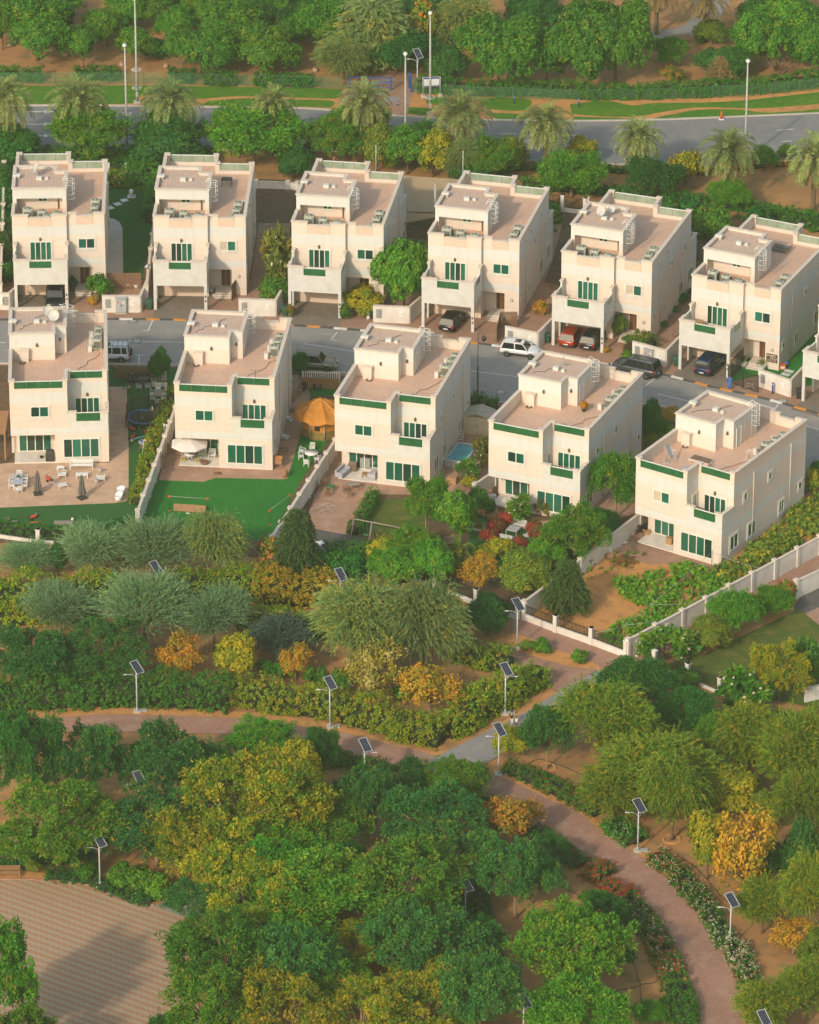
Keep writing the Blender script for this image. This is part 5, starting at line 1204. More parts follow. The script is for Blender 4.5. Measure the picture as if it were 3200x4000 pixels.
hedge('hedge', [(985, 1848), (1000, 1900), (1010, 1960), (1030, 2020), (1070, 2090)], 2.2, 1.0, 'leaf_dark', 'dark low hedge with white specks deep in the lower wood', flowers=[('flower_white', 60, .06)], group=GH)
hedge('hedge', [(100, 1846), (180, 1852), (230, 1872), (320, 1902)], 1.6, .6, 'leaf_dark', 'dark ground hedge along the plaza edge', group=GH)
hedge('hedge', [(-20, 1826), (40, 1822), (120, 1812), (200, 1806)], 1.6, .6, 'leaf_dark', 'dark ground hedge behind the wooden bench', group=GH)
GB = 'flower beds along the curved path'
def fb(n, pts, wd, h, m, lb, fl): hedge('flower_bed', pts, wd, h, m, lb, 'flower bed', 40, .11, fl, .15, group=GB)
fb(1, [(1066, 1622), (1100, 1634), (1160, 1660)], 2.0, .8, 'leaf_hedge_green', 'green bed with few red blooms at the junction lamp', [('flower_red', 135, .07)])
fb(2, [(1165, 1664), (1215, 1690), (1262, 1716)], 2.2, 1.0, 'leaf_hedge_green', 'green bed with red blooms under the weeping tree', [('flower_red', 240, .07)])
fb(3, [(1284, 1740), (1315, 1760), (1338, 1778)], 2.4, .9, 'leaf_hedge_green', 'leafy bed with a white bloom patch left of a solar lamp', [('flower_white', 81, .065)])
fb(4, [(1380, 1808), (1405, 1828), (1432, 1846)], 2.0, .8, 'leaf_hedge_green', 'bed of red and white blooms right of the curved path start', [('flower_red', 390, .07), ('flower_white', 234, .065)])
fb(5, [(1432, 1856), (1470, 1898), (1500, 1938)], 2.1, .8, 'leaf_hedge_green', 'long green bed with scattered white blooms', [('flower_white', 378, .065), ('flower_red', 180, .08)])
fb(6, [(1503, 1945), (1520, 1975), (1532, 1998)], 1.8, .8, 'leaf_hedge_green', 'bed thick with white blooms left of a solar lamp foot', [('flower_white', 378, .065)])
fb(7, [(1546, 2000), (1564, 2040), (1580, 2076)], 2.0, .8, 'leaf_hedge_green', 'white flower bed below the solar lamp on the right', [('flower_white', 810, .065), ('flower_red', 180, .08)])
fb(8, [(1580, 2084), (1596, 2130), (1606, 2170)], 2.2, .8, 'leaf_hedge_green', 'plain green bed at the bottom right of the path', [('flower_white', 60, .06)])
fb(9, [(1245, 1838), (1275, 1852)], 2.6, 1.0, 'leaf_hedge_green', 'round red topped shrub bed left of the curved path', [('flower_red', 570, .08)])
fb(10, [(1268, 1874), (1300, 1886), (1322, 1900)], 2.2, .8, 'leaf_hedge_green', 'dark red bed left of the curved path', [('flower_red', 930, .08)])
fb(11, [(1328, 1908), (1352, 1934), (1372, 1966), (1385, 1992)], 2.0, .8, 'leaf_hedge_green', 'green bed with pink white specks on the left path side', [('flower_white', 234, .065), ('flower_red', 240, .07)])
fb(12, [(1388, 1998), (1405, 2030), (1420, 2064)], 2.2, .8, 'leaf_hedge_green', 'red and white bed on the left path side near the bottom', [('flower_red', 630, .08), ('flower_white', 234, .065)])
fb(13, [(1422, 2084), (1432, 2120), (1440, 2170)], 2.6, 1.0, 'leaf_hedge_green', 'plain clipped green bed at the bottom left of the path', [])
fb(14, [(1120, 1752), (1165, 1784), (1225, 1826)], 1.8, .8, 'leaf_dark', 'dark bed with red blooms opposite the weeping tree', [('flower_red', 300, .07)])
fb(15, [(1010, 1690), (1030, 1716), (1060, 1745)], 1.8, .9, 'leaf_dark', 'shaded bed beside the broad orange tree', [('flower_red', 90, .07)])
GV = 'hedges of the road side'
hedge('hedge', [(880, 192), (1010, 200), (1130, 200), (1245, 208), (1350, 206), (1470, 202), (1600, 194), (1760, 176)], 1.4, 1.7, 'leaf_hedge_green', 'long clipped hedge behind the mesh fence on the right', group=GV, dens=34)
for a, b, lb in (((-20, 168), (40, 168), 'hedge piece at the left end of the mesh fence'), ((54, 170), (88, 169), 'short hedge piece left of the first palm behind the fence'), ((160, 166), (250, 166), 'hedge piece behind the fence left of the tallest lamp'), ((358, 170), (408, 172), 'hedge piece behind the fence between two palms'), ((432, 176), (500, 178), 'boxy hedge piece behind the fence by pale rocks'), ((538, 178), (660, 182), 'hedge piece behind the fence left of the blue gate')):
 hedge('hedge', [a, b], 1.4, 1.4, 'leaf_hedge_green', lb, group=GV, dens=34)
hedge('hedge', [(-20, 330), (60, 330), (150, 330), (300, 330), (450, 331)], 1.6, 1.1, 'leaf_hedge_green', 'dark hedge along the near road edge at the left', group=GV)
hedge('hedge', [(40, 352), (140, 352), (220, 353), (345, 354), (450, 356)], 1.8, .9, 'leaf_hedge_green', 'green hedge at the back of the first two villas', group=GV)
hedge('hedge', [(1100, 394), (1200, 402), (1320, 412), (1486, 430), (1600, 446), (1760, 474)], 1.6, .9, 'leaf_hedge_green', 'hedge along the sandy path behind the right villas', group=GV)
hedge('hedge', [(1572, 440), (1640, 460), (1700, 478), (1780, 500)], 1.6, .9, 'leaf_hedge_green', 'lower hedge behind the sixth villa', group=GV)
hedge('hedge', [(1040, 366), (1100, 356), (1250, 360), (1330, 366)], 1.0, .6, 'leaf_hedge_green', 'low dry hedge under the palms on the road edge', group=GV, flowers=[('flower_red', 120, .08)])
hedge('hedge', [(1390, 366), (1470, 366), (1600, 352), (1680, 348)], 1.0, .5, 'leaf_orange', 'low orange hedge between road and sand at the right', group=GV)
hedge('hedge', [(268, 392), (300, 392), (332, 392)], 2.4, 2.4, 'leaf_hedge_green', 'tall boxy hedge closing the stepping stone lawn', group='hedges of the villas', round_=.12, wav=.05, dens=44)
hedge('hedge', [(226, 392), (262, 392)], 1.6, 1.6, 'leaf_olive', 'loose flowering hedge under the black fence of the lawn', flowers=[('flower_red', 50, .07)], group='hedges of the villas')
hedge('hedge', [(316, 470), (322, 430), (328, 396)], 1.4, 1.8, 'leaf_hedge_green', 'hedge between the lawn and the second villa', group='hedges of the villas', flowers=[('flower_white', 24, .055)])
hedge('hedge', [(16, 520), (14, 440), (14, 370)], 1.4, 2.0, 'leaf_dark', 'dark hedge along the left side of the first villa', group='hedges of the villas')
hedge('hedge', [(787, 1050), (768, 1090), (744, 1128)], 1.2, 1.3, 'leaf_bright', 'clipped box hedge between brick terrace and small lawn', group='hedges of the villas', round_=.3, wav=.03, dens=70, size=.075)
hedge('hedge', [(366, 842), (350, 868), (334, 906), (322, 945), (312, 985), (302, 1025), (290, 1064)], 1.2, 1.2, 'leaf_hedge', 'row of round shrubs along the wall of the first garden', group='hedges of the villas', wav=.35, dens=40)
hedge('hedge', [(1336, 722), (1356, 728), (1375, 736)], 1.6, 1.2, 'leaf_olive', 'trimmed olive hedge behind the cabinet wall', group='hedges of the villas')
hedge('hedge', [(990, 848), (1018, 850)], 1.4, 1.0, 'leaf_hedge_green', 'clipped bush hedge left behind the garden shed', group='hedges of the villas', size=.1)
hedge('hedge', [(1024, 856), (1046, 858)], 1.4, 1.0, 'leaf_hedge_green', 'clipped bush hedge right behind the garden shed', group='hedges of the villas', size=.1)
cover('vine_patch', [(1520, 1192), (1545, 1190), (1725, 1040), (1770, 1010), (1770, 1060), (1725, 1128), (1640, 1180), (1540, 1240), (1500, 1215)], 'leaf_vine', 'yellow green vine bed along the side wall of the fifth villa', 'vine bed', .9, 10, .21, [('flower_orange', 60, .1)])
cover('vegetable_patch', [(1290, 1222), (1340, 1218), (1400, 1206), (1440, 1192), (1510, 1212), (1545, 1240), (1450, 1300), (1380, 1350), (1318, 1374), (1262, 1350), (1300, 1320), (1370, 1290), (1300, 1262)], 'leaf_bright', 'sprawling vegetable patch behind the low black fence', 'vegetable patch', .6, 8, .19, [('flower_orange', 24, .12)])
cover('ground_creeper', [(1345, 1160), (1372, 1180), (1240, 1222), (1200, 1240), (1215, 1200), (1262, 1170)], 'leaf_bright', 'creeping green plants along the white wall of the sandy garden', 'creeper', .3, 1.2, .15)
cover('ground_creeper', [(1150, 430), (1180, 430), (1180, 480), (1150, 500)], 'leaf_park', 'creeping shrubs in the gap behind fourth and fifth villa', 'creeper', .8, 6, .18)
mat('galv', (.50, .52, .53), .45, (.40, .42, .43), 4, metal=.2)
mat('pole_grey', (.42, .43, .40), .55, (.34, .35, .33), 3)
mat('solar_cell', (.012, .016, .035), .15, (.02, .025, .05), 5)
mat('lamp_glass', (.75, .75, .70), .2); mat('black_metal', (.018, .019, .018), .45, (.03, .03, .028), 6)
def solar_lamp(side):
 o = thing('solar_street_lamp', '', 'solar lamp')
 b = MB(); b.box(-.35, -.35, 0, .35, .35, .22, 'concrete'); b.box(-.2, -.2, .22, .2, .2, .26, 'galv'); b.build('base', o)
 p = MB(); p.tube([(0, 0, .24), (0, 0, 1.2), (0, 0, 4.5)], [.085, .075, .055], 'galv', 8); p.lathe([(.12, .24), (.12, .5), (.09, .55)], 8, 'galv'); p.build('pole', o)
 bx = MB(); bx.box(.35, -.1, 0, .95, .35, .2, 'galv'); bx.build('battery_box', o)
 a = MB(); s = side
 a.tube([(0, 0, 3.6), (s * .18, 0, 3.95), (s * .5, -.05, 4.12), (s * .9, -.1, 4.16)], .03, 'galv', 6); a.tube([(0, 0, 3.65), (-s * .16, 0, 3.8), (-s * .18, 0, 4.05), (0, 0, 4.25)], .02, 'galv', 5); a.build('arm', o)
 h = MB(); h.loft([[(s * x, y * w - .1, z) for y, z in ((-1, 4.14), (-1, 4.18), (0, 4.22), (1, 4.18), (1, 4.14), (0, 4.12))] for x, w in ((.8, .05), (.88, .09), (1.12, .09), (1.22, .04))], 'galv'); h.build('lamp_head', o)
 T = Matrix.Translation((.08, .02, 4.85)) @ Matrix.Rotation(R(32), 4, 'Z') @ Matrix.Rotation(R(30), 4, 'X')
 f = MB(); f.T = T; L, W = .76, .42
 f.box(-W, -L, -.03, W, -L + .05, .03, 'galv'); f.box(-W, L - .05, -.03, W, L, .03, 'galv'); f.box(-W, -L + .05, -.03, -W + .05, L - .05, .03, 'galv'); f.box(W - .05, -L + .05, -.03, W, L - .05, .03, 'galv'); f.box(-W + .05, -L + .05, -.025, W - .05, L - .05, .0, 'galv')
 f.T = None; f.tube([(0, 0, 4.45), (.06, .02, 4.82)], .045, 'galv', 6); pn = f.build('solar_panel', o)
 c = MB(); c.T = T
 for i in range(4):
  for j in range(8): c.box(-.36 + i * .18, -.70 + j * .176, .0, -.36 + i * .18 + .165, -.70 + j * .176 + .16, .012, 'solar_cell')
 c.build('cells', pn); return o
SLK = {1: Kind(solar_lamp, 1), -1: Kind(solar_lamp, -1)}
for x, y, s, lb in ((329, 1287, -1, 'solar lamp rising out of the tall grey feathery tree'), (717, 1302, -1, 'solar lamp behind the big grey feathery pair'), (1089, 1366, -1, 'solar lamp on the paving before the low fence of the last garden'),
  (1064, 1504, 1, 'solar lamp at the diagonal path with its arm to the right, beside the walkers'), (289, 1500, -1, 'solar lamp in front of the deep green hedge at the left'), (695, 1533, -1, 'solar lamp in front of the olive hedge in the middle'), (768, 1665, 1, 'solar lamp below the left path with its arm to the right'),
  (1050, 1632, -1, 'solar lamp at the path junction by the small yellow tree'), (1343, 1794, -1, 'solar lamp beside the curved path at the ringed weeping tree'), (1537, 1995, -1, 'solar lamp among white flowers of the curved path'), (1604, 2245, -1, 'solar lamp whose panel shows at the bottom right'),
  (211, 1868, -1, 'solar lamp at the edge of the paved plaza'), (294, 1735, -1, 'solar panel half buried in the blue green pod tree'), (980, 1962, -1, 'solar panel leaning out of trees above the sand strip'), (1102, 2210, -1, 'solar panel at the bottom among the trees'), (879, 193, -1, 'far solar lamp beside the notice board at the park gate')):
 SLK[s].put(lb, G(x, y), R(random.Random(x).uniform(-6, 6)), 'solar lamps of the park', 1.0)
def road_lamp(h, rings):
 o = thing('road_lamp', '', 'street lamp')
 b = MB(); b.box(-.4, -.4, 0, .4, .4, .18, 'concrete'); b.build('base', o)
 p = MB(); p.tube([(0, 0, .15), (0, 0, h * .4), (0, 0, h)], [.16, .13, .08], 'pole_grey', 8); p.box(-.14, -.19, .8, .14, -.1, 1.4, 'pole_grey'); p.build('pole', o)
 hd = MB(); hd.loft([[(x * w, y, h + z * w + .02) for x, z in ((-1, 0), (-.8, .5), (0, .7), (.8, .5), (1, 0), (0, -.15))] for y, w in ((-.75, .10), (-.55, .24), (-.1, .26), (.2, .14))], 'white_metal'); hd.build('lamp_head', o)
 for z in rings:
  g = MB(); g.tube([(.55 * math.cos(a), .55 * math.sin(a), z) for a in [2 * math.pi * i / 16 for i in range(17)]], .03, 'white_metal', 5)
  g.tube([(-.55, 0, z), (.55, 0, z)], .025, 'white_metal', 4); g.tube([(0, -.55, z), (0, .55, z)], .025, 'white_metal', 4); g.build('climbing_guard', o)
 return o
for x, y, ty, rg, lb in ((289, 216, -4, (1.9, 4.2), 'tallest grey lamp post on the left verge reaching the top edge'), (268, 314, 94, (2.3, 4.4), 'grey lamp post at the near road edge, left half of the picture'), (906, 240, 26, (2.1,), 'tall grey lamp post at the notice board'), (854, 330, 112, (2.2,), 'grey lamp post rising from trees before the park gate'), (1569, 336, 127, (3.0,), 'grey lamp post over the road at the right')):
 g = G(x, y); o = road_lamp(height_at(g, ty), rg); o.location = g; tag(o, lb, None, 'tall lamp posts of the road')
g = G(1006, 843); hh = height_at(g, 702)
o = thing('street_lamp', 'black street lamp with lantern in the lane between third and fourth garden villas', 'street lamp', g)
p = MB(); p.lathe([(.16, 0), (.14, .5), (.09, .7), (.075, hh * .5), (.09, hh * .5 + .1), (.05, hh * .5 + .2), (.045, hh)], 10, 'black_metal'); p.build('pole', o)
p = MB(); p.tube([(0, 0, hh - .1), (.25, 0, hh + .1), (.55, 0, hh - .05), (.62, 0, hh - .35)], .03, 'black_metal'); p.build('arm', o)
p = MB(); p.lathe([(.05, 0), (.22, -.12), (.26, -.3), (.2, -.5), (.1, -.62)], 10, 'black_metal', (.62, 0, hh - .3)); p.build('lantern', o)
mat('wall_white', (.70, .67, .62), .9, (.62, .57, .51), .8, spec=.2); mat('fence_brown', (.16, .085, .05), .8, (.22, .12, .07), 7); mat('wood', (.36, .20, .10), .7, (.27, .145, .07), 6); mat('wood_grey', (.30, .25, .19), .8, (.22, .18, .14), 6)
mat('blue_paint', (.03, .08, .33), .5, (.025, .065, .27), 4); mat('reed', (.42, .28, .14), .9, (.34, .21, .10), 9)
def segs(pts): return [(pts[i], pts[i + 1]) for i in range(len(pts) - 1)]
def wall(pts, h, label, wd=.2, pil=True, every=None, m='wall_white', name='garden_wall', group='white garden walls', cab=None):
 P = [G(*p) for p in pts]; o0 = P[0].copy(); P = [p - o0 for p in P]; o = thing(name, label, 'wall', o0, 0, group)
 for k_, (a, b) in enumerate(segs(P)):
  h += .004 * k_; t = (b - a).normalized(); L = (b - a).length; ang = math.atan2(t.y, t.x)
  w = MB(); w.T = Matrix.Translation(a) @ Matrix.Rotation(ang, 4, 'Z'); w.box(0, -wd / 2, 0, L, wd / 2, h, m); w.build('panel', o)
  c = MB(); c.T = w.T; c.box(-.02, -wd / 2 - .05, h, L + .02, wd / 2 + .05, h + .07, 'cap'); c.build('coping', o)
  n = max(1, round(L / every)) if every else 1
  if pil:
   for k in range(n + 1):
    q = MB(); q.T = w.T @ Matrix.Translation((L * k / n, 0, 0)); q.box(-.19, -.21, 0, .19, .21, h + .14, m); q.box(-.25, -.27, h + .14, .25, .27, h + .24, 'cap'); q.build('pillar', o)
 return o
def railing_fence(pts, h, label, plinth=0, every=3.2, bar=.16, m='black_metal', name='metal_fence', group='black metal fences', pm='wall_white', ph=None, r=.016, world=False):
 P = [p.copy() for p in pts] if world else [G(*p) for p in pts]; o0 = P[0].copy(); P = [p - o0 for p in P]; o = thing(name, label, 'fence', o0, 0, group)
 for a, b in segs(P):
  t = (b - a).normalized(); L = (b - a).length; T = Matrix.Translation(a) @ Matrix.Rotation(math.atan2(t.y, t.x), 4, 'Z')
  if plinth: w = MB(); w.T = T; w.box(0, -.1, 0, L, .1, plinth, pm); w.build('plinth', o)
  f = MB(); f.T = T
  for z in (plinth + .12, h - .12): f.box(0, -.02, z, L, .02, z + .04, m)
  x = bar / 2
  while x < L: f.box(x - r, -r, plinth + .03, x + r, r, h, m); x += bar
  f.build('railing', o)
  n = max(1, round(L / every))
  for k in range(n + 1):
   q = MB(); q.T = T @ Matrix.Translation((L * k / n, 0, 0))
   if pm and plinth: q.box(-.2, -.2, 0, .2, .2, h + .12, pm); q.box(-.24, -.24, h + .12, .24, .24, h + .2, pm)
   else: q.box(-.04, -.04, 0, .04, .04, h + .05, m)
   q.build('post', o)
 return o
def board_fence(pts, h, label, m='fence_brown', gap=.02, bw=.14, name='wooden_fence', world=False, cat='fence', z0=.05, group='slatted fences'):
 P = [p.copy() for p in pts] if world else [G(*p) for p in pts]; o0 = P[0].copy(); P = [p - o0 for p in P]; o = thing(name, label, cat, o0, 0, group)
 for a, b in segs(P):
  t = (b - a).normalized(); L = (b - a).length; T = Matrix.Translation(a) @ Matrix.Rotation(math.atan2(t.y, t.x), 4, 'Z'); f = MB(); f.T = T; x = 0
  while x < L - bw * .5: f.box(x, -.02, z0, x + bw - gap, .02, h, m); x += bw
  f.build('slats', o); f = MB(); f.T = T
  for z in (.3, h - .3): f.box(0, .02, z, L, .06, z + .08, m)
  f.build('rail', o)
 return o
wall([(370, 893), (291, 1112)], 1.9, 'white pillared wall between the first and second garden', every=3.3)
wall([(706, 962), (573, 1167)], 1.9, 'white pillared wall between the second and third garden', every=3.3)
wall([(1043, 1022), (1000, 1052)], 1.7, 'short white wall between the third and fourth garden by the pool', every=3)
wall([(1347, 1116), (1222, 1214), (1104, 1304)], 1.9, 'white wall between the bushy fourth garden and the sandy one', every=5)
wall([(1322, 1386), (1436, 1325), (1582, 1246), (1725, 1168), (1790, 1132)], 2.0, 'long white pillared wall along the vine garden', every=4.2)
wall([(1676, 1260), (1790, 1206)], 1.9, 'white wall beyond the brick alley at the right edge', every=5)
wall([(1694, 1480), (1760, 1464)], 1.5, 'short white wall at the right edge behind the lawn', pil=False)
for pts, lb in (([(216, 657.5), (296, 657.5), (312, 622)], 'white low wall with the big utility cabinet, by the first villa'), ([(503, 664), (581, 666), (596, 640)], 'white low wall at the second villa beside the frangipani'), ([(786, 678), (862, 681), (886, 660)], 'white low wall under the big bright green street tree'), ([(1064, 722), (1132, 736), (1164, 704)], 'white low wall by the dark wooden gate of the fourth villa'), ([(1332, 754), (1402, 773), (1432, 742)], 'white low wall with grey cabinet at the fifth villa'), ([(1597, 813), (1664, 836), (1692, 806)], 'white low wall with the blue post at the sixth villa'), ([(0, 652), (20, 652), (34, 640)], 'white low wall at the left edge by the first carport')):
 o = wall(pts, 1.95, lb, .2, False, group='low walls of the street')
 a, b = G(*pts[0]), G(*pts[1]); L = (b - a).length; t = (b - a).normalized(); T = Matrix.Rotation(math.atan2(t.y, t.x), 4, 'Z')
 for x0, x1, z0, z1, mt in ((.35, .95, .55, 1.6, 'steel_grey'), (L - 1.1, L - .6, .8, 1.45, 'white_metal')):
  d = MB(); d.T = T; d.box(x0, -.13, z0, x1, -.1, z1, mt); d.box(x1 - .12, -.15, (z0 + z1) / 2, x1 - .06, -.13, (z0 + z1) / 2 + .1, 'black_metal'); d.build('meter_door', o)
wall([(309, 640), (318, 560), (326, 500)], 2.0, 'long thin boundary wall between the first lawn and second villa', .18, every=4)
wall([(2, 640), (8, 470), (10, 380)], 2.2, 'long white boundary wall left of the first villa', .18, every=5)
wall([(540, 396), (606, 398), (626, 400)], .8, 'low white plinth wall behind the second villa', .2, every=5)
railing_fence([(228, 376), (268, 376)], 1.7, 'black railing between hedge and lawn behind the first villa', .2, 3)
railing_fence([(1150, 440), (1185, 445), (1232, 452), (1236, 452)], 1.9, 'black railing with white posts behind the fourth villa', .5, 4)
railing_fence([(1104, 1306), (1170, 1332), (1245, 1358), (1318, 1386)], 1.75, 'black railing on a white plinth before the sandy garden', .75, 3.7)
railing_fence([(1378, 1406), (1448, 1432), (1516, 1462), (1580, 1492)], 1.7, 'black railing with white posts below the right lawn', .3, 3.4)
railing_fence([(-20, 1130), (81, 1145), (170, 1150)], 1.5, 'black railing with a white post before the first garden', .4, 4.5)
railing_fence([(800, 1200), (917, 1240), (1003, 1275), (1090, 1305)], 1.7, 'black railing with posts hidden by trees below the fourth garden', .5, 4.4)
board_fence([(241, 797), (323, 800)], 1.3, 'brown slatted fence behind the black rattan sofas')
board_fence([(228, 608), (298, 608)], 1.9, 'dark slatted gate between the first villa and the lawn wall')
board_fence([(488, 634), (505, 612)], 1.9, 'brown slatted gate beside the door of the second villa')
board_fence([(1046, 722), (1054, 690), (1090, 690)], 1.9, 'dark slatted gate in front of the fourth villa')
board_fence([(1312, 756), (1335, 742)], 1.6, 'brown wooden gate at the fifth villa hedge')
board_fence([(628, 836), (637, 818), (714, 821)], 1.3, 'orange brown fence board around the gazebo lawn', 'wood', .004)
railing_fence([(637, 813), (716, 815)], 1.75, 'white picket fence in front of the silver car', 0, 4, .22, 'white_metal', 'picket_fence', None, None, r=.045)
railing_fence([(345, 920), (364, 921)], 1.5, 'white picket gate beside the parasol terrace', 0, 3, .22, 'white_metal', 'picket_fence', None, None, r=.05)
board_fence([(342, 955), (366, 956)], 1.2, 'orange board screen beside the parasol terrace', 'wood', .004)
q = [at_villa(5, True, x, y) for x, y in ((6.1, -3.4), (6.1, -.1))]; railing_fence(q, 2.2, 'tall spiked black railing beside the blue car', 0, 2, .14, world=True)
q = [at_villa(5, True, x, y) for x, y in ((6.2, -4.4), (10.0, -5.4))]; railing_fence(q, 2.0, 'black gate railing in front of the name sign', 0, 2, .14, name='metal_gate', world=True)
def mesh_mat():
 m = bpy.data.materials.new('fence_mesh'); n, l, b = nodes(m); b.inputs['Base Color'].default_value = (.10, .26, .12, 1)
 tr = n.new('ShaderNodeBsdfTransparent'); ms = n.new('ShaderNodeMixShader'); ms.inputs[0].default_value = .17
 l.new(tr.outputs[0], ms.inputs[1]); l.new(b.outputs[0], ms.inputs[2]); l.new(ms.outputs[0], n['Material Output'].inputs[0]); M['fence_mesh'] = m
mesh_mat(); mat('fence_green', (.03, .16, .08), .6)
def mesh_fence(pts, h, label):
 P = [G(*p) for p in pts]; o0 = P[0].copy(); o = thing('mesh_fence', label, 'fence', o0, 0, 'green mesh fences of the park')
 for a, b in segs([p - o0 for p in P]):
  f = MB(); t = (b - a).normalized(); T = Matrix.Translation(a) @ Matrix.Rotation(math.atan2(t.y, t.x), 4, 'Z'); f.T = T; L = (b - a).length
  f.box(0, -.006, .1, L, .006, h, 'fence_mesh'); f.build('mesh', o)
  p = MB(); p.T = T; p.box(-.04, -.04, 0, .04, .04, h + .1, 'fence_green'); p.build('post', o)
 return o
mesh_fence([(x, 178) for x in range(-30, 340, 37)] + [(360, 178.5), (400, 179), (440, 180), (480, 181), (520, 182), (560, 183), (600, 184), (640, 185), (680, 186), (722, 188)], 1.55, 'translucent green mesh fence left of the blue gate')
mesh_fence([(872, 196), (930, 201), (1000, 207), (1080, 208), (1160, 212), (1240, 212), (1311, 212), (1370, 211), (1436, 208), (1500, 206), (1585, 201), (1660, 196), (1760, 184)], 1.5, 'translucent green mesh fence in front of the long hedge')
def bar_gate(a, b, h, label):
 A, B = G(*a), G(*b); o = thing('park_gate', label, 'gate', A, math.atan2((B - A).y, (B - A).x), 'blue park gates'); L = (B - A).length
 for x in (0, L): p = MB(); p.box(x - .09, -.09, 0, x + .09, .09, h + .2, 'blue_paint'); p.build('post', o)
 f = MB()
 for z in (.35, h * .65, h): f.box(.09, -.04, z - .05, L - .09, .04, z + .05, 'blue_paint')
 n = max(2, int(L / 1.6))
 for k in range(1, n): f.box(L * k / n - .035, -.03, .3, L * k / n + .035, .03, h, 'blue_paint')
 f.build('frame', o); return o
bar_gate((734, 188), (824, 190), 1.55, 'wide blue bar gate left of the park entrance'); bar_gate((862, 186), (866, 194), 1.9, 'narrow blue gate leaf right of the park entrance')
A, B = G(891, 205), G(927, 203); o = thing('notice_board', 'white notice board with blue bands on two posts at the park entrance', 'notice board', A, math.atan2((B - A).y, (B - A).x)); L = (B - A).length
for x in (0, L): p = MB(); p.tube([(x, 0, 0), (x, 0, 2.6)], .05, 'galv', 8); p.box(x - .25, -.25, 0, x + .25, .25, .3, 'concrete'); p.build('post', o)
mat('board_blue', (.03, .06, .30), .5); mat('board_white', (.72, .73, .76), .5, (.66, .67, .72), 3); mat('ink', (.25, .27, .33), .7)
p = MB(); p.box(.1, -.04, 1.3, L - .1, .04, 2.55, 'galv'); p.box(.14, -.055, 2.3, L - .14, -.041, 2.5, 'board_blue'); p.box(.14, -.055, 1.34, L - .14, -.041, 1.46, 'board_blue'); p.box(.14, -.055, 1.47, L - .14, -.041, 2.29, 'board_white')
p.box(L * .5, -.06, 1.5, L * .5 + .02, -.055, 2.28, 'ink')
for k, (x0, x1) in enumerate(((.3, L * .45), (L * .56, L * .72), (L * .78, L * .92))):
 for j in range(5): p.box(x0, -.06, 1.6 + j * .13, x1 - (j % 2) * .1, -.055, 1.615 + j * .13, 'ink')
p.build('board', o)
def bollard(lb, g, h=1.0):
 o = thing('bollard', lb, 'bollard', g, 0, 'blue posts'); p = MB(); p.lathe([(.09, 0), (.09, h - .1), (.075, h)], 8, 'blue_paint'); p.build('post', o); p = MB(); p.lathe([(.093, h - .24), (.093, h - .16)], 8, 'white_metal', cap=False); p.build('band', o)
bollard('blue marker post on the verge in front of the right mesh fence, left one', G(1083, 218)); bollard('blue marker post on the verge beside the sandy mound', G(1219, 224)); bollard('blue post in front of the low white wall of the sixth villa', G(1627, 829), 1.3); bollard('small blue marker post on the verge lawn left of the tall gate lamp', G(838, 222), .5)
mat('cone_orange', (.62, .10, .015), .5)
o = thing('traffic_cone', 'orange and white traffic cone on the right verge by the kerb', 'traffic cone', G(1519, 251)); p = MB(); p.box(-.3, -.3, 0, .3, .3, .1, 'board_white'); p.build('base', o); p = MB(); p.lathe([(.22, .1), (.06, 1.0)], 10, 'cone_orange'); p.lathe([(.165, .38), (.125, .6)], 10, 'board_white', cap=False); p.build('cone', o)
o = thing('marker_flag', 'slim orange marker post at the kerb right of the notice board', 'marker post', G(937, 251)); p = MB(); p.lathe([(.09, 0), (.07, 1.1), (.02, 1.2)], 8, 'cone_orange'); p.build('post', o)
mat('rock', (.42, .27, .19), .95, (.33, .20, .13), 3, bump=.8)
def rock():
 rng = rngn(); p = MB(); p.ball((0, 0, .25), (.5, .4, .4), 'rock', 8, 6); p.v = [tuple(np.array(v) * (1 + rng.normal() * .13)) for v in p.v]; return p.build('rock')
ROCK = rock(); ROCK['category'] = 'rock'
for i, (x, y, s, lb) in enumerate(((138, 118, 1.1, 'pinkish rock right of the large left tree foot'), (257, 138, .9, 'upright pink rock beside the tallest lamp'), (172, 12, 1.2, 'rock on the orange mound at the top left'), (450, 145, .8, 'pale rock at the foot of the broad tree'), (380, 12, 1.1, 'pink rock beside the cactus at the top'), (20, 98, .8, 'rock at the left edge under the dark tree'), (664, 150, .9, 'upright rock on gravel left of the blue gate'), (470, 62, 1.3, 'rock pile stone between two green crowns'), (476, 86, 1.2, 'lower stone of the pile between two crowns'), (200, 143, .7, 'small rock beside the pale little tree'), (350, 141, .7, 'flat rock on sand right of the tallest lamp'), (505, 150, .6, 'small rock right of the broad tree foot'))):
 r = ROCK if i == 0 else dup(ROCK); r.location = G(x, y); r.scale = (s, s, s * .9); r.rotation_euler = (0, 0, i * 1.3); tag(r, lb, 'rock', 'rocks of the far park')
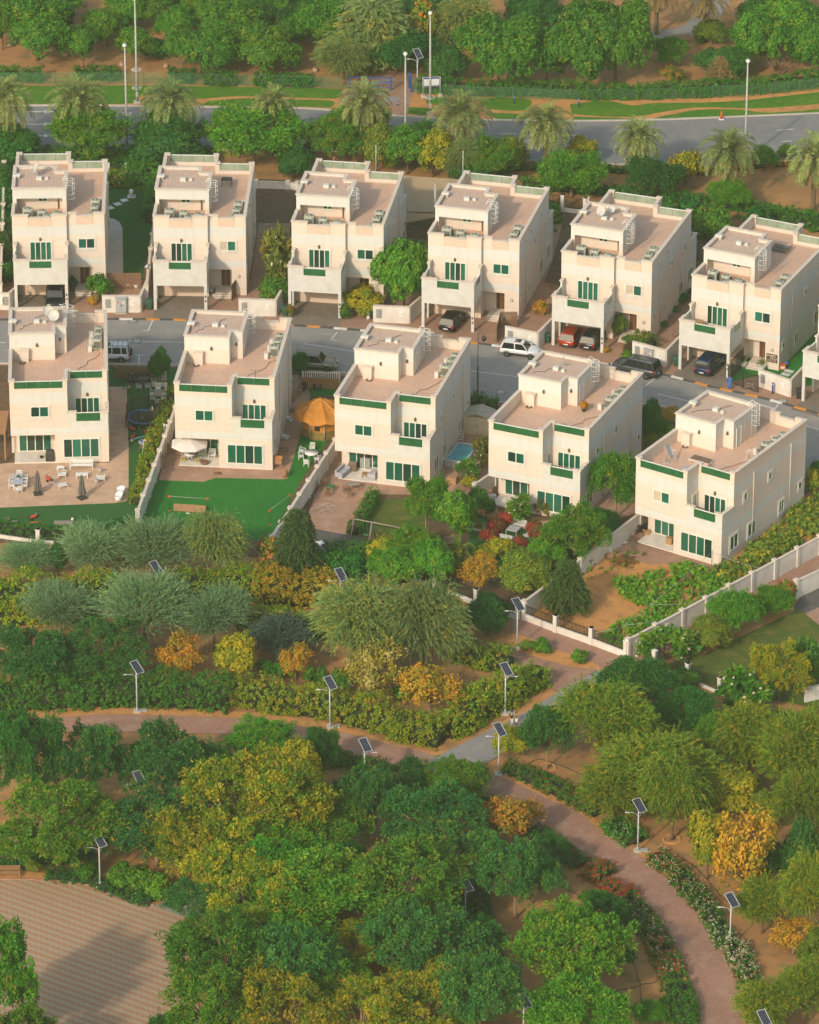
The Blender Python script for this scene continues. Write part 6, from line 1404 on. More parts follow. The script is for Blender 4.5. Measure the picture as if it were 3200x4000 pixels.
def ac_unit(w=.85, h=.95):
 o = thing('air_conditioner', '', 'air conditioner'); r = w / 2; c = r * .35
 pl = [(-r + c, -r), (r - c, -r), (r, -r + c), (r, r - c), (r - c, r), (-r + c, r), (-r, r - c), (-r, -r + c)]
 b = MB(); b.prism(pl, .08, h, 'ac_body'); b.box(-r, -r, 0, r, r, .08, 'concrete')
 for k in range(14):
  for sx in (-1, 1): x = -r + c + (2 * r - 2 * c) * k / 13; b.box(x - .012, sx * r, .16, x + .012, sx * (r + .015), h - .12, 'ac_dark'); b.box(sx * r, x - .012, .16, sx * (r + .015), x + .012, h - .12, 'ac_dark')
 b.build('casing', o)
 f = MB(); f.lathe([(r * .78, h), (r * .78, h + .05), (r * .70, h + .06)], 14, 'ac_body', smooth=False, cap=False); f.lathe([(0.001, h + .02), (r * .74, h + .02)], 14, 'ac_dark', cap=False)
 for k in range(5): a = k * 1.2566; f.tube([(0, 0, h + .05), (math.cos(a) * r * .72, math.sin(a) * r * .72, h + .05)], .016, 'ac_body', 4)
 f.lathe([(.1, h + .02), (.1, h + .07)], 8, 'ac_body'); f.build('fan_grille', o); return o
AC = Kind(ac_unit); Z = RF + .03
BIRD = ('first', 'second', 'third', 'fourth', 'fifth', 'sixth', 'last')
for i in range(7):
 for k, (x, y, s, lb) in enumerate(((1.65, 1.9, 1.3, 'largest air conditioner in the roof alcove of the {} street villa'), (3.2, 1.8, 1.12, 'middle air conditioner in the roof alcove of the {} street villa'), (3.75, .8, 1.0, 'low front air conditioner behind the notch, {} street villa'), (4.75, 1.6, 1.0, 'small air conditioner beside the drain pipe, {} street villa'), (8.95, 4.3, 1.2, 'rear air conditioner by the right parapet, {} street villa'), (8.85, 2.9, 1.05, 'middle air conditioner by the right parapet, {} street villa'), (8.6, 1.5, .9, 'front air conditioner by the right parapet, {} street villa'))):
  if i == 6 and k > 3: continue
  o = AC.put(lb.format(BIRD[i]), at_villa(i, True, x, y, Z), yaw_of(i, True), 'air conditioners on the villa roofs', s)
for i in range(5):
 for k, (x, y, s, lb) in enumerate(((9.0, 10.2, 1.15, 'nearest air conditioner on the roof of the {} garden villa'), (9.1, 11.9, 1.0, 'middle air conditioner on the roof of the {} garden villa'), (9.15, 13.4, .95, 'rear air conditioner on the roof of the {} garden villa'))):
  AC.put(lb.format(BIRD[i]), at_villa(i, False, x, y, Z), yaw_of(i, False), 'air conditioners on the villa roofs', s)
def duct_box(): o = thing('duct_box', '', 'duct box'); b = MB(); b.box(-.2, -.2, 0, .2, .2, .62, 'white_stucco'); b.box(-.23, -.23, .62, .23, .23, .67, 'cap'); b.build('casing', o); b = MB(); b.tube([(.2, 0, .3), (.7, 0, .3), (.8, 0, .1)], .05, 'steel_grey', 6); b.build('pipe', o); return o
DB = Kind(duct_box)
for i in range(7):
 if i < 6: DB.put('white duct box beside the front right air conditioner, %s street villa' % BIRD[i], at_villa(i, True, 8.2, 1.3, Z), yaw_of(i, True), 'duct boxes on the roofs'); DB.put('white duct box behind the right air conditioners, %s street villa' % BIRD[i], at_villa(i, True, 9.5, 5.4, Z), yaw_of(i, True), 'duct boxes on the roofs', (1, 1, 1.3))
 DB.put('white duct box in the roof alcove, %s street villa' % BIRD[i], at_villa(i, True, 2.5, 2.6, Z), yaw_of(i, True), 'duct boxes on the roofs', .9)
 DB.put('right hand duct box in the roof alcove, %s street villa' % BIRD[i], at_villa(i, True, 5.15, 2.4, Z), yaw_of(i, True), 'duct boxes on the roofs', .8)
for i in range(5):
 for x, y, lb in ((8.25, 9.4, 'nearest white duct box on the roof of the %s garden villa'), (8.35, 11.2, 'middle white duct box on the roof of the %s garden villa'), (8.4, 12.7, 'rear white duct box on the roof of the %s garden villa')): DB.put(lb % BIRD[i], at_villa(i, False, x, y, Z), yaw_of(i, False), 'duct boxes on the roofs')
mat('dish_grey', (.52, .52, .50), .5, (.44, .43, .40), 4)
def dish(r=.65):
 o = thing('satellite_dish', '', 'satellite dish'); pts = [(r * f, .22 * r * f * f) for f in (.02, .3, .55, .8, 1.0)]
 T = Matrix.Translation((0, 0, r + .35)) @ Matrix.Rotation(R(60), 4, 'X')
 b = MB(); b.T = T; b.lathe(pts + [(r * 1.0, .22 * r + .03), (r * .8, .16 * r + .02), (.02, .03)][:1], 18, 'dish_grey', cap=False); b.build('reflector', o)
 p = MB(); p.tube([(0, .1, 0), (0, .1, r + .3)], .04, 'steel_grey'); p.box(-.25, -.15, 0, .25, .35, .06, 'concrete'); p.build('mount', o)
 a = MB(); a.T = T; a.tube([(0, -r * .9, .2 * r), (0, -r * .2, r * .9)], .018, 'steel_grey', 5); a.tube([(0, -r * .2, r * .85), (0, -r * .15, r * 1.0)], .05, 'white_metal', 6); a.build('feed_arm', o); return o
DI = Kind(dish); P2 = 10.97
DI.put('white satellite dish on the stair roof of the first street villa', at_villa(0, True, 2.6, 7.0, P2), R(-80), 'satellite dishes'); DI.put('big white dish on the stair roof of the fifth street villa', at_villa(4, True, 2.5, 6.2, P2), R(-45), 'satellite dishes', .95); DI.put('smaller dish behind the big one on the fifth street villa', at_villa(4, True, 3.2, 7.6, P2), R(-30), 'satellite dishes', .65)
DI.put('rear white dish on the stair roof of the first garden villa', at_villa(0, False, 4.05, 11.6, P2), R(10), 'satellite dishes', .9); DI.put('front white dish on the stair roof of the first garden villa', at_villa(0, False, 4.6, 10.4, P2), R(-10), 'satellite dishes', .95); DI.put('tall white dish on the terrace of the fifth garden villa', at_villa(4, False, 1.9, 3.0, Z), R(75), 'satellite dishes', 1.2); DI.put('small dish in the alcove of the sixth street villa', at_villa(5, True, 1.0, .8, Z), R(0), 'satellite dishes', .5)
mat('lattice_brown', (.13, .085, .055), .8, (.18, .12, .08), 8); mat('mat_grey', (.42, .42, .44), .9, (.36, .36, .38), 5)
o = thing('lattice_panel', 'brown lattice panel lying on the roof terrace of the fifth garden villa', 'lattice panel', at_villa(4, False, 4.5, 5.2, Z), yaw_of(4, False)); b = MB(); b.box(-1.2, -.6, .02, 1.2, .6, .16, 'cap'); b.box(-1.1, -.5, .16, 1.1, .5, .19, 'lattice_brown'); b.build('frame', o)
for k, (x, y, lb) in enumerate(((4.6, 3.0, 'grey mat lying on the terrace of the fifth garden villa'), (6.2, 3.2, 'blue grey mat near the right glass rail of the fifth garden villa'))):
 b = MB(); b.box(-.8, -.4, 0, .8, .4, .05, 'mat_grey'); tag(b.build('roof_mat', None, at_villa(4, False, x, y, Z), yaw_of(4, False)), lb, 'mat')
o = thing('drying_rack', 'white drying rack with towels by the parapet of the fifth garden villa', 'drying rack', at_villa(4, False, 8.6, 8.0, Z), yaw_of(4, False)); b = MB()
for s in (-.5, .5): b.tube([(s, -.4, 0), (s, .3, 1.0)], .02, 'white_metal', 4); b.tube([(s, .4, 0), (s, -.3, 1.0)], .02, 'white_metal', 4)
for k in range(5): b.tube([(-.5, -.3 + k * .15, 1.0), (.5, -.3 + k * .15, 1.0)], .012, 'white_metal', 4)
b.build('frame', o)
mat('pot_black', (.03, .03, .03), .6); mat('terracotta', (.42, .17, .08), .8, (.34, .13, .06), 5); mat('clay', (.45, .22, .11), .85, (.36, .17, .09), 4); mat('pot_white', (.68, .68, .66), .5)
def pot(lb, g, r, h, m, grp=None, sc_=None): b = MB(); b.lathe([(r * .65, 0), (r * .95, h * .6), (r, h * .9), (r * 1.1, h), (r * .9, h - .03), (r * .2, h - .05)], 12, m); return tag(b.build('plant_pot', None, g), lb, 'plant pot', grp)
gp = at_villa(3, False, 6.9, 8.3, Z); pot('black pot on the roof of the fourth garden villa', gp, .26, .45, 'pot_black')
pl = dup(LIB['bush_orange'][0][0], gp + Vector((0, 0, .3)), 0, 'orange green bushy plant in the black roof pot'); pl.scale = (.45, .45, .45)
for x, y, z, lb in ((1605, 779, 0, 'white pot of the cycad by the entrance steps'), (1565, 773, 0, 'white pot of the cycad inside the gate')): pot(lb, G(x, y), .42, .6, 'pot_white', 'white cycad pots')
def paint(name, c, rough=.22, metal=.3): mat(name, c, rough, tuple(x * .92 for x in c), 2, metal=metal, spec=.6)
paint('car_black', (.012, .013, .014)); paint('car_white', (.70, .71, .72), .25, 0); paint('car_silver', (.20, .20, .17), .3, .4); paint('car_grey', (.075, .085, .092), .25, .5); paint('car_red', (.36, .035, .012), .22, .2); paint('car_blue', (.016, .035, .10), .22, .3); paint('car_navy', (.014, .016, .024))
mat('car_glass', (.012, .016, .017), .05, (.02, .024, .024), 2, spec=.8); mat('tyre', (.014, .014, .014), .85); mat('rim_alloy', (.45, .46, .47), .3, metal=.8); mat('rim_dark', (.05, .05, .05), .4, metal=.5); mat('head_light', (.75, .78, .80), .1); mat('tail_light', (.45, .012, .01), .2); mat('plate_white', (.7, .7, .68), .5); mat('trim_black', (.02, .02, .02), .6); mat('chrome', (.6, .6, .6), .15, metal=1)
def car(pm, L=4.7, W=1.88, H=1.72, hood=.30, wind=.14, rear='suv', rim='rim_alloy', rails=True, spare=False, roof=None, rack=False, boxy=0., name='parked_car'):
 o = thing(name, '', 'car'); hl = L / 2; hw = W / 2; zb = .24 + H * .10; belt = H * .60; wr = H * .205
 def ring(x, w, z0, z1, z2, wt):
  return [(x, -w * .94, z0), (x, -w, z0 + (z1 - z0) * .35), (x, -w, z1), (x, -wt, z2), (x, 0, z2 + .02), (x, wt, z2), (x, w, z1), (x, w, z0 + (z1 - z0) * .35), (x, w * .94, z0)]
 xh = hl - hood * L; hz = belt * (.93 if not boxy else .98)
 b = MB(); st = [(-hl, .82, .42, belt * .8, belt * .86), (-hl + .10, .93, zb, belt * .90, belt * .97), (-hl + .45, .99, zb, belt * .95, belt), (-hl * .3, 1, zb, belt * .96, belt), (xh, 1, zb, belt * .96, belt), (xh + L * .1, .99, zb, hz * .95, hz), (hl - .38, .95, zb, hz * .90, hz * .94), (hl - .08, .84, .34, hz * .74, hz * .82), (hl, .70, .42, hz * .62, hz * .68)]
 b.loft([ring(x, hw * s, z0, z1, z2, hw * s * .90) for x, s, z0, z1, z2 in st], pm); b.build('body', o)
 rx = -hl + (.10 if rear == 'suv' else L * .2); rt = rx + (.32 if rear == 'suv' else .55) * (1 - boxy * .5); xw = xh - wind * L * (1 - boxy * .3); tw = hw * (.76 + .08 * boxy)
 g = MB(); A = [(rx, hw * .93, belt - .03), (rt, tw, H - .05), (xw, tw, H - .07), (xh + .05, hw * .93, belt - .05)]
 vs = []
 for x, w_, z in A: vs += [(x, -w_, z), (x, w_, z)]
 g.add(vs, [(0, 1, 3, 2), (2, 3, 5, 4), (4, 5, 7, 6), (0, 2, 4, 6), (1, 7, 5, 3)], 'car_glass'); g.build('window', o)
 r = MB(); e = .035
 r.loft([[(x, -w_, z), (x, -w_ * .9, z + .045), (x, 0, z + .065), (x, w_ * .9, z + .045), (x, w_, z)] for x, w_, z in ((rt - .06, tw * 1.0, H - .06), (rt + .25, tw * 1.02, H - .045), ((rt + xw) / 2, tw * 1.02, H - .04), (xw - .1, tw * 1.02, H - .06), (xw + .03, tw, H - .085))], roof or pm)
 r.build('roof', o)
 for s in (-1, 1):
  p = MB()
  def pil(x0, z0, w0, x1, z1, w1, t): p.add([(x0 - t, s * (w0 + .012), z0), (x0 + t, s * (w0 + .012), z0), (x1 + t, s * (w1 + .012), z1), (x1 - t, s * (w1 + .012), z1), (x0 - t, s * (w0 - .05), z0), (x0 + t, s * (w0 - .05), z0), (x1 + t, s * (w1 - .05), z1), (x1 - t, s * (w1 - .05), z1)], [(0, 1, 2, 3), (4, 7, 6, 5), (0, 4, 5, 1), (1, 5, 6, 2), (2, 6, 7, 3), (3, 7, 4, 0)], pm)
  zt = H - .06; pil(xh, belt - .03, hw * .93, xw, zt - .01, tw, .05); pil(rx + .06, belt - .03, hw * .93, rt + .02, zt, tw, .09)
  m1 = (xw + rt) / 2 + .25; pil(m1, belt - .03, hw * .94, m1 - .05, zt, tw, .05)
  if L > 4.3: pil(m1 - 1.05, belt - .03, hw * .94, m1 - 1.0, zt, tw, .06)
  p.build('pillar', o)
  if rails: q = MB(); q.tube([(rt + .1, s * tw * .88, H), (rt + .2, s * tw * .88, H + .06), (xw - .25, s * tw * .88, H + .05), (xw - .15, s * tw * .88, H - .01)], .02, 'rim_alloy', 5); q.build('roof_rail', o)
  q = MB(); q.cbox((xh - .05, s * (hw + .1), belt + .06), (.12, .22, .15), pm); q.build('wing_mirror', o)
  q = MB(); q.cbox((hl - .13, s * hw * .62, hz * .74), (.22, hw * .34, .14), 'head_light', rz=-s * .35); q.build('headlight', o)
  q = MB(); q.cbox((-hl + .07, s * hw * .78, belt * .84), (.16, hw * .26, .28 if rear == 'suv' else .16), 'tail_light', rz=s * .25); q.build('taillight', o)
  q = MB(); q.box(-hl * .55, s * (hw - .02), zb + .02, hl * .52, s * (hw + .02), zb + .16, 'trim_black'); q.build('sill_trim', o)
  for x in (-hl * .60, hl * .62):
   w_ = MB(); T = Matrix.Translation((x, s * (hw - .10), wr)) @ Matrix.Rotation(R(90), 4, 'X'); w_.T = T; w_.lathe([(wr * .6, -.11), (wr * .95, -.11), (wr, -.06), (wr, .06), (wr * .95, .11), (wr * .6, .11)], 16, 'tyre', cap=False); wh = w_.build('wheel', o)
   m_ = MB(); m_.T = T; m_.lathe([(.001, .09 * -s), (wr * .2, .10 * -s), (wr * .62, .075 * -s)], 16, 'rim_dark', cap=False)
   for k in range(6): a = k * 1.0472; m_.add([(math.cos(a + d_) * rr, math.sin(a + d_) * rr, -s * zz) for d_, rr, zz in ((-.5, wr * .12, .115), (.5, wr * .12, .115), (.16, wr * .62, .10), (-.16, wr * .62, .10))], [(0, 1, 2, 3)], rim)
   m_.build('rim', wh)
   ar = MB(); ar.tube([(x + (wr + .06) * math.cos(a), s * (hw - .015), wr + (wr + .06) * math.sin(a)) for a in [math.pi * k / 8 for k in range(9)]], .035, 'trim_black', 5); ar.build('wheel_arch', o)
 q = MB(); q.box(hl - .05, -hw * .42, hz * .42, hl + .015, hw * .42, hz * .70, 'trim_black')
 for k in range(3): q.box(hl + .015, -hw * .4, hz * (.46 + .08 * k), hl + .025, hw * .4, hz * (.46 + .08 * k) + .025, 'chrome')
 q.build('grille', o)
 for x, s in ((hl + .028, 1), (-hl - .012, -1)): q = MB(); q.box(x - .012, -.26, .52, x + .012, .26, .64, 'plate_white'); q.build('number_plate', o)
 q = MB(); q.box(-hl - .03, -hw * .8, .34, -hl + .12, hw * .8, .50, 'trim_black'); q.build('rear_bumper', o)
 if spare: q = MB(); q.T = Matrix.Translation((-hl - .14, .1, belt * .92)) @ Matrix.Rotation(R(90), 4, 'Y'); q.lathe([(.05, -.12), (.36, -.12), (.38, 0), (.36, .12), (.05, .12)], 16, 'tyre'); q.build('spare_wheel', o)
 if rack:
  q = MB()
  for s in (-1, 1): q.tube([(rt, s * tw * .9, H + .12), (xw - .2, s * tw * .9, H + .12)], .03, 'black_metal', 5)
  for k in range(6): x = rt + (xw - .2 - rt) * k / 5; q.tube([(x, -tw * .9, H + .02), (x, -tw * .9, H + .12), (x, tw * .9, H + .12), (x, tw * .9, H + .02)], .025, 'black_metal', 5)
  q.build('roof_rack', o)
 if pm == 'car_grey' or pm == 'car_white': q = MB(); q.box(xw - 1.0, -.4, H + .018, xw - .35, .4, H + .032, 'car_glass'); q.build('sunroof', o)
 return o
GC = 'cars of the estate'
def park(o, lb, g, deg): o.location = g; o.rotation_euler = (0, 0, R(deg)); tag(o, lb, None, GC)
y0 = BACK
park(car('car_black', 4.9, 1.98, 1.85, .26, .10, boxy=.8), 'black boxy car facing the lane in the first carport', at_villa(0, True, 4.5, -2.0, .01), 270 + y0[0][2])
park(car('car_black', 4.6, 1.85, 1.65, .27, .18, rails=False), 'black car with red tail lights under the fourth villa carport', at_villa(3, True, 3.35, -2.5, .01), 84 + y0[3][2])
park(car('car_red', 4.45, 1.85, 1.64, .27, .17), 'red car in the fifth villa carport', at_villa(4, True, 1.95, -2.0, .01), 90 + y0[4][2])
park(car('car_navy', 4.6, 1.85, 1.68, .27, .15), 'black car beside the red one in the fifth villa carport', at_villa(4, True, 4.25, -1.9, .01), 90 + y0[4][2])
park(car('car_blue', 5.0, 2.0, 1.78, .26, .13), 'dark blue car in the sixth villa carport', at_villa(5, True, 3.2, -2.1, .01), 90 + y0[5][2])
park(car('car_white', 4.6, 1.9, 1.82, .29, .08, boxy=1, spare=True, rack=True, roof='car_white', rails=False), 'white off road car with roof rack and spare wheel in the lane', G(229, 757), 178)
park(car('car_silver', 4.85, 1.9, 1.82, .28, .12, boxy=.3), 'silver beige car behind the white picket fence', G(663, 776), -9)
park(car('car_white', 4.3, 1.75, 1.66, .27, .14, boxy=.2), 'white car in the lane between street lamp and low wall', G(1096, 748), -17)
park(car('car_grey', 5.2, 2.03, 1.9, .25, .13, boxy=.2), 'dark grey car at the kerb behind the fourth garden villa', G(1340, 786), 152)
park(car('car_white', 5.0, 1.95, 1.95, .22, .12, boxy=.5), 'white vehicle on the upper road half hidden by trees', G(622, 306), 185)
mat('bin_green', (.02, .09, .055), .5, (.018, .075, .045), 5); mat('bin_black', (.025, .028, .028), .5)
def bin_(m): 
 o = thing('wheelie_bin', '', 'bin'); b = MB(); b.loft([[(-w, -w, z), (w, -w, z), (w, w, z), (-w, w, z)] for w, z in ((.24, .08), (.31, .95))], m, False); b.build('body', o)
 l = MB(); l.loft([[(-.34, -.38, .95), (.34, -.38, .95), (.34, .34, .95), (-.34, .34, .95)], [(-.33, -.36, 1.02), (.33, -.36, 1.02), (.33, .34, 1.05), (-.33, .34, 1.05)], [(-.2, -.2, 1.08), (.2, -.2, 1.08), (.2, .25, 1.1), (-.2, .25, 1.1)]], m, False); l.build('lid', o)
 for s in (-1, 1): w = MB(); w.tube([(s * .22, .26, .1), (s * .3, .26, .1)], .1, 'tyre', 10); w.build('wheel', o)
 return o
BK = {m: Kind(bin_, m) for m in ('bin_green', 'bin_black')}
for m, x, y, lb in (('bin_green', 315, 651, 'green wheelie bin beside the wall of the lawn villa'), ('bin_green', 600, 664, 'green wheelie bin left of the third villa carport'), ('bin_green', 1152, 721, 'green wheelie bin left of the red car carport'), ('bin_green', 1424, 770, 'green wheelie bin left of the blue car carport'), ('bin_black', 1683, 839, 'dark bin at the last carport pillar'), ('bin_black', 19, 642, 'dark bin at the left edge of the lane')): BK[m].put(lb, G(x, y), R(-10), 'wheelie bins', 1.05)
def cabinet(): o = thing('utility_cabinet', '', 'utility cabinet'); b = MB(); b.box(-.5, -.3, .1, .5, .3, 1.6, 'steel_grey'); b.box(-.54, -.34, 1.6, .54, .34, 1.7, 'galv'); b.box(-.55, -.35, 0, .55, .35, .1, 'concrete'); b.build('casing', o); \
 [(lambda d: (d.box(-.47 + .48 * k, -.32, .2, -.01 + .48 * k, -.3, 1.5, 'galv'), d.box(-.08 + .12 * k, -.34, .8, -.04 + .12 * k, -.32, 1.0, 'black_metal'), d.box(-.36 + .48 * k, -.325, 1.1, -.2 + .48 * k, -.321, 1.3, 'board_white' if k else 'cone_orange'), d.build('door', o)))(MB()) for k in (0, 1)]; return o
UC = Kind(cabinet); UC.put('grey utility cabinet against the low wall by the first villa', G(256, 658.5), 0, 'utility cabinets', 1.15); UC.put('grey utility cabinet against the low wall of the fifth villa', G(1367, 764), R(-22), 'utility cabinets', 1.05); UC.put('small cabinet behind the barbecue garden by the slim tree', G(343, 800), 0, 'utility cabinets', .8)
def bicycle():
 o = thing('bicycle', '', 'bicycle')
 for x in (-.52, .52):
  w = MB(); w.tube([(x + .33 * math.cos(a), 0, .34 + .33 * math.sin(a)) for a in [2 * math.pi * k / 18 for k in range(19)]], .022, 'tyre', 5)
  for k in range(8): a = k * .785; w.tube([(x, 0, .34), (x + .32 * math.cos(a), 0, .34 + .32 * math.sin(a))], .005, 'rim_alloy', 3)
  w.build('wheel', o)
 f = MB()
 for a, b in (((-.52, .34), (-.15, .32)), ((-.15, .32), (-.28, .85)), ((-.52, .34), (-.26, .78)), ((-.26, .78), (.36, .80)), ((-.15, .32), (.38, .72)), ((.52, .34), (.34, .92))): f.tube([(a[0], 0, a[1]), (b[0], 0, b[1])], .02, 'pole_grey', 5)
 f.build('frame', o); s = MB(); s.ball((-.29, 0, .9), (.13, .07, .035), 'black_metal'); s.build('saddle', o); h = MB(); h.tube([(.3, -.28, 1.0), (.36, -.1, .96), (.36, .1, .96), (.3, .28, 1.0)], .016, 'black_metal', 5); h.build('handlebar', o); return o
BI = Kind(bicycle)
for x, y, r, lb in ((1578, 822, -28, 'bicycle leaning at the gate of the name sign villa'), (1432, 708, 20, 'bicycle in the shade left of the blue car'), (1438, 704, 35, 'second bicycle behind the blue car')): BI.put(lb, G(x, y), R(r), 'bicycles')
mat('plastic_white', (.74, .74, .72), .4, (.68, .68, .66), 4); mat('cushion_grey', (.42, .42, .47), .9, (.36, .36, .41), 3); mat('parasol_grey', (.16, .14, .13), .85, (.12, .11, .10), 3); mat('parasol_white', (.72, .66, .62), .85, (.66, .60, .56), 2); mat('plastic_yellow', (.60, .42, .03), .5); mat('table_blue', (.40, .42, .52), .5, (.36, .38, .47), 2); mat('rattan', (.03, .03, .028), .8, (.05, .048, .045), 20)
mat('tent_orange', (.52, .22, .025), .8, (.44, .17, .02), 2.5); mat('canvas_tan', (.36, .26, .15), .9, (.32, .23, .13), 1); mat('toy_red', (.60, .06, .03), .4); mat('toy_blue', (.05, .18, .50), .4); mat('toy_green', (.05, .40, .15), .4); mat('pool_blue', (.05, .30, .38), .08, (.07, .36, .42), 1.5, spec=.7); mat('pool_side', (.45, .45, .44), .5); mat('cardboard', (.40, .23, .11), .9, (.33, .18, .09), 4); mat('sack_white', (.6, .58, .56), .8, (.5, .48, .47), 6); mat('shed_cream', (.56, .50, .36), .7, (.50, .44, .31), 2); mat('stone_white', (.62, .62, .60), .7, (.54, .54, .52), 3); mat('net_black', (.02, .02, .02), .9)
def chair(m='plastic_white', w=.52, d=.52, h=.9, seat=.44, arms=True, slats=True):
 o = thing('garden_chair', '', 'chair')
 s = MB(); s.box(-w / 2, -d / 2, seat - .04, w / 2, d / 2, seat, m); s.build('seat', o)
 b = MB()
 if slats:
  for k in range(5): x = -w / 2 + .05 + (w - .1) * k / 4; b.box(x - .03, d / 2 - .03, seat, x + .03, d / 2, h, m)
  b.box(-w / 2, d / 2 - .035, h - .08, w / 2, d / 2 + .005, h, m)
 else: b.box(-w / 2, d / 2 - .04, seat, w / 2, d / 2, h, m)
 b.build('backrest', o)
 for x in (-1, 1):
  for y in (-1, 1): l = MB(); l.box(x * (w / 2) - x * .045, y * (d / 2) - y * .045, 0, x * w / 2, y * d / 2, seat - .04, m); l.build('leg', o)
  if arms: a = MB(); a.box(x * w / 2 - .03, -d / 2, seat + .18, x * w / 2 + .03, d / 2 - .035, seat + .22, m); a.box(x * w / 2 - .02, -d / 2, seat, x * w / 2 + .02, -d / 2 + .04, seat + .18, m); a.build('armrest', o)
 return o
def table(m='plastic_white', w=1.0, d=.7, h=.74, lm=None, rnd=False):
 o = thing('garden_table', '', 'table'); t = MB(); lm = lm or m
 if rnd: t.lathe([(w / 2, h - .04), (w / 2, h)], 18, m)
 else: t.box(-w / 2, -d / 2, h - .05, w / 2, d / 2, h, m)
 t.build('tabletop', o)
 for x in (-1, 1):
  for y in (-1, 1):
   l = MB()
   if rnd: l.tube([(x * w * .1, y * w * .1, h - .04), (x * w * .14, y * w * .14, h * .5), (x * w * .28, y * w * .28, 0)], .025, lm, 5)
   else: l.box(x * (w / 2 - .02), y * (d / 2 - .02), 0, x * (w / 2 - .09), y * (d / 2 - .09), h - .05, lm)
   l.build('leg', o)
 return o
def bench(w=1.9, m='plastic_white', slats=7, d=.6, seat=.42, h=.85):
 o = thing('garden_bench', '', 'bench'); s = MB()
 for k in range(5): y = -d / 2 + d * k / 5; s.box(-w / 2, y, seat - .04, w / 2, y + d / 5 - .025, seat, m)
 s.build('seat', o); b = MB()
 for k in range(slats - 2): z = seat + .06 + (h - seat - .1) * k / (slats - 3); b.box(-w / 2, d / 2, z, w / 2, d / 2 + .035, z + .055, m)
 b.build('backrest', o)
 for x in (-1, 1): l = MB(); l.box(x * w / 2 - x * .07, -d / 2, 0, x * w / 2, -d / 2 + .07, seat + .2, m); l.box(x * w / 2 - x * .07, d / 2 + .036, 0, x * w / 2, d / 2 + .09, h, m); l.box(x * w / 2 - x * .07, -d / 2, seat + .2, x * w / 2, d / 2 + .036, seat + .25, m); l.build('side_frame', o)
 return o
CW = Kind(chair); GW = 'white chairs of the first garden'
TB = lambda *a, **k: table(*a, **k)
o = tag(TB('table_blue', .95, 2.3, .74, 'plastic_white'), 'long table with grey blue top on the first terrace', 'table'); o.location = G(39, 1022); o.rotation_euler = (0, 0, R(3))
c0 = G(39, 1022)
for k, (x, y, r) in enumerate(((-.68, -.8, 90), (-.68, 0, 90), (-.68, .8, 90), (.68, -.8, -90), (.68, 0, -90), (.68, .8, -90), (0, 1.45, 0), (.15, -1.7, 200))): CW.put(('chair at the left side of the long grey blue table', 'chair at the right side of the long grey blue table')[0 if k < 3 else 1] if k < 6 else ('chair at the far head of the long grey blue table', 'chair pulled away from the near end of the long table')[k - 6], c0 + Vector((x, y, 0)), R(r + 3), 'chairs at the left side of the long table' if k < 3 else 'chairs at the right side of the long table' if k < 6 else GW)
b = MB(); b.lathe([(.10, 0), (.16, .14), (.15, .16)], 10, 'pot_white', (0, 0, .745)); 
for k in range(14): b.ball((math.cos(k * 2.4) * .14, math.sin(k * 2.4) * .14, .95 + .06 * (k % 3)), .075, 'leafy_green' if k % 3 else 'toy_red', 6, 4)
mat('leafy_green', (.03, .13, .03), .8); tag(b.build('flower_bowl', None, c0 + Vector((0, 0, 0))), 'bowl of flowers on the long grey blue table', 'flower bowl')
def closed_parasol():
 o = thing('closed_parasol', '', 'parasol'); b = MB(); b.box(-.42, -.42, 0, .42, .42, .2, 'rattan'); b.build('base', o); p = MB(); p.tube([(0, 0, .2), (0, 0, 2.75)], .035, 'steel_grey'); p.build('pole', o)
 c = MB(); n = 16; rings = []
 for z, r in ((.55, .30), (.8, .33), (1.3, .25), (1.9, .2), (2.4, .14), (2.7, .05)): rings.append([((r * (1 + .28 * (-1) ** k)) * math.cos(6.283 * k / n), (r * (1 + .28 * (-1) ** k)) * math.sin(6.283 * k / n), z - (.12 if k % 2 and z < .6 else 0)) for k in range(n)])
 c.loft(rings, 'parasol_grey', False); c.build('canopy', o); return o
CP = Kind(closed_parasol); CP.put('closed grey parasol nearer the long table', G(80, 1041), .2, 'closed parasols'); CP.put('closed grey parasol in front of the white slatted bench', G(173, 1050), .7, 'closed parasols')
BN = Kind(bench); BN.put('long white slatted bench by the big window of the first villa', G(172, 986), R(0), None, (1.25, 1, 1))
LT = Kind(table, 'plastic_white', 1.25, .7, .42); LT.put('low white table before the white slatted bench', G(173, 1006), 0, 'low white tables'); LT.put('white side table left of the white slatted bench', G(128, 992), R(-8), 'low white tables', (.6, .7, 1.2))
AR = Kind(chair, 'plastic_white', .8, .8, .78, .36); AR.put('white slatted armchair at the left of the white slatted bench', G(131, 1004), R(-90 + 180), GW); AR.put('white slatted armchair at the right of the white slatted bench', G(213, 1012), R(185), GW)
def lounger(): o = thing('reclining_chair', '', 'lounger'); s = MB(); [s.box(-.33, -.65 + .15 * k, .3, .33, -.55 + .15 * k, .33, 'plastic_white') for k in range(6)]; s.build('seat', o); b = MB(); [b.cbox((0, .32 + .12 * k, .36 + .09 * k), (.66, .09, .03), 'plastic_white', rx=.6) for k in range(5)]; b.build('backrest', o); \
 [(lambda l: (l.box(x * .34 - .025, -.7, 0, x * .34 + .025, -.65, .3, 'plastic_white'), l.box(x * .34 - .025, .3, 0, x * .34 + .025, .35, .3, 'plastic_white'), l.box(x * .34 - .03, -.7, .29, x * .34 + .03, .35, .33, 'plastic_white'), l.build('side_frame', o)))(MB()) for x in (-1, 1)]; return o
Kind(lounger).put('white reclining chair between the two closed parasols', G(128, 1027), R(115))
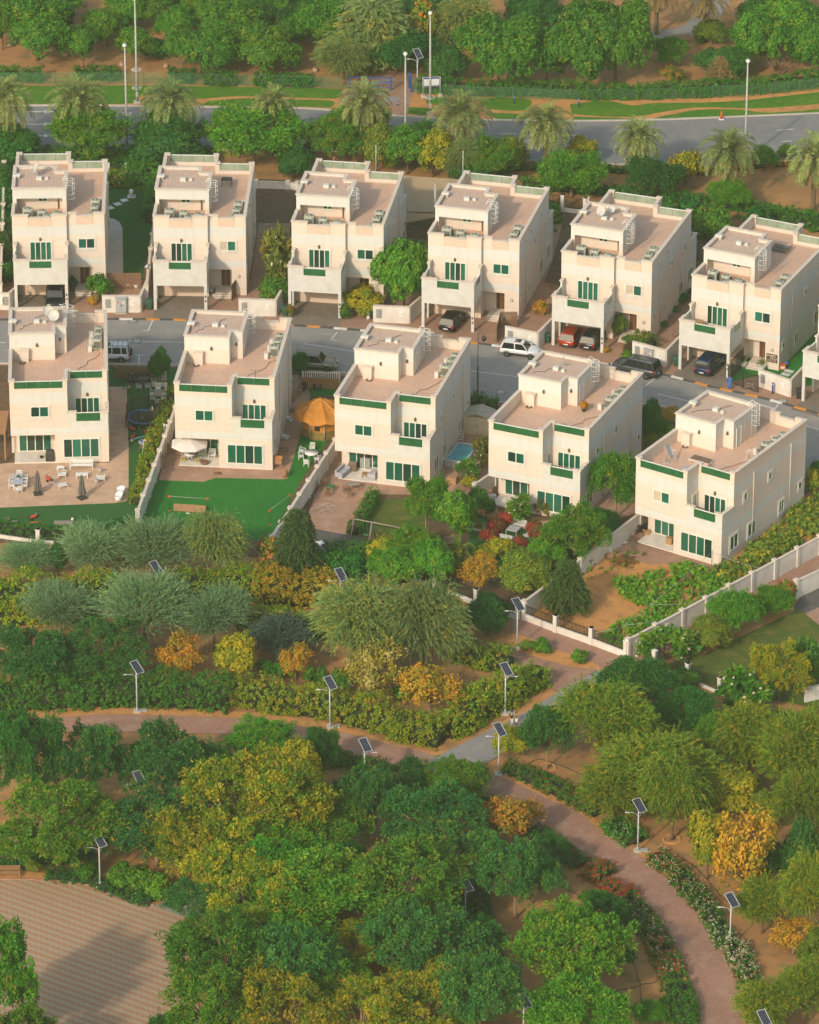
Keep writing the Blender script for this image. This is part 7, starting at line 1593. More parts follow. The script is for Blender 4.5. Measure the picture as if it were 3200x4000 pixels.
def tub_chair():
 o = thing('tub_chair', '', 'chair'); s = MB(); s.loft([[(r * math.cos(a), r * math.sin(a), z) for a in [6.283 * k / 14 for k in range(14)]] for r, z in ((.22, .0), (.30, .22), (.36, .40))], 'plastic_white'); s.build('seat', o)
 b = MB(); n = 11; A = [R(-25 + 230 * k / (n - 1)) for k in range(n)]
 vs = [(.38 * math.cos(a), .38 * math.sin(a), .38) for a in A] + [(.44 * math.cos(a), .44 * math.sin(a), .60 + .25 * math.sin(math.pi * k / (n - 1))) for k, a in enumerate(A)] + [(.39 * math.cos(a), .39 * math.sin(a), .60 + .25 * math.sin(math.pi * k / (n - 1))) for k, a in enumerate(A)] + [(.33 * math.cos(a), .33 * math.sin(a), .38) for a in A]
 b.add(vs, [(r * n + k, r * n + k + 1, (r + 1) * n + k + 1, (r + 1) * n + k) for r in range(3) for k in range(n - 1)], 'plastic_white', True); b.build('backrest', o); return o
TC = Kind(tub_chair)
for x, y, r, s, g_, lb in ((254, 1043, -50, 1.1, None, 'rear white tub chair at the terrace corner'), (250, 1055, -60, 1.1, None, 'front white tub chair at the terrace corner')): TC.put(lb, G(x, y), R(r), 'white tub chairs', s)
RT_ = Kind(table, 'table_blue', .5, .5, .5, 'plastic_white', True)
for x, y, lb in ((246, 1048, 'small round blue table between the white tub chairs'), (203, 1019, 'small round table beside the right white armchair'), (211, 996, 'small round blue table behind the right white armchair')): RT_.put(lb, G(x, y), 0, 'small round tables')
def ball(lb, g, r, m, cat='ball'): b = MB(); b.ball((0, 0, r), r, m, 12, 8); return tag(b.build('play_ball', None, g), lb, cat, 'balls and toys')
ball('white ball beside the picnic table', G(153, 1096), .16, 'plastic_white'); ball('green ball in front of the child in the side yard', G(261, 820), .14, 'toy_green'); ball('white ball by the orange toy', G(278, 930), .15, 'plastic_white')
o = thing('barbecue', 'covered black barbecue beside the first villa window', 'barbecue', G(106, 972)); b = MB(); b.loft([[(-w, -d, z), (w, -d, z), (w, d, z), (-w, d, z)] for w, d, z in ((.42, .34, 0), (.45, .36, .8), (.44, .34, 1.1), (.3, .25, 1.35))], 'rattan', False); b.build('cover', o); b = MB(); b.box(-.44, -.37, .3, .44, -.34, .34, 'tyre'); b.box(-.44, -.37, .7, .44, -.355, .74, 'tyre'); b.build('strap', o)
def picnic():
 o = thing('picnic_table', 'weathered picnic table with benches on the dark turf', 'picnic table', G(134, 1114)); t = MB(); t.box(-.95, -.38, .72, .95, .38, .77, 'wood_grey'); t.build('tabletop', o)
 for y in (-.72, .72): s = MB(); s.box(-.95, y - .14, .42, .95, y + .14, .47, 'wood_grey'); s.build('seat', o)
 for x in (-.7, .7): l = MB(); l.tube([(x, -.62, 0), (x, -.2, .72)], .05, 'wood_grey', 4); l.tube([(x, .62, 0), (x, .2, .72)], .05, 'wood_grey', 4); l.box(x - .03, -.8, .36, x + .03, .8, .42, 'wood_grey'); l.build('leg', o)
picnic()
TL = Kind(table, 'wood_grey', .5, .5, .42); TL.put('small slatted stool on the dark turf at the left', G(31, 1106), 0, 'slatted stools'); 
Kind(chair, 'wood_grey', .5, .5, .85).put('slatted folding chair at the left edge of the dark turf', G(14, 1105), R(-80))
def toy_trike(lb, g, r):
 o = thing('toy_tricycle', lb, 'toy', g, r, 'balls and toys'); b = MB(); b.loft([[(x, -w, z), (x, w, z), (x, w * .6, z + .14), (x, -w * .6, z + .14)] for x, w, z in ((-.45, .1, .2), (-.1, .16, .22), (.3, .12, .26))], 'toy_red', False); b.build('body', o)
 for x, y, q in ((-.4, -.25, .15), (-.4, .25, .15), (.35, 0, .2)): w = MB(); w.tube([(x, y - .05, q), (x, y + .05, q)], q, 'tyre', 10); w.build('wheel', o)
 h = MB(); h.tube([(.3, 0, .3), (.25, 0, .6)], .025, 'steel_grey', 5); h.tube([(.25, -.22, .6), (.25, .22, .6)], .025, 'toy_blue', 5); h.build('handlebar', o)
toy_trike('red toy tricycle on the dark turf', G(72, 1092), .6); 
def scooter(lb, g, r): o = thing('toy_scooter', lb, 'toy', g, r, 'balls and toys'); b = MB(); b.box(-.4, -.07, .05, .3, .07, .09, 'cone_orange'); b.build('deck', o); b = MB(); b.tube([(.3, 0, .07), (.7, .1, .1)], .025, 'cone_orange', 5); b.tube([(.7, -.1, .1), (.7, .3, .1)], .025, 'toy_red', 5); b.build('stem', o)
scooter('orange toy scooter lying on the dark turf', G(72, 1101), .2)
toy_trike('blue ride on toy on the first terrace', G(101, 1011), 2.); toy_trike('orange toy car lying near the trampoline', G(281, 923), 1.); toy_trike('toy beside the trampoline legs at its left', G(278, 906), 2.5)
o = thing('trampoline', 'large trampoline with blue rim pad and safety net in the side yard', 'trampoline', G(303, 892)); r = 1.75
b = MB(); b.lathe([(.01, .78), (r * .84, .78)], 28, 'net_black', cap=False); b.build('jumping_mat', o); b = MB(); b.lathe([(r * .84, .79), (r * .86, .83), (r, .83), (r, .77)], 28, 'toy_blue', cap=False); b.build('rim_pad', o)
for k in range(6):
 a = k * 1.047 + .3; x, y = r * math.cos(a), r * math.sin(a); p = MB(); p.tube([(x, y, .6), (x * 1.03, y * 1.03, 2.5)], .065, 'net_black', 6); p.build('net_pole', o); p = MB(); p.tube([(x, y, .78), (x, y, .05), (x * .75 - y * .3, y * .75 + x * .3, .05)], .03, 'galv', 5); p.build('leg', o)
m_ = M['fence_mesh'].copy(); m_.name = 'net'; m_.node_tree.nodes['Principled BSDF'].inputs['Base Color'].default_value = (.03, .035, .03, 1); [setattr(q_.inputs[0], 'default_value', .45) for q_ in m_.node_tree.nodes if q_.type == 'MIX_SHADER']; M['net'] = m_
b = MB(); b.lathe([(r, .8), (r * 1.03, 2.35)], 24, 'net', cap=False); b.build('safety_net', o)
o = thing('small_trampoline', 'small round trampoline behind the red baby swing', 'trampoline', G(306, 934)); b = MB(); b.lathe([(.7, .2), (.72, .25), (.5, .26)], 20, 'pool_side', cap=False); b.lathe([(.01, .25), (.5, .25)], 20, 'toy_blue', cap=False); b.build('mat', o)
for k in range(4): a = k * 1.57; l = MB(); l.tube([(.65 * math.cos(a), .65 * math.sin(a), 0), (.65 * math.cos(a), .65 * math.sin(a), .2)], .025, 'galv', 5); l.build('leg', o)
o = thing('baby_swing', 'white tube baby swing with red seat in the side yard', 'swing', G(306, 956), .3); f = MB()
for s in (-.55, .55): f.tube([(s, -.75, .03), (s * .2, 0, 1.6), (s, .75, .03)], .035, 'plastic_white', 6)
f.tube([(-.11, 0, 1.6), (.11, 0, 1.6)], .04, 'plastic_white', 6); f.tube([(-.55, -.75, .03), (.55, -.75, .03)], .03, 'plastic_white', 6); f.build('frame', o); s = MB(); s.lathe([(.08, .5), (.28, .52), (.32, .72), (.28, .84), (.2, .72)], 12, 'toy_red', (0, .1, 0)); s.build('seat', o); s = MB(); [s.tube([(x * .2, .1, .8), (x * .08, 0, 1.58)], .012, 'toy_red', 4) for x in (-1, 1)]; s.build('rope', o)
o = thing('balance_bar', 'turquoise seesaw bar lying across the baby swing', 'toy', G(302, 936) + Vector((0, 0, .9)), .5, 'balls and toys'); b = MB(); b.tube([(-1.0, 0, 0), (1.0, 0, .1)], .04, 'pool_blue', 6); b.ball((-1, 0, 0), .09, 'toy_blue'); b.ball((1, 0, .1), .09, 'toy_blue'); b.build('bar', o)
for k, (x, y, m, lb) in enumerate(((309, 912, 'toy_red', 'heap of red toys between trampoline and baby swing'), (328, 904, 'flower_pink', 'pink cloth on the hedge beside the trampoline'))):
 mat('flower_pink', (.55, .22, .24), .9); b = MB(); [b.cbox((math.cos(j * 2.1) * .25, math.sin(j * 2.1) * .2, .1 + .08 * (j % 3)), (.3, .16, .14), m, rz=j, rx=.3 * j) for j in range(5)]; tag(b.build('toy_heap', None, G(x, y)), lb, 'toys', 'balls and toys')
def rattan_sofa(w=1.9):
 o = thing('rattan_sofa', '', 'sofa'); b = MB(); b.box(-w / 2, -.4, .08, w / 2, .4, .36, 'rattan'); b.build('base', o); b = MB(); b.box(-w / 2, .28, .36, w / 2, .42, .85, 'rattan'); b.build('backrest', o); b = MB(); b.box(-w / 2 + .14, -.38, .36, w / 2 - .14, .27, .46, 'parasol_grey'); b.build('cushion', o)
 for s in (-1, 1): b = MB(); b.box(s * w / 2, -.4, .36, s * (w / 2 - .13), .28, .6, 'rattan'); b.build('armrest', o)
 return o
RS = Kind(rattan_sofa); RS.put('black rattan sofa against the brown slatted fence', G(297, 803), 0, 'black rattan sofas'); RS.put('black rattan armchair with a seated person', G(280, 804), 0, 'black rattan sofas', (.55, 1, 1)); 
Kind(table, 'rattan', 1.1, .7, .45).put('low black table before the rattan sofa', G(301, 812), 0)
DK = Kind(chair, 'pole_grey', .56, .56, .9)
for x, y, r, lb in ((293, 822, 165, 'left dark mesh chair turned to the black table'), (312, 821, 195, 'right dark mesh chair turned to the black table'), (325, 812, 100, 'dark mesh recliner right of the black table')): DK.put(lb, G(x, y), R(r), 'dark mesh chairs')
Kind(table, 'wood_grey', .95, 1.5, .74, 'plastic_white').put('dining table with white legs in the shaded side yard', G(333, 840), 0)
for x, y, r, lb in ((333, 825, 0, 'white chair at the far head of the shaded dining table'), (333, 854, 180, 'white chair at the near head of the shaded dining table'), (322, 836, 90, 'rear left white chair of the shaded dining table'), (322, 846, 90, 'front left white chair of the shaded dining table'), (345, 836, -90, 'rear right white chair of the shaded dining table'), (345, 846, -90, 'front right white chair of the shaded dining table')): CW.put(lb, G(x, y), R(r), GW)
o = thing('planter', 'light stone planter edge in the corner of the barbecue garden', 'planter', G(340, 818)); b = MB(); b.box(-1.0, .3, 0, .6, .55, .45, 'cap'); b.box(.35, -.5, 0, .6, .3, .45, 'cap'); b.build('edge', o)
mat('timber_deck', (.36, .19, .09), .8, (.28, .145, .07), 5)
o = thing('pergola', 'timber slatted pergola roof at the left edge beside the first villa', 'pergola', G(-18, 948)); b = MB()
for k in range(13): b.box(-2.0, -2.4 + .42 * k, 3.0, 1.7, -2.4 + .42 * k + .34, 3.08, 'timber_deck')
b.build('roof_slats', o)
for x in (-1.9, 1.6):
 for y in (-2.3, 2.9): p = MB(); p.box(x - .07, y - .07, 0, x + .07, y + .07, 3.0, 'timber_deck'); p.build('post', o)
o = thing('open_parasol', 'open white parasol over the round table', 'parasol', G(400, 972)); p = MB(); p.tube([(0, 0, .2), (0, 0, 2.75)], .03, 'steel_grey'); p.lathe([(.3, .17), (.3, .25), (.06, .3)], 12, 'steel_grey'); p.build('pole', o); n = 8; c = MB()
vs = [(0, 0, 2.75)] + [(1.95 * math.cos(6.283 * k / n + .39), 1.95 * math.sin(6.283 * k / n + .39), 2.12) for k in range(n)] + [(1.97 * math.cos(6.283 * k / n + .39), 1.97 * math.sin(6.283 * k / n + .39), 1.97) for k in range(n)]
c.add(vs, [(0, 1 + k, 1 + (k + 1) % n) for k in range(n)] + [(1 + k, 9 + k, 9 + (k + 1) % n, 1 + (k + 1) % n) for k in range(n)], 'parasol_white'); c.lathe([(.16, 2.72), (.14, 2.82), (.02, 2.88)], 8, 'parasol_white'); c.build('canopy', o); ri = MB()
for k in range(n): ri.tube([(0, 0, 2.7), (1.9 * math.cos(6.283 * k / n + .39), 1.9 * math.sin(6.283 * k / n + .39), 2.09)], .015, 'steel_grey', 4)
ri.build('ribs', o)
sl_ = lambda g: g + Vector((0, 0, .17))
Kind(table, 'plastic_white', 1.15, 1.15, .72, None, True).put('round white table under the open parasol', sl_(G(400, 972)), 0)
YC = Kind(chair, 'plastic_yellow', .36, .36, .6, .3, False)
for x, y, r, lb in ((387, 974, 90, 'left yellow child chair at the round table'), (415, 975, -90, 'right yellow child chair at the round table')): YC.put(lb, sl_(G(x, y)), R(r), 'yellow child chairs')
WA = Kind(chair, 'plastic_white', .72, .68, .95, .4, True, False); WA.put('white armchair behind the open parasol', sl_(G(427, 963)), R(-10), 'white armchairs of the second villa'); WA.put('white armchair with grey cushion by the sliding door', sl_(G(447, 967)), R(-8), 'white armchairs of the second villa'); Kind(chair, 'wood', 1.0, .6, .85, .4).put('small wooden bench left under the open parasol', sl_(G(384, 962)), 0)
o = thing('fire_bowl', 'round rattan fire bowl on the terrace by the parasol', 'fire bowl', sl_(G(431, 980))); b = MB(); b.lathe([(.22, 0), (.42, .15), (.45, .3), (.38, .3), (.1, .2)], 14, 'fence_brown'); b.build('bowl', o)
o = thing('post_stand', 'tan post stand by the wall of the parasol terrace', 'stand', G(343, 985)); b = MB(); b.box(-.2, -.2, 0, .2, .2, 1.3, 'wood'); b.build('column', o); b = MB(); b.lathe([(.2, 1.3), (.33, 1.42), (.3, 1.45)], 10, 'fence_brown'); b.build('bowl', o)
def goal(lb, g, r, board):
 o = thing('sports_rebounder', lb, 'goal frame', g, r, 'orange cornered goal frames'); W, D = 1.95, .95
 for x in (-W, W):
  p = MB(); p.tube([(x, 0, 0), (x, 0, 1.7)], .03, 'black_metal', 5); p.build('post', o); c = MB(); c.box(x - .12, -.07, 1.58, x + .12, .07, 1.78, 'cone_orange'); c.box(x - .1, -.1, 0, x + .1, .1, .12, 'cone_orange'); c.build('corner', o)
 b = MB(); b.tube([(-W, 0, 1.7), (W, 0, 1.7)], .02, 'galv', 5); b.build('crossbar', o)
 if board: b = MB(); b.cbox((.1, .15, .42), (3.3, .05, .75), 'wood', rx=-.25); b.build('board', o); b = MB(); b.box(-.2, -.4, 0, .2, -.15, .06, 'white_metal'); b.build('foot', o)
goal('football rebounder with wooden board on the bright lawn', G(397, 1079), R(-8), True); goal('goal frame with orange corners by the white garden wall', G(590, 1090), R(60), False)
o = thing('tented_gazebo', 'orange tented octagonal gazebo on the green turf', 'gazebo', G(676, 912), .2); o.scale = (1.14, 1.14, 1.1); n = 8; r = 1.75
w = MB(); ring = lambda rr, z, ph=0: [(rr * math.cos(6.283 * (k + ph) / n), rr * math.sin(6.283 * (k + ph) / n), z) for k in range(n)]
w.loft([ring(r, .0), ring(r, .85)], 'gaz_green', False, False); w.loft([ring(r * .99, .85), ring(r * .99, 2.3)], 'tent_orange', False, False); mat('gaz_green', (.10, .14, .035), .9, (.32, .17, .04), 5); w.build('wall', o)
rf = MB(); n2 = 24; big_ = lambda rr, z, am: [(rr * math.cos(6.283 * k / n2), rr * math.sin(6.283 * k / n2), z + am * (1 if k % 3 == 0 else -.6)) for k in range(n2)]
rf.loft([big_(2.45, 2.02, .12), big_(2.3, 2.35, .16), big_(1.5, 2.8, .13), big_(.95, 3.05, .07)], 'tent_orange', False, False); rf.loft([big_(1.2, 2.98, .09), big_(.75, 3.3, .08), big_(.1, 3.6, 0), big_(.02, 3.75, 0)], 'tent_orange', False, True); rf.build('roof', o)
for k in range(n): p = MB(); x, y, _ = ring(r * 1.03, 0)[k]; p.tube([(x, y, 0), (x, y, 2.3)], .05, 'pole_grey', 6); p.build('post', o)
d_ = MB(); a = 6.283 * 5.5 / 8; d_.cbox((r * .95 * math.cos(a), r * .95 * math.sin(a), 1.45), (.45, .1, .8), 'dark_recess', rz=a + math.pi / 2); d_.build('window', o)
Kind(table, 'plastic_white', 1.45, 1.45, .73, None, True).put('large round white table on the bright turf by the gazebo', G(656, 966), 0)
for k, (x, y, r, lb) in enumerate(((637, 957, 60, 'white chair left behind the large round table'), (634, 968, 95, 'white chair left of the large round table'), (646, 982, 165, 'white chair in front of the large round table'), (670, 974, -120, 'white chair right of the large round table'), (658, 950, -5, 'white chair behind the large round table'))): CW.put(lb, G(x, y), R(r), 'white chairs by the gazebo')
Kind(rattan_sofa, .8).put('black rattan chair on the turf behind the gazebo', G(668, 819), R(15)); Kind(rattan_sofa, .7).put('black chair in the corner behind the gazebo', G(637, 822), R(-20))
o = thing('hutch', 'orange wooden hutch on legs at the second villa corner', 'hutch', G(584, 984), yaw_of(1, False)); b = MB(); b.box(-.5, -.35, .5, .5, .35, 1.15, 'wood'); b.loft([[(-.55, -.4, 1.15), (-.55, .4, 1.15), (-.55, 0, 1.35)], [(.55, -.4, 1.15), (.55, .4, 1.15), (.55, 0, 1.35)]], 'cone_wood', False); mat('cone_wood', (.42, .17, .05), .8); b.build('box', o)
for x in (-.45, .45):
 for y in (-.3, .3): l = MB(); l.box(x - .03, y - .03, 0, x + .03, y + .03, .5, 'wood'); l.build('leg', o)
for x, y, r_, h, m, lb in ((600, 1005, .3, .95, 'clay', 'tall brown clay jar at the second villa corner'), (587, 965, .32, .3, 'pot_black', 'black basin on the path by the second villa'), (598, 925, .3, .5, 'stone_white', 'white pot on the side path, front one'), (605, 927, .24, .5, 'stone_white', 'white pot on the side path, beside the front one'), (608, 886, .28, .45, 'stone_white', 'white pot in the middle of the side path'), (614, 891, .2, .4, 'stone_white', 'smaller white pot in the middle of the side path'), (616, 868, .26, .35, 'fence_brown', 'brown pot on the side path of the second villa'), (617, 846, .28, .9, 'clay', 'tall tan jar on the side path near the turf'), (631, 832, .3, .65, 'clay', 'tan jar by the gazebo fence'), (88, 967, .2, .35, 'pot_black', 'dark pot at the sliding door of the first villa')): pot(lb, G(x, y), r_, h, m, 'pots of the second villa')
Kind(table, 'wood', .9, .6, .7).put('wooden table by the side wall of the second villa', G(598, 950), R(-6))
def umb_base(lb, g): o = thing('manhole_cover', lb, 'manhole cover', g); b = MB(); b.lathe([(.42, .03), (.42, .05)], 16, 'fence_brown'); b.box(-.03, -.4, .05, .03, .4, .08, 'wood'); b.build('lid', o)
umb_base('round brown manhole cover on the bricks before the second villa', G(459, 998)); umb_base('round manhole cover on the bricks before the fifth villa', G(1322, 1163))
def sofa(w=1.9):
 o = thing('garden_sofa', '', 'sofa'); b = MB(); b.box(-w / 2, -.42, .12, w / 2, .42, .38, 'cushion_grey'); b.build('base', o); b = MB(); b.box(-w / 2, .22, .38, w / 2, .42, .82, 'cushion_grey'); b.build('backrest', o)
 for s in (-1, 1): b = MB(); b.box(s * w / 2, -.42, .38, s * (w / 2 - .16), .22, .62, 'cushion_grey'); b.build('armrest', o)
 for k in range(2): b = MB(); b.box(-w / 2 + .17 + k * (w / 2 - .17), -.4, .385, k * (w / 2 - .17) - .01, .2, .50, 'cushion_grey'); b.build('cushion', o)
 return o
SF = Kind(sofa); ya = FRONT[2][2]
SF.put('grey garden sofa at the left of the third terrace', sl_(G(722, 1003)), R(ya + 78), 'grey garden sofas'); SF.put('grey garden sofa at the right of the third terrace', sl_(G(788, 1006)), R(ya - 95), 'grey garden sofas', (.9, 1, 1))
Kind(table, 'wood', .6, .6, .4).put('small wooden table before the right grey sofa', sl_(G(769, 1007)), R(ya)); o = thing('cupboard', 'grey wooden cupboard beside the left grey sofa', 'cupboard', sl_(G(743, 994)), R(ya)); b = MB(); b.box(-.4, -.25, 0, .4, .25, .95, 'wood_grey'); b.build('carcass', o); b = MB(); b.box(-.37, -.28, .06, .37, -.25, .9, 'lattice_brown'); b.build('door', o)
Kind(table, 'wood_grey', 1.3, .8, .74, 'fence_brown').put('brown garden table on the brick terrace', G(743, 1032), R(ya + 30)); FC = Kind(chair, 'fence_brown', .45, .45, .85, .44, False)
for x, y, r, lb in ((728, 1038, 110, 'brown folding chair left of the brown table'), (738, 1047, 170, 'brown folding chair in front of the brown table'), (672, 1030, 80, 'dark folding chair left of the green mat'), (686, 1024, 20, 'dark folding chair behind the green mat'), (690, 1046, 190, 'dark folding chair in front of the green mat')): FC.put(lb, G(x, y), R(r), 'folding chairs of the third garden')
b = MB(); b.box(-.9, -.6, 0, .9, .6, .03, 'turf'); tag(b.build('green_mat', None, G(697, 1034), R(-15)), 'green turf mat on the brick terrace', 'mat'); Kind(table, 'toy_green_dark', .8, .5, .6).put('small green table on the green mat', G(696, 1034) + Vector((0, 0, .03)), R(-15)) if mat('toy_green_dark', (.02, .16, .05), .6) else 0
o = thing('easel', 'orange wooden easel leaning at the white wall of the third garden', 'easel', G(691, 985), .4); b = MB(); [b.tube([(x * .25, 0, 0), (x * .1, .25, 1.5)], .025, 'cone_wood', 4) for x in (-1, 1)]; b.cbox((0, .15, .8), (.5, .03, .6), 'cone_wood', rx=-.2); b.build('frame', o)
o = thing('swing_frame', 'weathered wooden swing frame at the edge of the small lawn', 'swing', G(795, 1140), R(-24)); L = 2.6
for x in (-L, -L + 2.0): b = MB(); [b.tube([(x, y, 0), (x, 0, 2.0)], .08, 'wood_grey', 6) for y in (-.8, .8)]; b.tube([(x, -.4, 1.0), (x, .4, 1.0)], .05, 'wood_grey', 5); b.build('leg', o)
b = MB(); b.tube([(-L - .2, 0, 2.0), (L, 0, 2.05)], .08, 'wood_grey', 6); b.build('beam', o); b = MB(); [b.tube([(x, 0, 1.95), (x + .1, 0, .5)], .015, 'toy_green', 4) for x in (-1.6, -1.2)]; b.box(-1.55, -.1, .45, -1.05, .1, .5, 'toy_green'); b.build('swing_seat', o); p = MB(); p.lathe([(.12, 2.08), (.2, 2.35), (.17, 2.36)], 10, 'clay', (-L - .1, 0, 0)); p.build('pot', o)
o = thing('storage_box', 'white blue storage box on the gravel by the weeping tree', 'storage box', G(669, 1154), .3); b = MB(); b.box(-.6, -.4, 0, .6, .4, .5, 'table_blue'); b.build('body', o); b = MB(); b.loft([[(-.63, -.43, .5), (.63, -.43, .5), (.63, .43, .5), (-.63, .43, .5)], [(-.6, -.2, .68), (.6, -.2, .68), (.6, .2, .68), (-.6, .2, .68)]], 'plastic_white', False); b.build('lid', o)
o = thing('bent_tubes', 'bent steel tube frame lying on the brick terrace', 'tube frame', G(680, 1075), .2); b = MB(); rn = random.Random(5)
for k in range(7): x = rn.uniform(-1.2, 1.2); y = rn.uniform(-.8, .8); a = rn.uniform(0, 3); b.tube([(x - math.cos(a) * 1., y - math.sin(a) * .8, .05), (x, y, .35 + rn.uniform(0, .2)), (x + math.cos(a) * 1., y + math.sin(a) * .8, .05)], .02, 'galv', 5)
b.build('tubes', o)
ye = FRONT[2][2]; o = thing('frame_pool', 'rectangular steel frame pool between third and fourth garden villas', 'pool', G(972, 968), R(ye - 6)); L, W_, H_ = 2.1, 1.05, .85
b = MB(); b.box(-W_, -L, 0, W_, -L + .04, H_, 'pool_side'); b.box(-W_, L - .04, 0, W_, L, H_, 'pool_side'); b.box(-W_, -L + .04, 0, -W_ + .04, L - .04, H_, 'pool_side'); b.box(W_ - .04, -L + .04, 0, W_, L - .04, H_, 'pool_side'); b.build('wall', o); b = MB(); b.box(-W_ + .04, -L + .04, .1, W_ - .04, L - .04, H_ - .12, 'pool_blue'); b.build('water', o)
b = MB(); [b.tube(p, .045, 'plastic_white', 6) for p in ([(-W_, -L, H_), (W_, -L, H_)], [(-W_, L, H_), (W_, L, H_)], [(-W_, -L, H_), (-W_, L, H_)], [(W_, -L, H_), (W_, L, H_)])]; b.build('rim', o)
for x in (-1, 1):
 for y in (-L, -L / 3, L / 3, L): b = MB(); b.tube([(x * W_, y, H_), (x * (W_ + .35), y, 0), (x * W_, y, .0)], .03, 'plastic_white', 5); b.build('leg', o)
for x in (-.5, 0, .5): b = MB(); b.tube([(x, -L, H_), (x, -L - .35, 0)], .03, 'plastic_white', 5); b.build('leg', o)
b = MB(); b.box(-1.4, -2.5, 0, 1.4, 2.4, .015, 'toy_blue'); tag(b.build('ground_sheet', None, G(972, 968) + Vector((0, 0, .02)), R(ye - 6)), 'blue ground sheet under the frame pool', 'ground sheet')
o = thing('pool_ladder', 'white ladder behind the frame pool', 'ladder', G(972, 930), R(ye)); b = MB(); [b.tube([(s * .25, -.3, 0), (s * .22, 0, 1.5), (s * .25, .3, 0)], .03, 'plastic_white', 5) for s in (-1, 1)]; [b.box(-.24, -.28 + .06 * k, .3 + .3 * k, .24, -.1 + .04 * k, .34 + .3 * k, 'plastic_white') for k in range(4)]; b.build('frame', o)
o = thing('garden_shed', 'cream garden shed with double doors and ribbed gable roof', 'shed', G(1004, 916), R(ye + 2)); b = MB(); b.box(-1.45, 0, 0, 1.45, 2.2, 2.0, 'shed_cream')
for k in range(14): b.box(-1.46, -.015, .08 + .14 * k, 1.46, 0, .08 + .14 * k + .03, 'shed_cream')
b.prism([(-1.45, 0.0), (1.45, 0.0), (1.45, 2.2), (-1.45, 2.2)], 2.0, 2.001, 'shed_cream'); b.build('wall', o); rf = MB(); rf.loft([[(-1.6, y, 1.98), (0, y, 2.5), (1.6, y, 1.98), (1.6, y, 1.92), (0, y, 2.42), (-1.6, y, 1.92)] for y in (-.15, 2.35)], 'shed_roof', False); mat('shed_roof', (.52, .49, .40), .7, (.44, .41, .33), 2)
for k in range(9): rf.loft([[(-1.6, y, 2.0), (0, y, 2.52), (1.6, y, 2.0), (1.6, y + .04, 2.0), (0, y + .04, 2.52), (-1.6, y + .04, 2.0)] for y in (-.12 + .29 * k, -.1 + .29 * k)], 'shed_roof', False)
rf.build('roof', o)
for s in (-1, 1): b = MB(); b.box(s * .02, -.05, .08, s * .72, -.02, 1.85, 'shed_cream'); b.box(s * .08, -.07, .9, s * .12, -.05, 1.1, 'black_metal'); b.build('door', o)
for x, y, s, lb in ((947, 1018, .8, 'cardboard box by the side wall of the third garden villa'),): pass
def carton(lb, g, s=(.6, .5, .45), r=0, op=True):
 o = thing('cardboard_box', lb, 'box', g, r, 'cardboard boxes'); b = MB(); b.box(-s[0] / 2, -s[1] / 2, 0, s[0] / 2, s[1] / 2, s[2], 'cardboard'); b.build('body', o)
 if op:
  for k in (-1, 1): f = MB(); f.cbox((k * (s[0] / 2 + .08), 0, s[2] + .06), (.2, s[1], .015), 'cardboard', ry=k * .7); f.build('flap', o)
carton('large tan box by the pool front corner', G(952, 1018), (1.0, .7, .8), R(ye), False)
for x, y, s, r, lb in ((1320, 1133, (.65, .5, .45), .4, 'open cardboard box by the white wall of the sandy garden'), (1362, 1128, (.5, .4, .4), .2, 'small cardboard box at the terrace back corner'), (1410, 1148, (.6, .5, .7), -.4, 'tall open cardboard box at the right of the fifth terrace'), (1283, 1175, (.7, .6, .45), .3, 'cardboard box on the sand under the green shrub')): carton(lb, G(x, y) + Vector((0, 0, .17 if x in (1362, 1410) else 0)), s, r)
b = MB(); [b.cbox((math.cos(k * 1.9) * .45, math.sin(k * 2.3) * .35, .08 + .06 * (k % 2)), (.7, .45, .13), 'sack_white', rz=k * .8, rx=.1) for k in range(5)]; tag(b.build('sack_pile', None, G(1306, 1146), .5), 'white sacks lying on the bricks by the white wall', 'sacks')
def twigs(name, lb, g, rad, n, m, h=.5):
 b = MB(); rn = random.Random(int(g.x * 10))
 for k in range(n): a = rn.uniform(0, 6.28); q = rn.uniform(0, rad); x, y = math.cos(a) * q, math.sin(a) * q; e = rn.uniform(0, 6.28); l = rn.uniform(.2, .5); z = h * (1 - q / rad) * rn.uniform(.2, 1) + .04; b.tube([(x - math.cos(e) * l, y - math.sin(e) * l, z), (x + math.cos(e) * l, y + math.sin(e) * l, z + rn.uniform(-.1, .15))], .025, m, 3)
 tag(b.build(name, None, g), lb, 'brush heap')
mat('dead_leaf', (.24, .12, .04), .95, (.17, .085, .03), 8); twigs('brush_heap', 'heap of dead brown brush on the sandy garden', G(1313, 1184), 1.5, 260, 'dead_leaf'); twigs('brush_heap', 'hanging bundle of dry orange leaves among the vegetable vines', G(1450, 1228), .8, 120, 'dead_leaf', 1.0)
twigs('scrap_heap', 'clutter of wire baskets against the wall beside the fifth terrace', G(1350, 1120), .7, 80, 'black_metal', .9)
Kind(chair, 'lattice_brown', .6, .6, .8).put('old brown chair among clutter beside the fifth terrace', G(1338, 1122), .6)
for x, y, h, lb in ((1370, 1308, 1.9, 'wooden stake carrying wires in the vegetable patch, middle one'), (1313, 1352, 1.9, 'wooden stake at the front of the vegetable patch'), (1430, 1290, 1.5, 'short stake in the vegetable patch by the wall'), (1498, 1210, 2.6, 'white washing line post at the fifth villa corner'), (1456, 1262, 1.4, 'stake between the vines near the dry leaves')):
 o = thing('garden_stake', lb, 'stake', G(x, y), 0, 'stakes of the vegetable patch'); b = MB(); b.tube([(0, 0, 0), (.03, .02, h)], .045, 'wood', 5); b.build('pole', o)
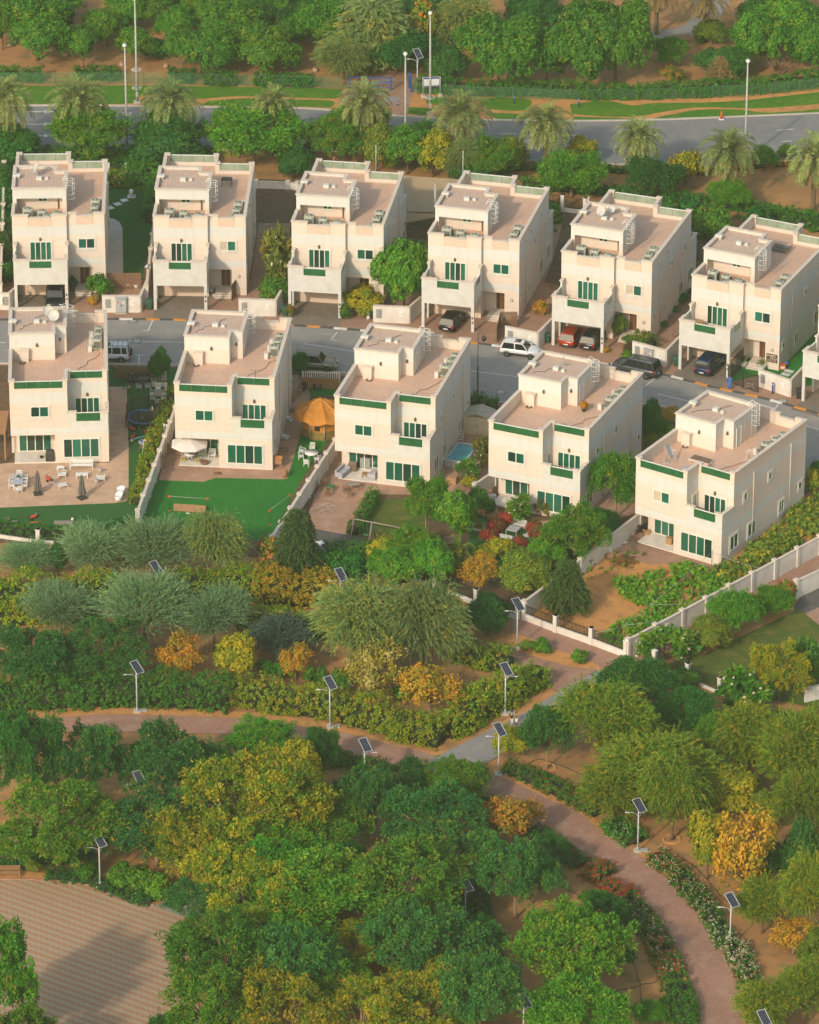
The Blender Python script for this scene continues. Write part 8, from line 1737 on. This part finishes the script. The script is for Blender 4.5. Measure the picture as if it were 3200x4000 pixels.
def wire(lb, pts, m='galv', r=.014, name='washing_line'): o0 = pts[0].copy(); b = MB(); b.tube([p - o0 for p in pts], r, m, 4); tag(b.build(name, None, o0), lb, 'wire', 'lines of the sandy garden')
def at3(x, y, z): g = G(x, y); return Vector((g.x, g.y, z))
for a, b_, lb in (((1313, 1352, 1.85), (1370, 1308, 1.85), 'wire between the two wooden stakes'), ((1370, 1308, 1.85), (1498, 1210, 2.5), 'wire from the middle stake to the white post'), ((1313, 1352, 1.85), (1400, 1340, 1.9), 'wire from the front stake to the garden wall'), ((1370, 1308, 1.85), (1465, 1305, 1.9), 'wire from the middle stake to the garden wall'), ((1498, 1210, 2.5), (1600, 1235, 2.0), 'wire from the white post over the vine bed'), ((1313, 1352, 1.85), (1255, 1365, 1.7), 'wire from the front stake to the black railing')): wire(lb, [at3(*a), (at3(*a) + at3(*b_)) / 2 - Vector((0, 0, .12)), at3(*b_)])
mat('stone_grey', (.36, .36, .35), .7, (.30, .30, .29), 3); o = tag(table('stone_grey', 1.2, 1.2, .72), 'pale square garden table among the red bushes', 'table'); o.location = G(1081, 1126); o.rotation_euler = (0, 0, R(-24))
SB = Kind(bench, 1.35, 'stone_white', 6, .45, .42, .85); c0 = G(1081, 1126)
for k, lb in enumerate(('white garden bench behind the square table', 'white garden bench left of the square table', 'white garden bench in front of the square table', 'white garden bench right of the square table')): a = R(-24 + 90 * k); SB.put(lb, c0 + Vector((-math.sin(a) * 1.6, math.cos(a) * 1.6, 0)), a, 'white garden benches')
o = thing('stone_ring', 'round stone ring planter with a green palm sprout', 'planter', G(1008, 1112)); b = MB(); b.lathe([(.75, 0), (.78, .2), (.55, .22), (.5, .05)], 18, 'cap', cap=False); b.build('ring', o); b = MB(); b.lathe([(.02, .1), (.55, .09)], 14, 'soil', cap=False); b.build('soil_bed', o)
pl = dup(LIB['areca'][0][0], G(1008, 1112), 0, 'small green palm growing in the stone ring'); pl.scale = (.45, .45, .4)
for x, y, r_, h, lb in ((1004, 1082, .34, 1.0, 'tall clay jar in the jar group'), (1010, 1088, .3, .7, 'round clay jar at the right of the jar group'), (1000, 1090, .28, .6, 'small clay jar at the front of the jar group'), (992, 1086, .36, .4, 'wide clay bowl left of the jar group'), (1018, 1090, .22, .9, 'slim clay jar right of the jar group'), (1097, 1102, .4, .5, 'dark planter under the leafy frangipani'), (1125, 1140, .25, .4, 'clay pot at the red bushes on the right')): pot(lb, G(x, y), r_, h, 'clay', 'clay jars of the fourth garden')
Kind(bench, 1.6, 'wood_grey', 5).put('weathered bench in the shade below the red bushes', G(953, 1148), R(20))
o = thing('laundry_rack', 'laundry rack full of clothes on the balcony of the fourth garden villa', 'drying rack', at_villa(3, False, 7.9, 1.2, 4.13), yaw_of(3, False)); b = MB(); [b.tube([(-1, y, 1.05), (1, y, 1.05)], .015, 'white_metal', 4) for y in (-.25, 0, .25)]; [b.tube([(x, -.3, 0), (x, .3, 1.05)], .02, 'white_metal', 4) for x in (-.9, .9)]; [b.tube([(x, .3, 0), (x, -.3, 1.05)], .02, 'white_metal', 4) for x in (-.9, .9)]; b.build('frame', o)
for k in range(12): b = MB(); b.box(-.95 + .16 * k, -.26 + .25 * (k % 3), .55 + .08 * (k % 2), -.83 + .16 * k, -.24 + .25 * (k % 3), 1.07, ('plastic_white', 'car_navy', 'toy_red', 'cushion_grey')[k % 4]); b.build('garment', o)
tag(MB().box(-.5, -.3, 0, .5, .3, .35, 'sack_white').build('storage_bag', None, G(1034, 1049), .2), 'pale bags against the wall of the fourth terrace', 'bags')
o = thing('shade_sail', 'large tan shade sail between third and fourth street villas', 'shade sail', G(905, 470)); z0 = 3.3
def sail(pts, n, lb, first):
 o = first or thing('shade_sail', lb, 'shade sail', pts[0] * 1, 0); o.location = (0, 0, 0); vs = []; fs = []
 A, B_, C_, D_ = pts
 for i in range(n + 1):
  for j in range(n + 1):
   u, v = i / n, j / n; p = A.lerp(B_, u).lerp(D_.lerp(C_, u), v); s = 16 * u * (1 - u) * v * (1 - v); vs.append(p - Vector((0, 0, .5 * s)))
 fs = [(i * (n + 1) + j, (i + 1) * (n + 1) + j, (i + 1) * (n + 1) + j + 1, i * (n + 1) + j + 1) for i in range(n) for j in range(n)]
 c = pts[0].copy(); o.location = c; b = MB(); b.add([p - c for p in vs], fs, 'canvas_tan', True); b.build('cloth', o)
 for p in pts: q = MB(); q.tube([(p.x - c.x, p.y - c.y, 0), (p.x - c.x, p.y - c.y, p.z + .3)], .06, 'pole_grey', 6); q.build('post', o)
 return o
def S3(x, y, z): return G(x, y, z)
sail([S3(846, 445, 3.2), S3(915, 447, 3.2), S3(975, 378, 4.2), S3(792, 366, 4.2)], 8, '', o); sail([S3(838, 472, 3.2), S3(916, 458, 3.2), S3(918, 450, 3.3), S3(856, 447, 3.4)], 6, 'small tan shade sail in front of the large one', None)
o = thing('garden_statue', 'white garden statue beside the street wall of the third villa', 'statue', G(776, 672)); b = MB(); b.lathe([(.22, 0), (.2, .3), (.14, .35), (.16, .6), (.2, .85), (.1, 1.0), (.12, 1.15), (.05, 1.28)], 12, 'stone_white'); b.build('figure', o)
for x, y, r_, h, m, lb in ((270, 606, .28, .5, 'pot_white', 'white jar by the slatted gate of the first villa'), (278, 606, .28, .5, 'clay', 'clay jar by the slatted gate of the first villa'), (287, 607, .28, .5, 'pot_white', 'white jar at the right of the slatted gate'), (452, 626, .22, .35, 'stone_white', 'white pot before the steps of the second villa'), (446, 616, .2, .4, 'stone_white', 'small pot beside the carport pillar of the second villa'), (1412, 668, .3, .5, 'steel_grey', 'grey tub on the side path of the fifth villa')): pot(lb, G(x, y), r_, h, m, 'pots of the street side')
for k, (x, y, lb) in enumerate(((232, 438, 'left white stepping stone on the dark lawn'), (248, 430, 'middle white stepping stone on the dark lawn'), (262, 422, 'right white stepping stone on the dark lawn'))): b = MB(); b.box(-.4, -.4, 0, .4, .4, .05, 'stone_white'); tag(b.build('stepping_stone', None, G(x, y), .6), lb, 'stepping stone', 'stepping stones')
for k, (x, y, lb) in enumerate(((1632, 803, 'front pale paving slab on the bright turf'), (1645, 796, 'second pale paving slab on the bright turf'), (1655, 789, 'third pale paving slab on the bright turf'), (1662, 782, 'fourth pale paving slab on the bright turf'))): b = MB(); b.box(-.5, -.3, 0, .5, .3, .05, 'stone_white'); tag(b.build('stepping_stone', None, G(x, y), R(-30)), lb, 'stepping stone', 'stepping stones')
o = thing('pump_pillar', 'short white pillar with square foot on the dark lawn', 'pillar', G(277, 414)); b = MB(); b.box(-.45, -.45, 0, .45, .45, .06, 'stone_white'); b.lathe([(.24, .06), (.24, .8), (.2, .85)], 14, 'stone_white'); b.build('column', o)
o = thing('water_drum', 'blue white drum on the boundary wall by the lawn', 'drum', G(309, 602, 0) + Vector((0, 0, 2.1))); b = MB(); b.tube([(0, -.2, .2), (.2, .25, .3)], .2, 'table_blue', 12); b.build('drum_body', o)
Kind(table, 'rattan', 1.2, 1.0, .74).put('dark table on the roof terrace of the second street villa', at_villa(1, True, 7.2, 11.6, Z), 0); o = thing('roof_lounger', 'two dark loungers folded on the roof of the sixth street villa', 'lounger', at_villa(5, True, 5.0, 12.6, Z), R(-30)); [(lambda b: (b.cbox((0, -.5 + k, .2), (1.8, .6, .08), 'parasol_grey'), b.cbox((.9, -.5 + k, .35), (.6, .6, .08), 'parasol_grey', ry=-.6), b.build('bed', o)))(MB()) for k in (0, 1)]
CP2 = dup(CP.o, G(1465, 545), 0, 'pale closed parasol behind the right wall of the fifth street villa'); CP2['group'] = 'closed parasols'
o = thing('board_panel', 'brown woven panel leaning on the balcony of the sixth street villa', 'panel', at_villa(5, True, 1.5, -1.2, 4.13), yaw_of(5, True)); b = MB(); b.cbox((0, 0, .5), (.9, .05, 1.0), 'reed', rx=.25); b.build('board', o)
o = thing('step_ladder', 'white step ladder on the balcony of the sixth street villa', 'ladder', at_villa(5, True, 5.3, -.8, 4.13), yaw_of(5, True)); b = MB(); [b.tube([(s * .22, -.25, 0), (s * .16, 0, 1.3)], .025, 'plastic_white', 4) for s in (-1, 1)]; [b.box(-.2, -.22 + .05 * k, .25 * (k + 1), .2, -.12 + .04 * k, .25 * (k + 1) + .03, 'plastic_white') for k in range(4)]; b.build('frame', o)
BR = Kind(bench, 2.2, 'wood', 7, .6, .45, .95); BR.put('wooden bench at the edge of the plaza, left border', G(12, 1846), R(2), 'wooden park benches', (1.2, 1, 1)); BR.put('wooden bench beside the curved path of the far park', G(1434, 90), R(10), 'wooden park benches')
for x, y, lb in ((1648, 777, 'orange toy box on the bright turf at the side wall'),): o = thing('toy_box', lb, 'toy', G(x, y)); b = MB(); b.box(-.3, -.25, 0, .3, .25, .6, 'cone_orange'); b.build('body', o); b = MB(); b.box(-.22, -.27, .15, .22, -.25, .4, 'plastic_white'); b.build('front', o)
ball('blue white wheel toy on the bright turf', G(1655, 772), .3, 'toy_blue', 'toy'); ball('yellow bucket on the bright turf at the far end', G(1676, 694), .25, 'plastic_yellow', 'toy')
def text_mesh(body, size, m, ext=.02):
 cu = bpy.data.curves.new('t', 'FONT'); cu.body = body; cu.size = size; cu.extrude = ext; cu.align_x = 'CENTER'; cu.align_y = 'CENTER'; o = bpy.data.objects.new('t', cu); COL.objects.link(o); bpy.context.view_layer.update()
 me = bpy.data.meshes.new_from_object(o.evaluated_get(bpy.context.evaluated_depsgraph_get())); bpy.data.objects.remove(o); me.materials.clear(); me.materials.append(M[m]); return me
mat('sign_dark', (.06, .025, .02), .6); mat('letter_cream', (.72, .66, .52), .5)
o = thing('name_sign', 'dark wooden sign with cream letters SAIFER VILLA 2020 beside the door', 'sign', at_villa(5, True, 9.2, .42, 1.35), yaw_of(5, True)); b = MB(); b.box(-.62, -.05, -.48, .62, 0, .48, 'sign_dark'); b.build('board', o)
for t, x, z, s in (('SAIFER', -.05, .28, .34), ('VILLA', .2, 0, .32), ('2 0 2 0', 0, -.28, .36)): q = link('letters', text_mesh(t, s, 'letter_cream'), o, (x, -.06, z)); q.rotation_euler = (R(90), 0, 0)
rn = random.Random(9)
for pts, lb in (([(1280, 1960), (1320, 2000), (1345, 2060), (1350, 2110), (1340, 2140)], 'thin irrigation hose on the sand strip left of the curved path'), ([(1290, 2090), (1350, 2075), (1420, 2060)], 'irrigation hose crossing the sand strip'), ([(1350, 1790), (1400, 1800), (1450, 1815), (1530, 1900)], 'irrigation hose on sand right of the curved path'), ([(600, 1553), (700, 1564), (820, 1590), (930, 1608)], 'irrigation hose along the olive hedge foot'), ([(240, 1496), (420, 1500), (560, 1512), (690, 1530)], 'irrigation hose along the left path'), ([(1180, 1866), (1260, 1910), (1300, 1950)], 'irrigation hose beside the blue green tree'), ([(1100, 1360), (1150, 1352), (1200, 1385), (1240, 1400)], 'irrigation hose among the small green bushes'), ([(1090, 1640), (1130, 1600), (1200, 1620), (1260, 1650)], 'irrigation hose under the flat green tree')):
 P = [G(x, y) for x, y in smooth(pts, 6)]; o0 = P[0].copy(); b = MB(); b.tube([p - o0 + Vector((rn.uniform(-.12, .12), rn.uniform(-.12, .12), .05)) for p in P], .028, 'tyre', 4); tag(b.build('irrigation_hose', None, o0), lb, 'hose', 'irrigation hoses')
for x, y, lb in ((1415, 1768, 'soil ring round the foot of the ringed weeping tree'), (1564, 1905, 'soil ring round the tall orange tree'), (1152, 1616, 'soil ring round the flat green tree behind the walkers'), (452, 1370, 'soil ring round the pale grey feathery tree')):
 b = MB(); b.lathe([(.9, .02), (.8, .14), (.65, .03)], 20, 'sand_orange', cap=False); tag(b.build('soil_ring', None, G(x, y)), lb, 'soil ring', 'soil rings round trees')
mat('skin', (.34, .18, .11), .6, spec=.3); mat('skin_light', (.50, .31, .21), .6, spec=.3); mat('hair', (.018, .013, .010), .7)
mat('cloth_blue', (.055, .16, .52), .9, (.045, .13, .44), 6); mat('cloth_black', (.02, .02, .022), .9); mat('cloth_white', (.68, .68, .70), .9); mat('cloth_shorts', (.62, .62, .60), .9); mat('cloth_brown', (.13, .06, .04), .9); mat('cloth_red', (.30, .04, .03), .9); mat('shoe', (.05, .045, .04), .7)
def person(lb, g, yaw, H=1.75, top='cloth_black', legs='cloth_black', skin='skin', step=.12, arms=((.0, -.1), (.0, -.1)), long_top=False, sit=False, sleeve=.55, group=None):
 o = thing('person', lb, 'person', g, yaw, group); k = H / 1.75
 me = bpy.data.meshes.new('figure'); V = []; E = []; Rd = []; TAG = []
 def v(p, r, t, par=None): V.append(Vector(p) * k); Rd.append(r * k); TAG.append(t); i = len(V) - 1; (E.append((par, i)) if par is not None else 0); return i
 hz = .95 if not sit else .50
 pel = v((0, 0, hz), .135, legs); ab = v((0, .01, hz + .17), .125, top, pel); ch = v((0, 0, hz + .37), .15, top, ab); nk = v((0, 0, hz + .53), .06, skin, ch); jaw = v((0, -.02, hz + .62), .078, skin, nk); hd = v((0, -.012, hz + .72), .092, skin, jaw); v((0, .005, hz + .79), .06, skin, hd)
 for s, (fw, el) in zip((-1, 1), arms):
  sh = v((s * .17, 0, hz + .45), .068, top, ch); e = v((s * .24, -fw * .5, hz + .18 + max(0, fw) * .25), .045, top if sleeve > .5 else skin, sh); wr_ = v((s * (.23 - abs(el)), -.06 - fw * 1.0, hz - .05 + max(0, fw) * 1.15), .032, skin if sleeve < .9 else top, e)
  d = (V[wr_] - V[e]).normalized() / 1; pm_ = v((V[wr_] / k + d * .07), .034, skin, wr_); q = Vector((0, 1, 0)) if abs(d.y) < .8 else Vector((0, 0, 1)); q = (q - d * q.dot(d)).normalized(); n_ = d.cross(q)
  for j, (of, ln) in enumerate(((-.030, .075), (-.010, .09), (.010, .085), (.030, .065))): f1 = v(V[pm_] / k + q * of + d * .05, .0105, skin, pm_); v(V[f1] / k + d * ln * .6 + n_ * s * .015, .0085, skin, f1)
  th = v(V[wr_] / k + d * .03 - q * .04, .012, skin, wr_); v(V[th] / k + d * .035 - q * .02, .010, skin, th)
 for s in (-1, 1):
  hp = v((s * .085, 0, hz - .06), .095, legs, pel)
  if sit: kn = v((s * .12, -.42, hz - .02), .068, legs, hp); an = v((s * .12, -.44, .08), .042, legs, kn)
  else: kn = v((s * .095, -step * s * .6 - .01, .50), .066, legs, hp); an = v((s * .095, -step * s + .02, .09), .044, skin if legs == 'cloth_shorts' else legs, kn)
  hl_ = v((V[an].x / k, V[an].y / k + .03, .045), .04, 'shoe', an); v((V[an].x / k + s * .02, V[an].y / k - .15, .03), .034, 'shoe', hl_)
 me.from_pydata(V, E, []); ob = bpy.data.objects.new('body', me); COL.objects.link(ob)
 sk = ob.modifiers.new('s', 'SKIN'); sv = me.skin_vertices[0].data
 for i, r in enumerate(Rd): sv[i].radius = (r, r)
 sv[0].use_root = True
 su = ob.modifiers.new('u', 'SUBSURF'); su.levels = 1; su.render_levels = 1
 bpy.context.view_layer.update(); nm = bpy.data.meshes.new_from_object(ob.evaluated_get(bpy.context.evaluated_depsgraph_get())); bpy.data.objects.remove(ob)
 names = []; 
 for t in TAG: names += [t] if t not in names else []
 nm.materials.clear(); [nm.materials.append(M[t]) for t in names]
 seg = [(V[a], V[b], TAG[b]) for a, b in E]
 for p in nm.polygons:
  c = p.center; best = None
  for a, b, t in seg:
   ab_ = b - a; u = max(0, min(1, (c - a).dot(ab_) / max(ab_.length_squared, 1e-9))); dd = (a + ab_ * u - c).length
   if best is None or dd < best[0]: best = (dd, t)
  p.material_index = names.index(best[1]); p.use_smooth = True
 link('body', nm, o); z = (hz + .72) * k
 h = MB(); h.ball((0, .025 * k, z + .045 * k), (.108 * k, .115 * k, .10 * k), 'hair', 12, 8); h.build('hair', o)
 f = MB()
 for s in (-1, 1): f.ball((s * .036 * k, -.10 * k, z), .013 * k, 'board_white', 6, 4); f.ball((s * .036 * k, -.110 * k, z), .007 * k, 'hair', 6, 4); f.ball((s * .10 * k, .0, z - .01 * k), (.015 * k, .028 * k, .035 * k), skin, 6, 4)
 f.ball((0, -.118 * k, z - .035 * k), (.016 * k, .025 * k, .022 * k), skin, 6, 4); f.ball((0, -.10 * k, z - .08 * k), (.03 * k, .014 * k, .008 * k), 'cloth_red', 6, 4); f.build('face', o)
 if long_top:
  r = MB(); r.loft([[(rx * k * math.cos(a), ry * k * math.sin(a), zz * k) for a in [6.283 * j / 14 for j in range(14)]] for rx, ry, zz in ((.20, .17, .42), (.185, .15, .75), (.175, .14, 1.0), (.19, .14, 1.25), (.175, .12, 1.38))], top, True, False); r.build('tunic', o)
 return o
person('person in a blue long shirt and trousers, hand raised to the ear, by the kerb', G(1536, 821), R(-25), 1.78, 'cloth_blue', 'cloth_blue', 'skin', .05, ((1.0, .12), (.0, .0)), True, sleeve=1)
person('person with black shirt and white shorts walking on the diagonal path', G(1078, 1531), R(150), 1.75, 'cloth_black', 'cloth_shorts', 'skin_light', .2, ((.1, 0), (.15, 0)), sleeve=.4, group='walkers on the path')
person('smaller person in white walking behind the black shirted one', G(1088, 1535), R(150), 1.35, 'cloth_white', 'cloth_brown', 'skin_light', .15, ((.1, 0), (.1, 0)), sleeve=.4, group='walkers on the path')
person('child in white shirt and dark shorts playing with the green ball', G(273, 829), R(-60), 1.15, 'cloth_white', 'cloth_black', 'skin_light', .1, ((.3, 0), (.3, 0)), sleeve=.4)
person('person in black top and brown trousers standing left of the trampoline', G(266, 900), R(80), 1.5, 'cloth_black', 'cloth_brown', 'skin', .1, ((.3, 0), (.1, 0)))
person('child in white shirt standing on the trampoline at its right', G(322, 890) + Vector((0, 0, .79)), R(-70), 1.2, 'cloth_white', 'cloth_brown', 'skin_light', .06, ((.2, 0), (.2, 0)), sleeve=.4)
person('child in white shirt sitting on the trampoline mat', G(299, 897) + Vector((0, 0, .46)), R(60), 1.1, 'cloth_white', 'cloth_brown', 'skin_light', 0, ((.4, 0), (.3, 0)), sit=True, sleeve=.4)
person('person in dark clothes sitting on the black rattan armchair', G(280, 805), 0, 1.65, 'cloth_black', 'cloth_black', 'skin_light', 0, ((.4, .05), (.4, .05)), sit=True)
rn = random.Random(21)
for i in range(5):
 for k, (x0, y0, x1, y1, zz) in enumerate(((6.6, 4.0, 9.3, 9.0, Z), (1.0, 9.0, 3.6, 12.6, 10.985))):
  a, b_ = at_villa(i, False, x0, y0, zz + .03), at_villa(i, False, x1, y1, zz + .03); P = [a.lerp(b_, t / 8) + Vector((rn.uniform(-.25, .25), rn.uniform(-.25, .25), 0)) * (0 < t < 8) for t in range(9)]
  o0 = P[0].copy(); b = MB(); b.tube([p - o0 for p in P], .022, 'tyre', 4); tag(b.build('roof_cable', None, o0), ('black cable lying across the terrace of the %s garden villa', 'black cable on the stair roof of the %s garden villa')[k] % BIRD[i], 'cable', 'roof cables')
 g = at_villa(i, False, 1.2 + rn.uniform(0, .6), 6.9, Z); b = MB(); [b.tube([(r_ * math.cos(a), r_ * math.sin(a), .03 + .03 * q) for a in [6.283 * k / 14 for k in range(15)]], .025, 'bark', 4) for q, r_ in enumerate((.3, .26, .32, .22))]; tag(b.build('hose_coil', None, g), 'dark coil beside the chimney box of the %s garden villa' % BIRD[i], 'coil', 'coils on the roofs')
for i in range(6):
 a, b_ = at_villa(i, True, .8, 1.2, Z + .04), at_villa(i, True, 5.0, 3.6, Z + .04); P = [a.lerp(b_, t / 8) + Vector((rn.uniform(-.2, .2), rn.uniform(-.3, .3), 0)) for t in range(9)]; o0 = P[0].copy(); b = MB(); b.tube([p - o0 for p in P], .05, 'pole_grey', 5); tag(b.build('coolant_pipe', None, o0), 'grey pipes on the alcove floor of the %s street villa' % BIRD[i], 'pipe', 'pipes on the roofs')
o = thing('antenna_mast', 'thin rusty mast with a cross arm on the roof edge of the second garden villa', 'antenna', at_villa(1, False, 8.0, 2.6, Z)); b = MB(); b.tube([(0, 0, 0), (0, 0, 1.9)], .03, 'bark', 5); b.tube([(-.5, 0, 1.8), (.5, 0, 1.85)], .02, 'bark', 4); b.build('mast', o)
b = MB(); b.tube([(0, 0, 0), (0, 0, 2.7)], .03, 'bark', 5); tag(b.build('washing_pole', None, at_villa(1, False, 7.6, .6, 4.13)), 'tall rusty pole on the rear balcony of the second garden villa', 'pole')
b = MB(); b.cbox((0, 0, .5), (.12, .05, 1.0), 'steel_grey', ry=.25); b.box(-.25, -.2, 0, .25, .2, .06, 'concrete'); tag(b.build('antenna_stub', None, at_villa(3, False, 3.0, 12.0, P2)), 'leaning grey stub on the stair roof of the fourth garden villa', 'antenna')
HAZE = .00015
hz = MB(); hz.box(-700, -60, -2, 700, 1500, 300, 'air')
m = bpy.data.materials.new('air'); n, l, b = nodes(m); n.remove(b)
vp = n.new('ShaderNodeVolumePrincipled'); vp.inputs['Color'].default_value = (.86, .93, .62, 1); vp.inputs['Density'].default_value = HAZE; vp.inputs['Anisotropy'].default_value = .2
l.new(vp.outputs[0], n['Material Output'].inputs['Volume']); M['air'] = m
tag(hz.build('haze'), kind='stuff')
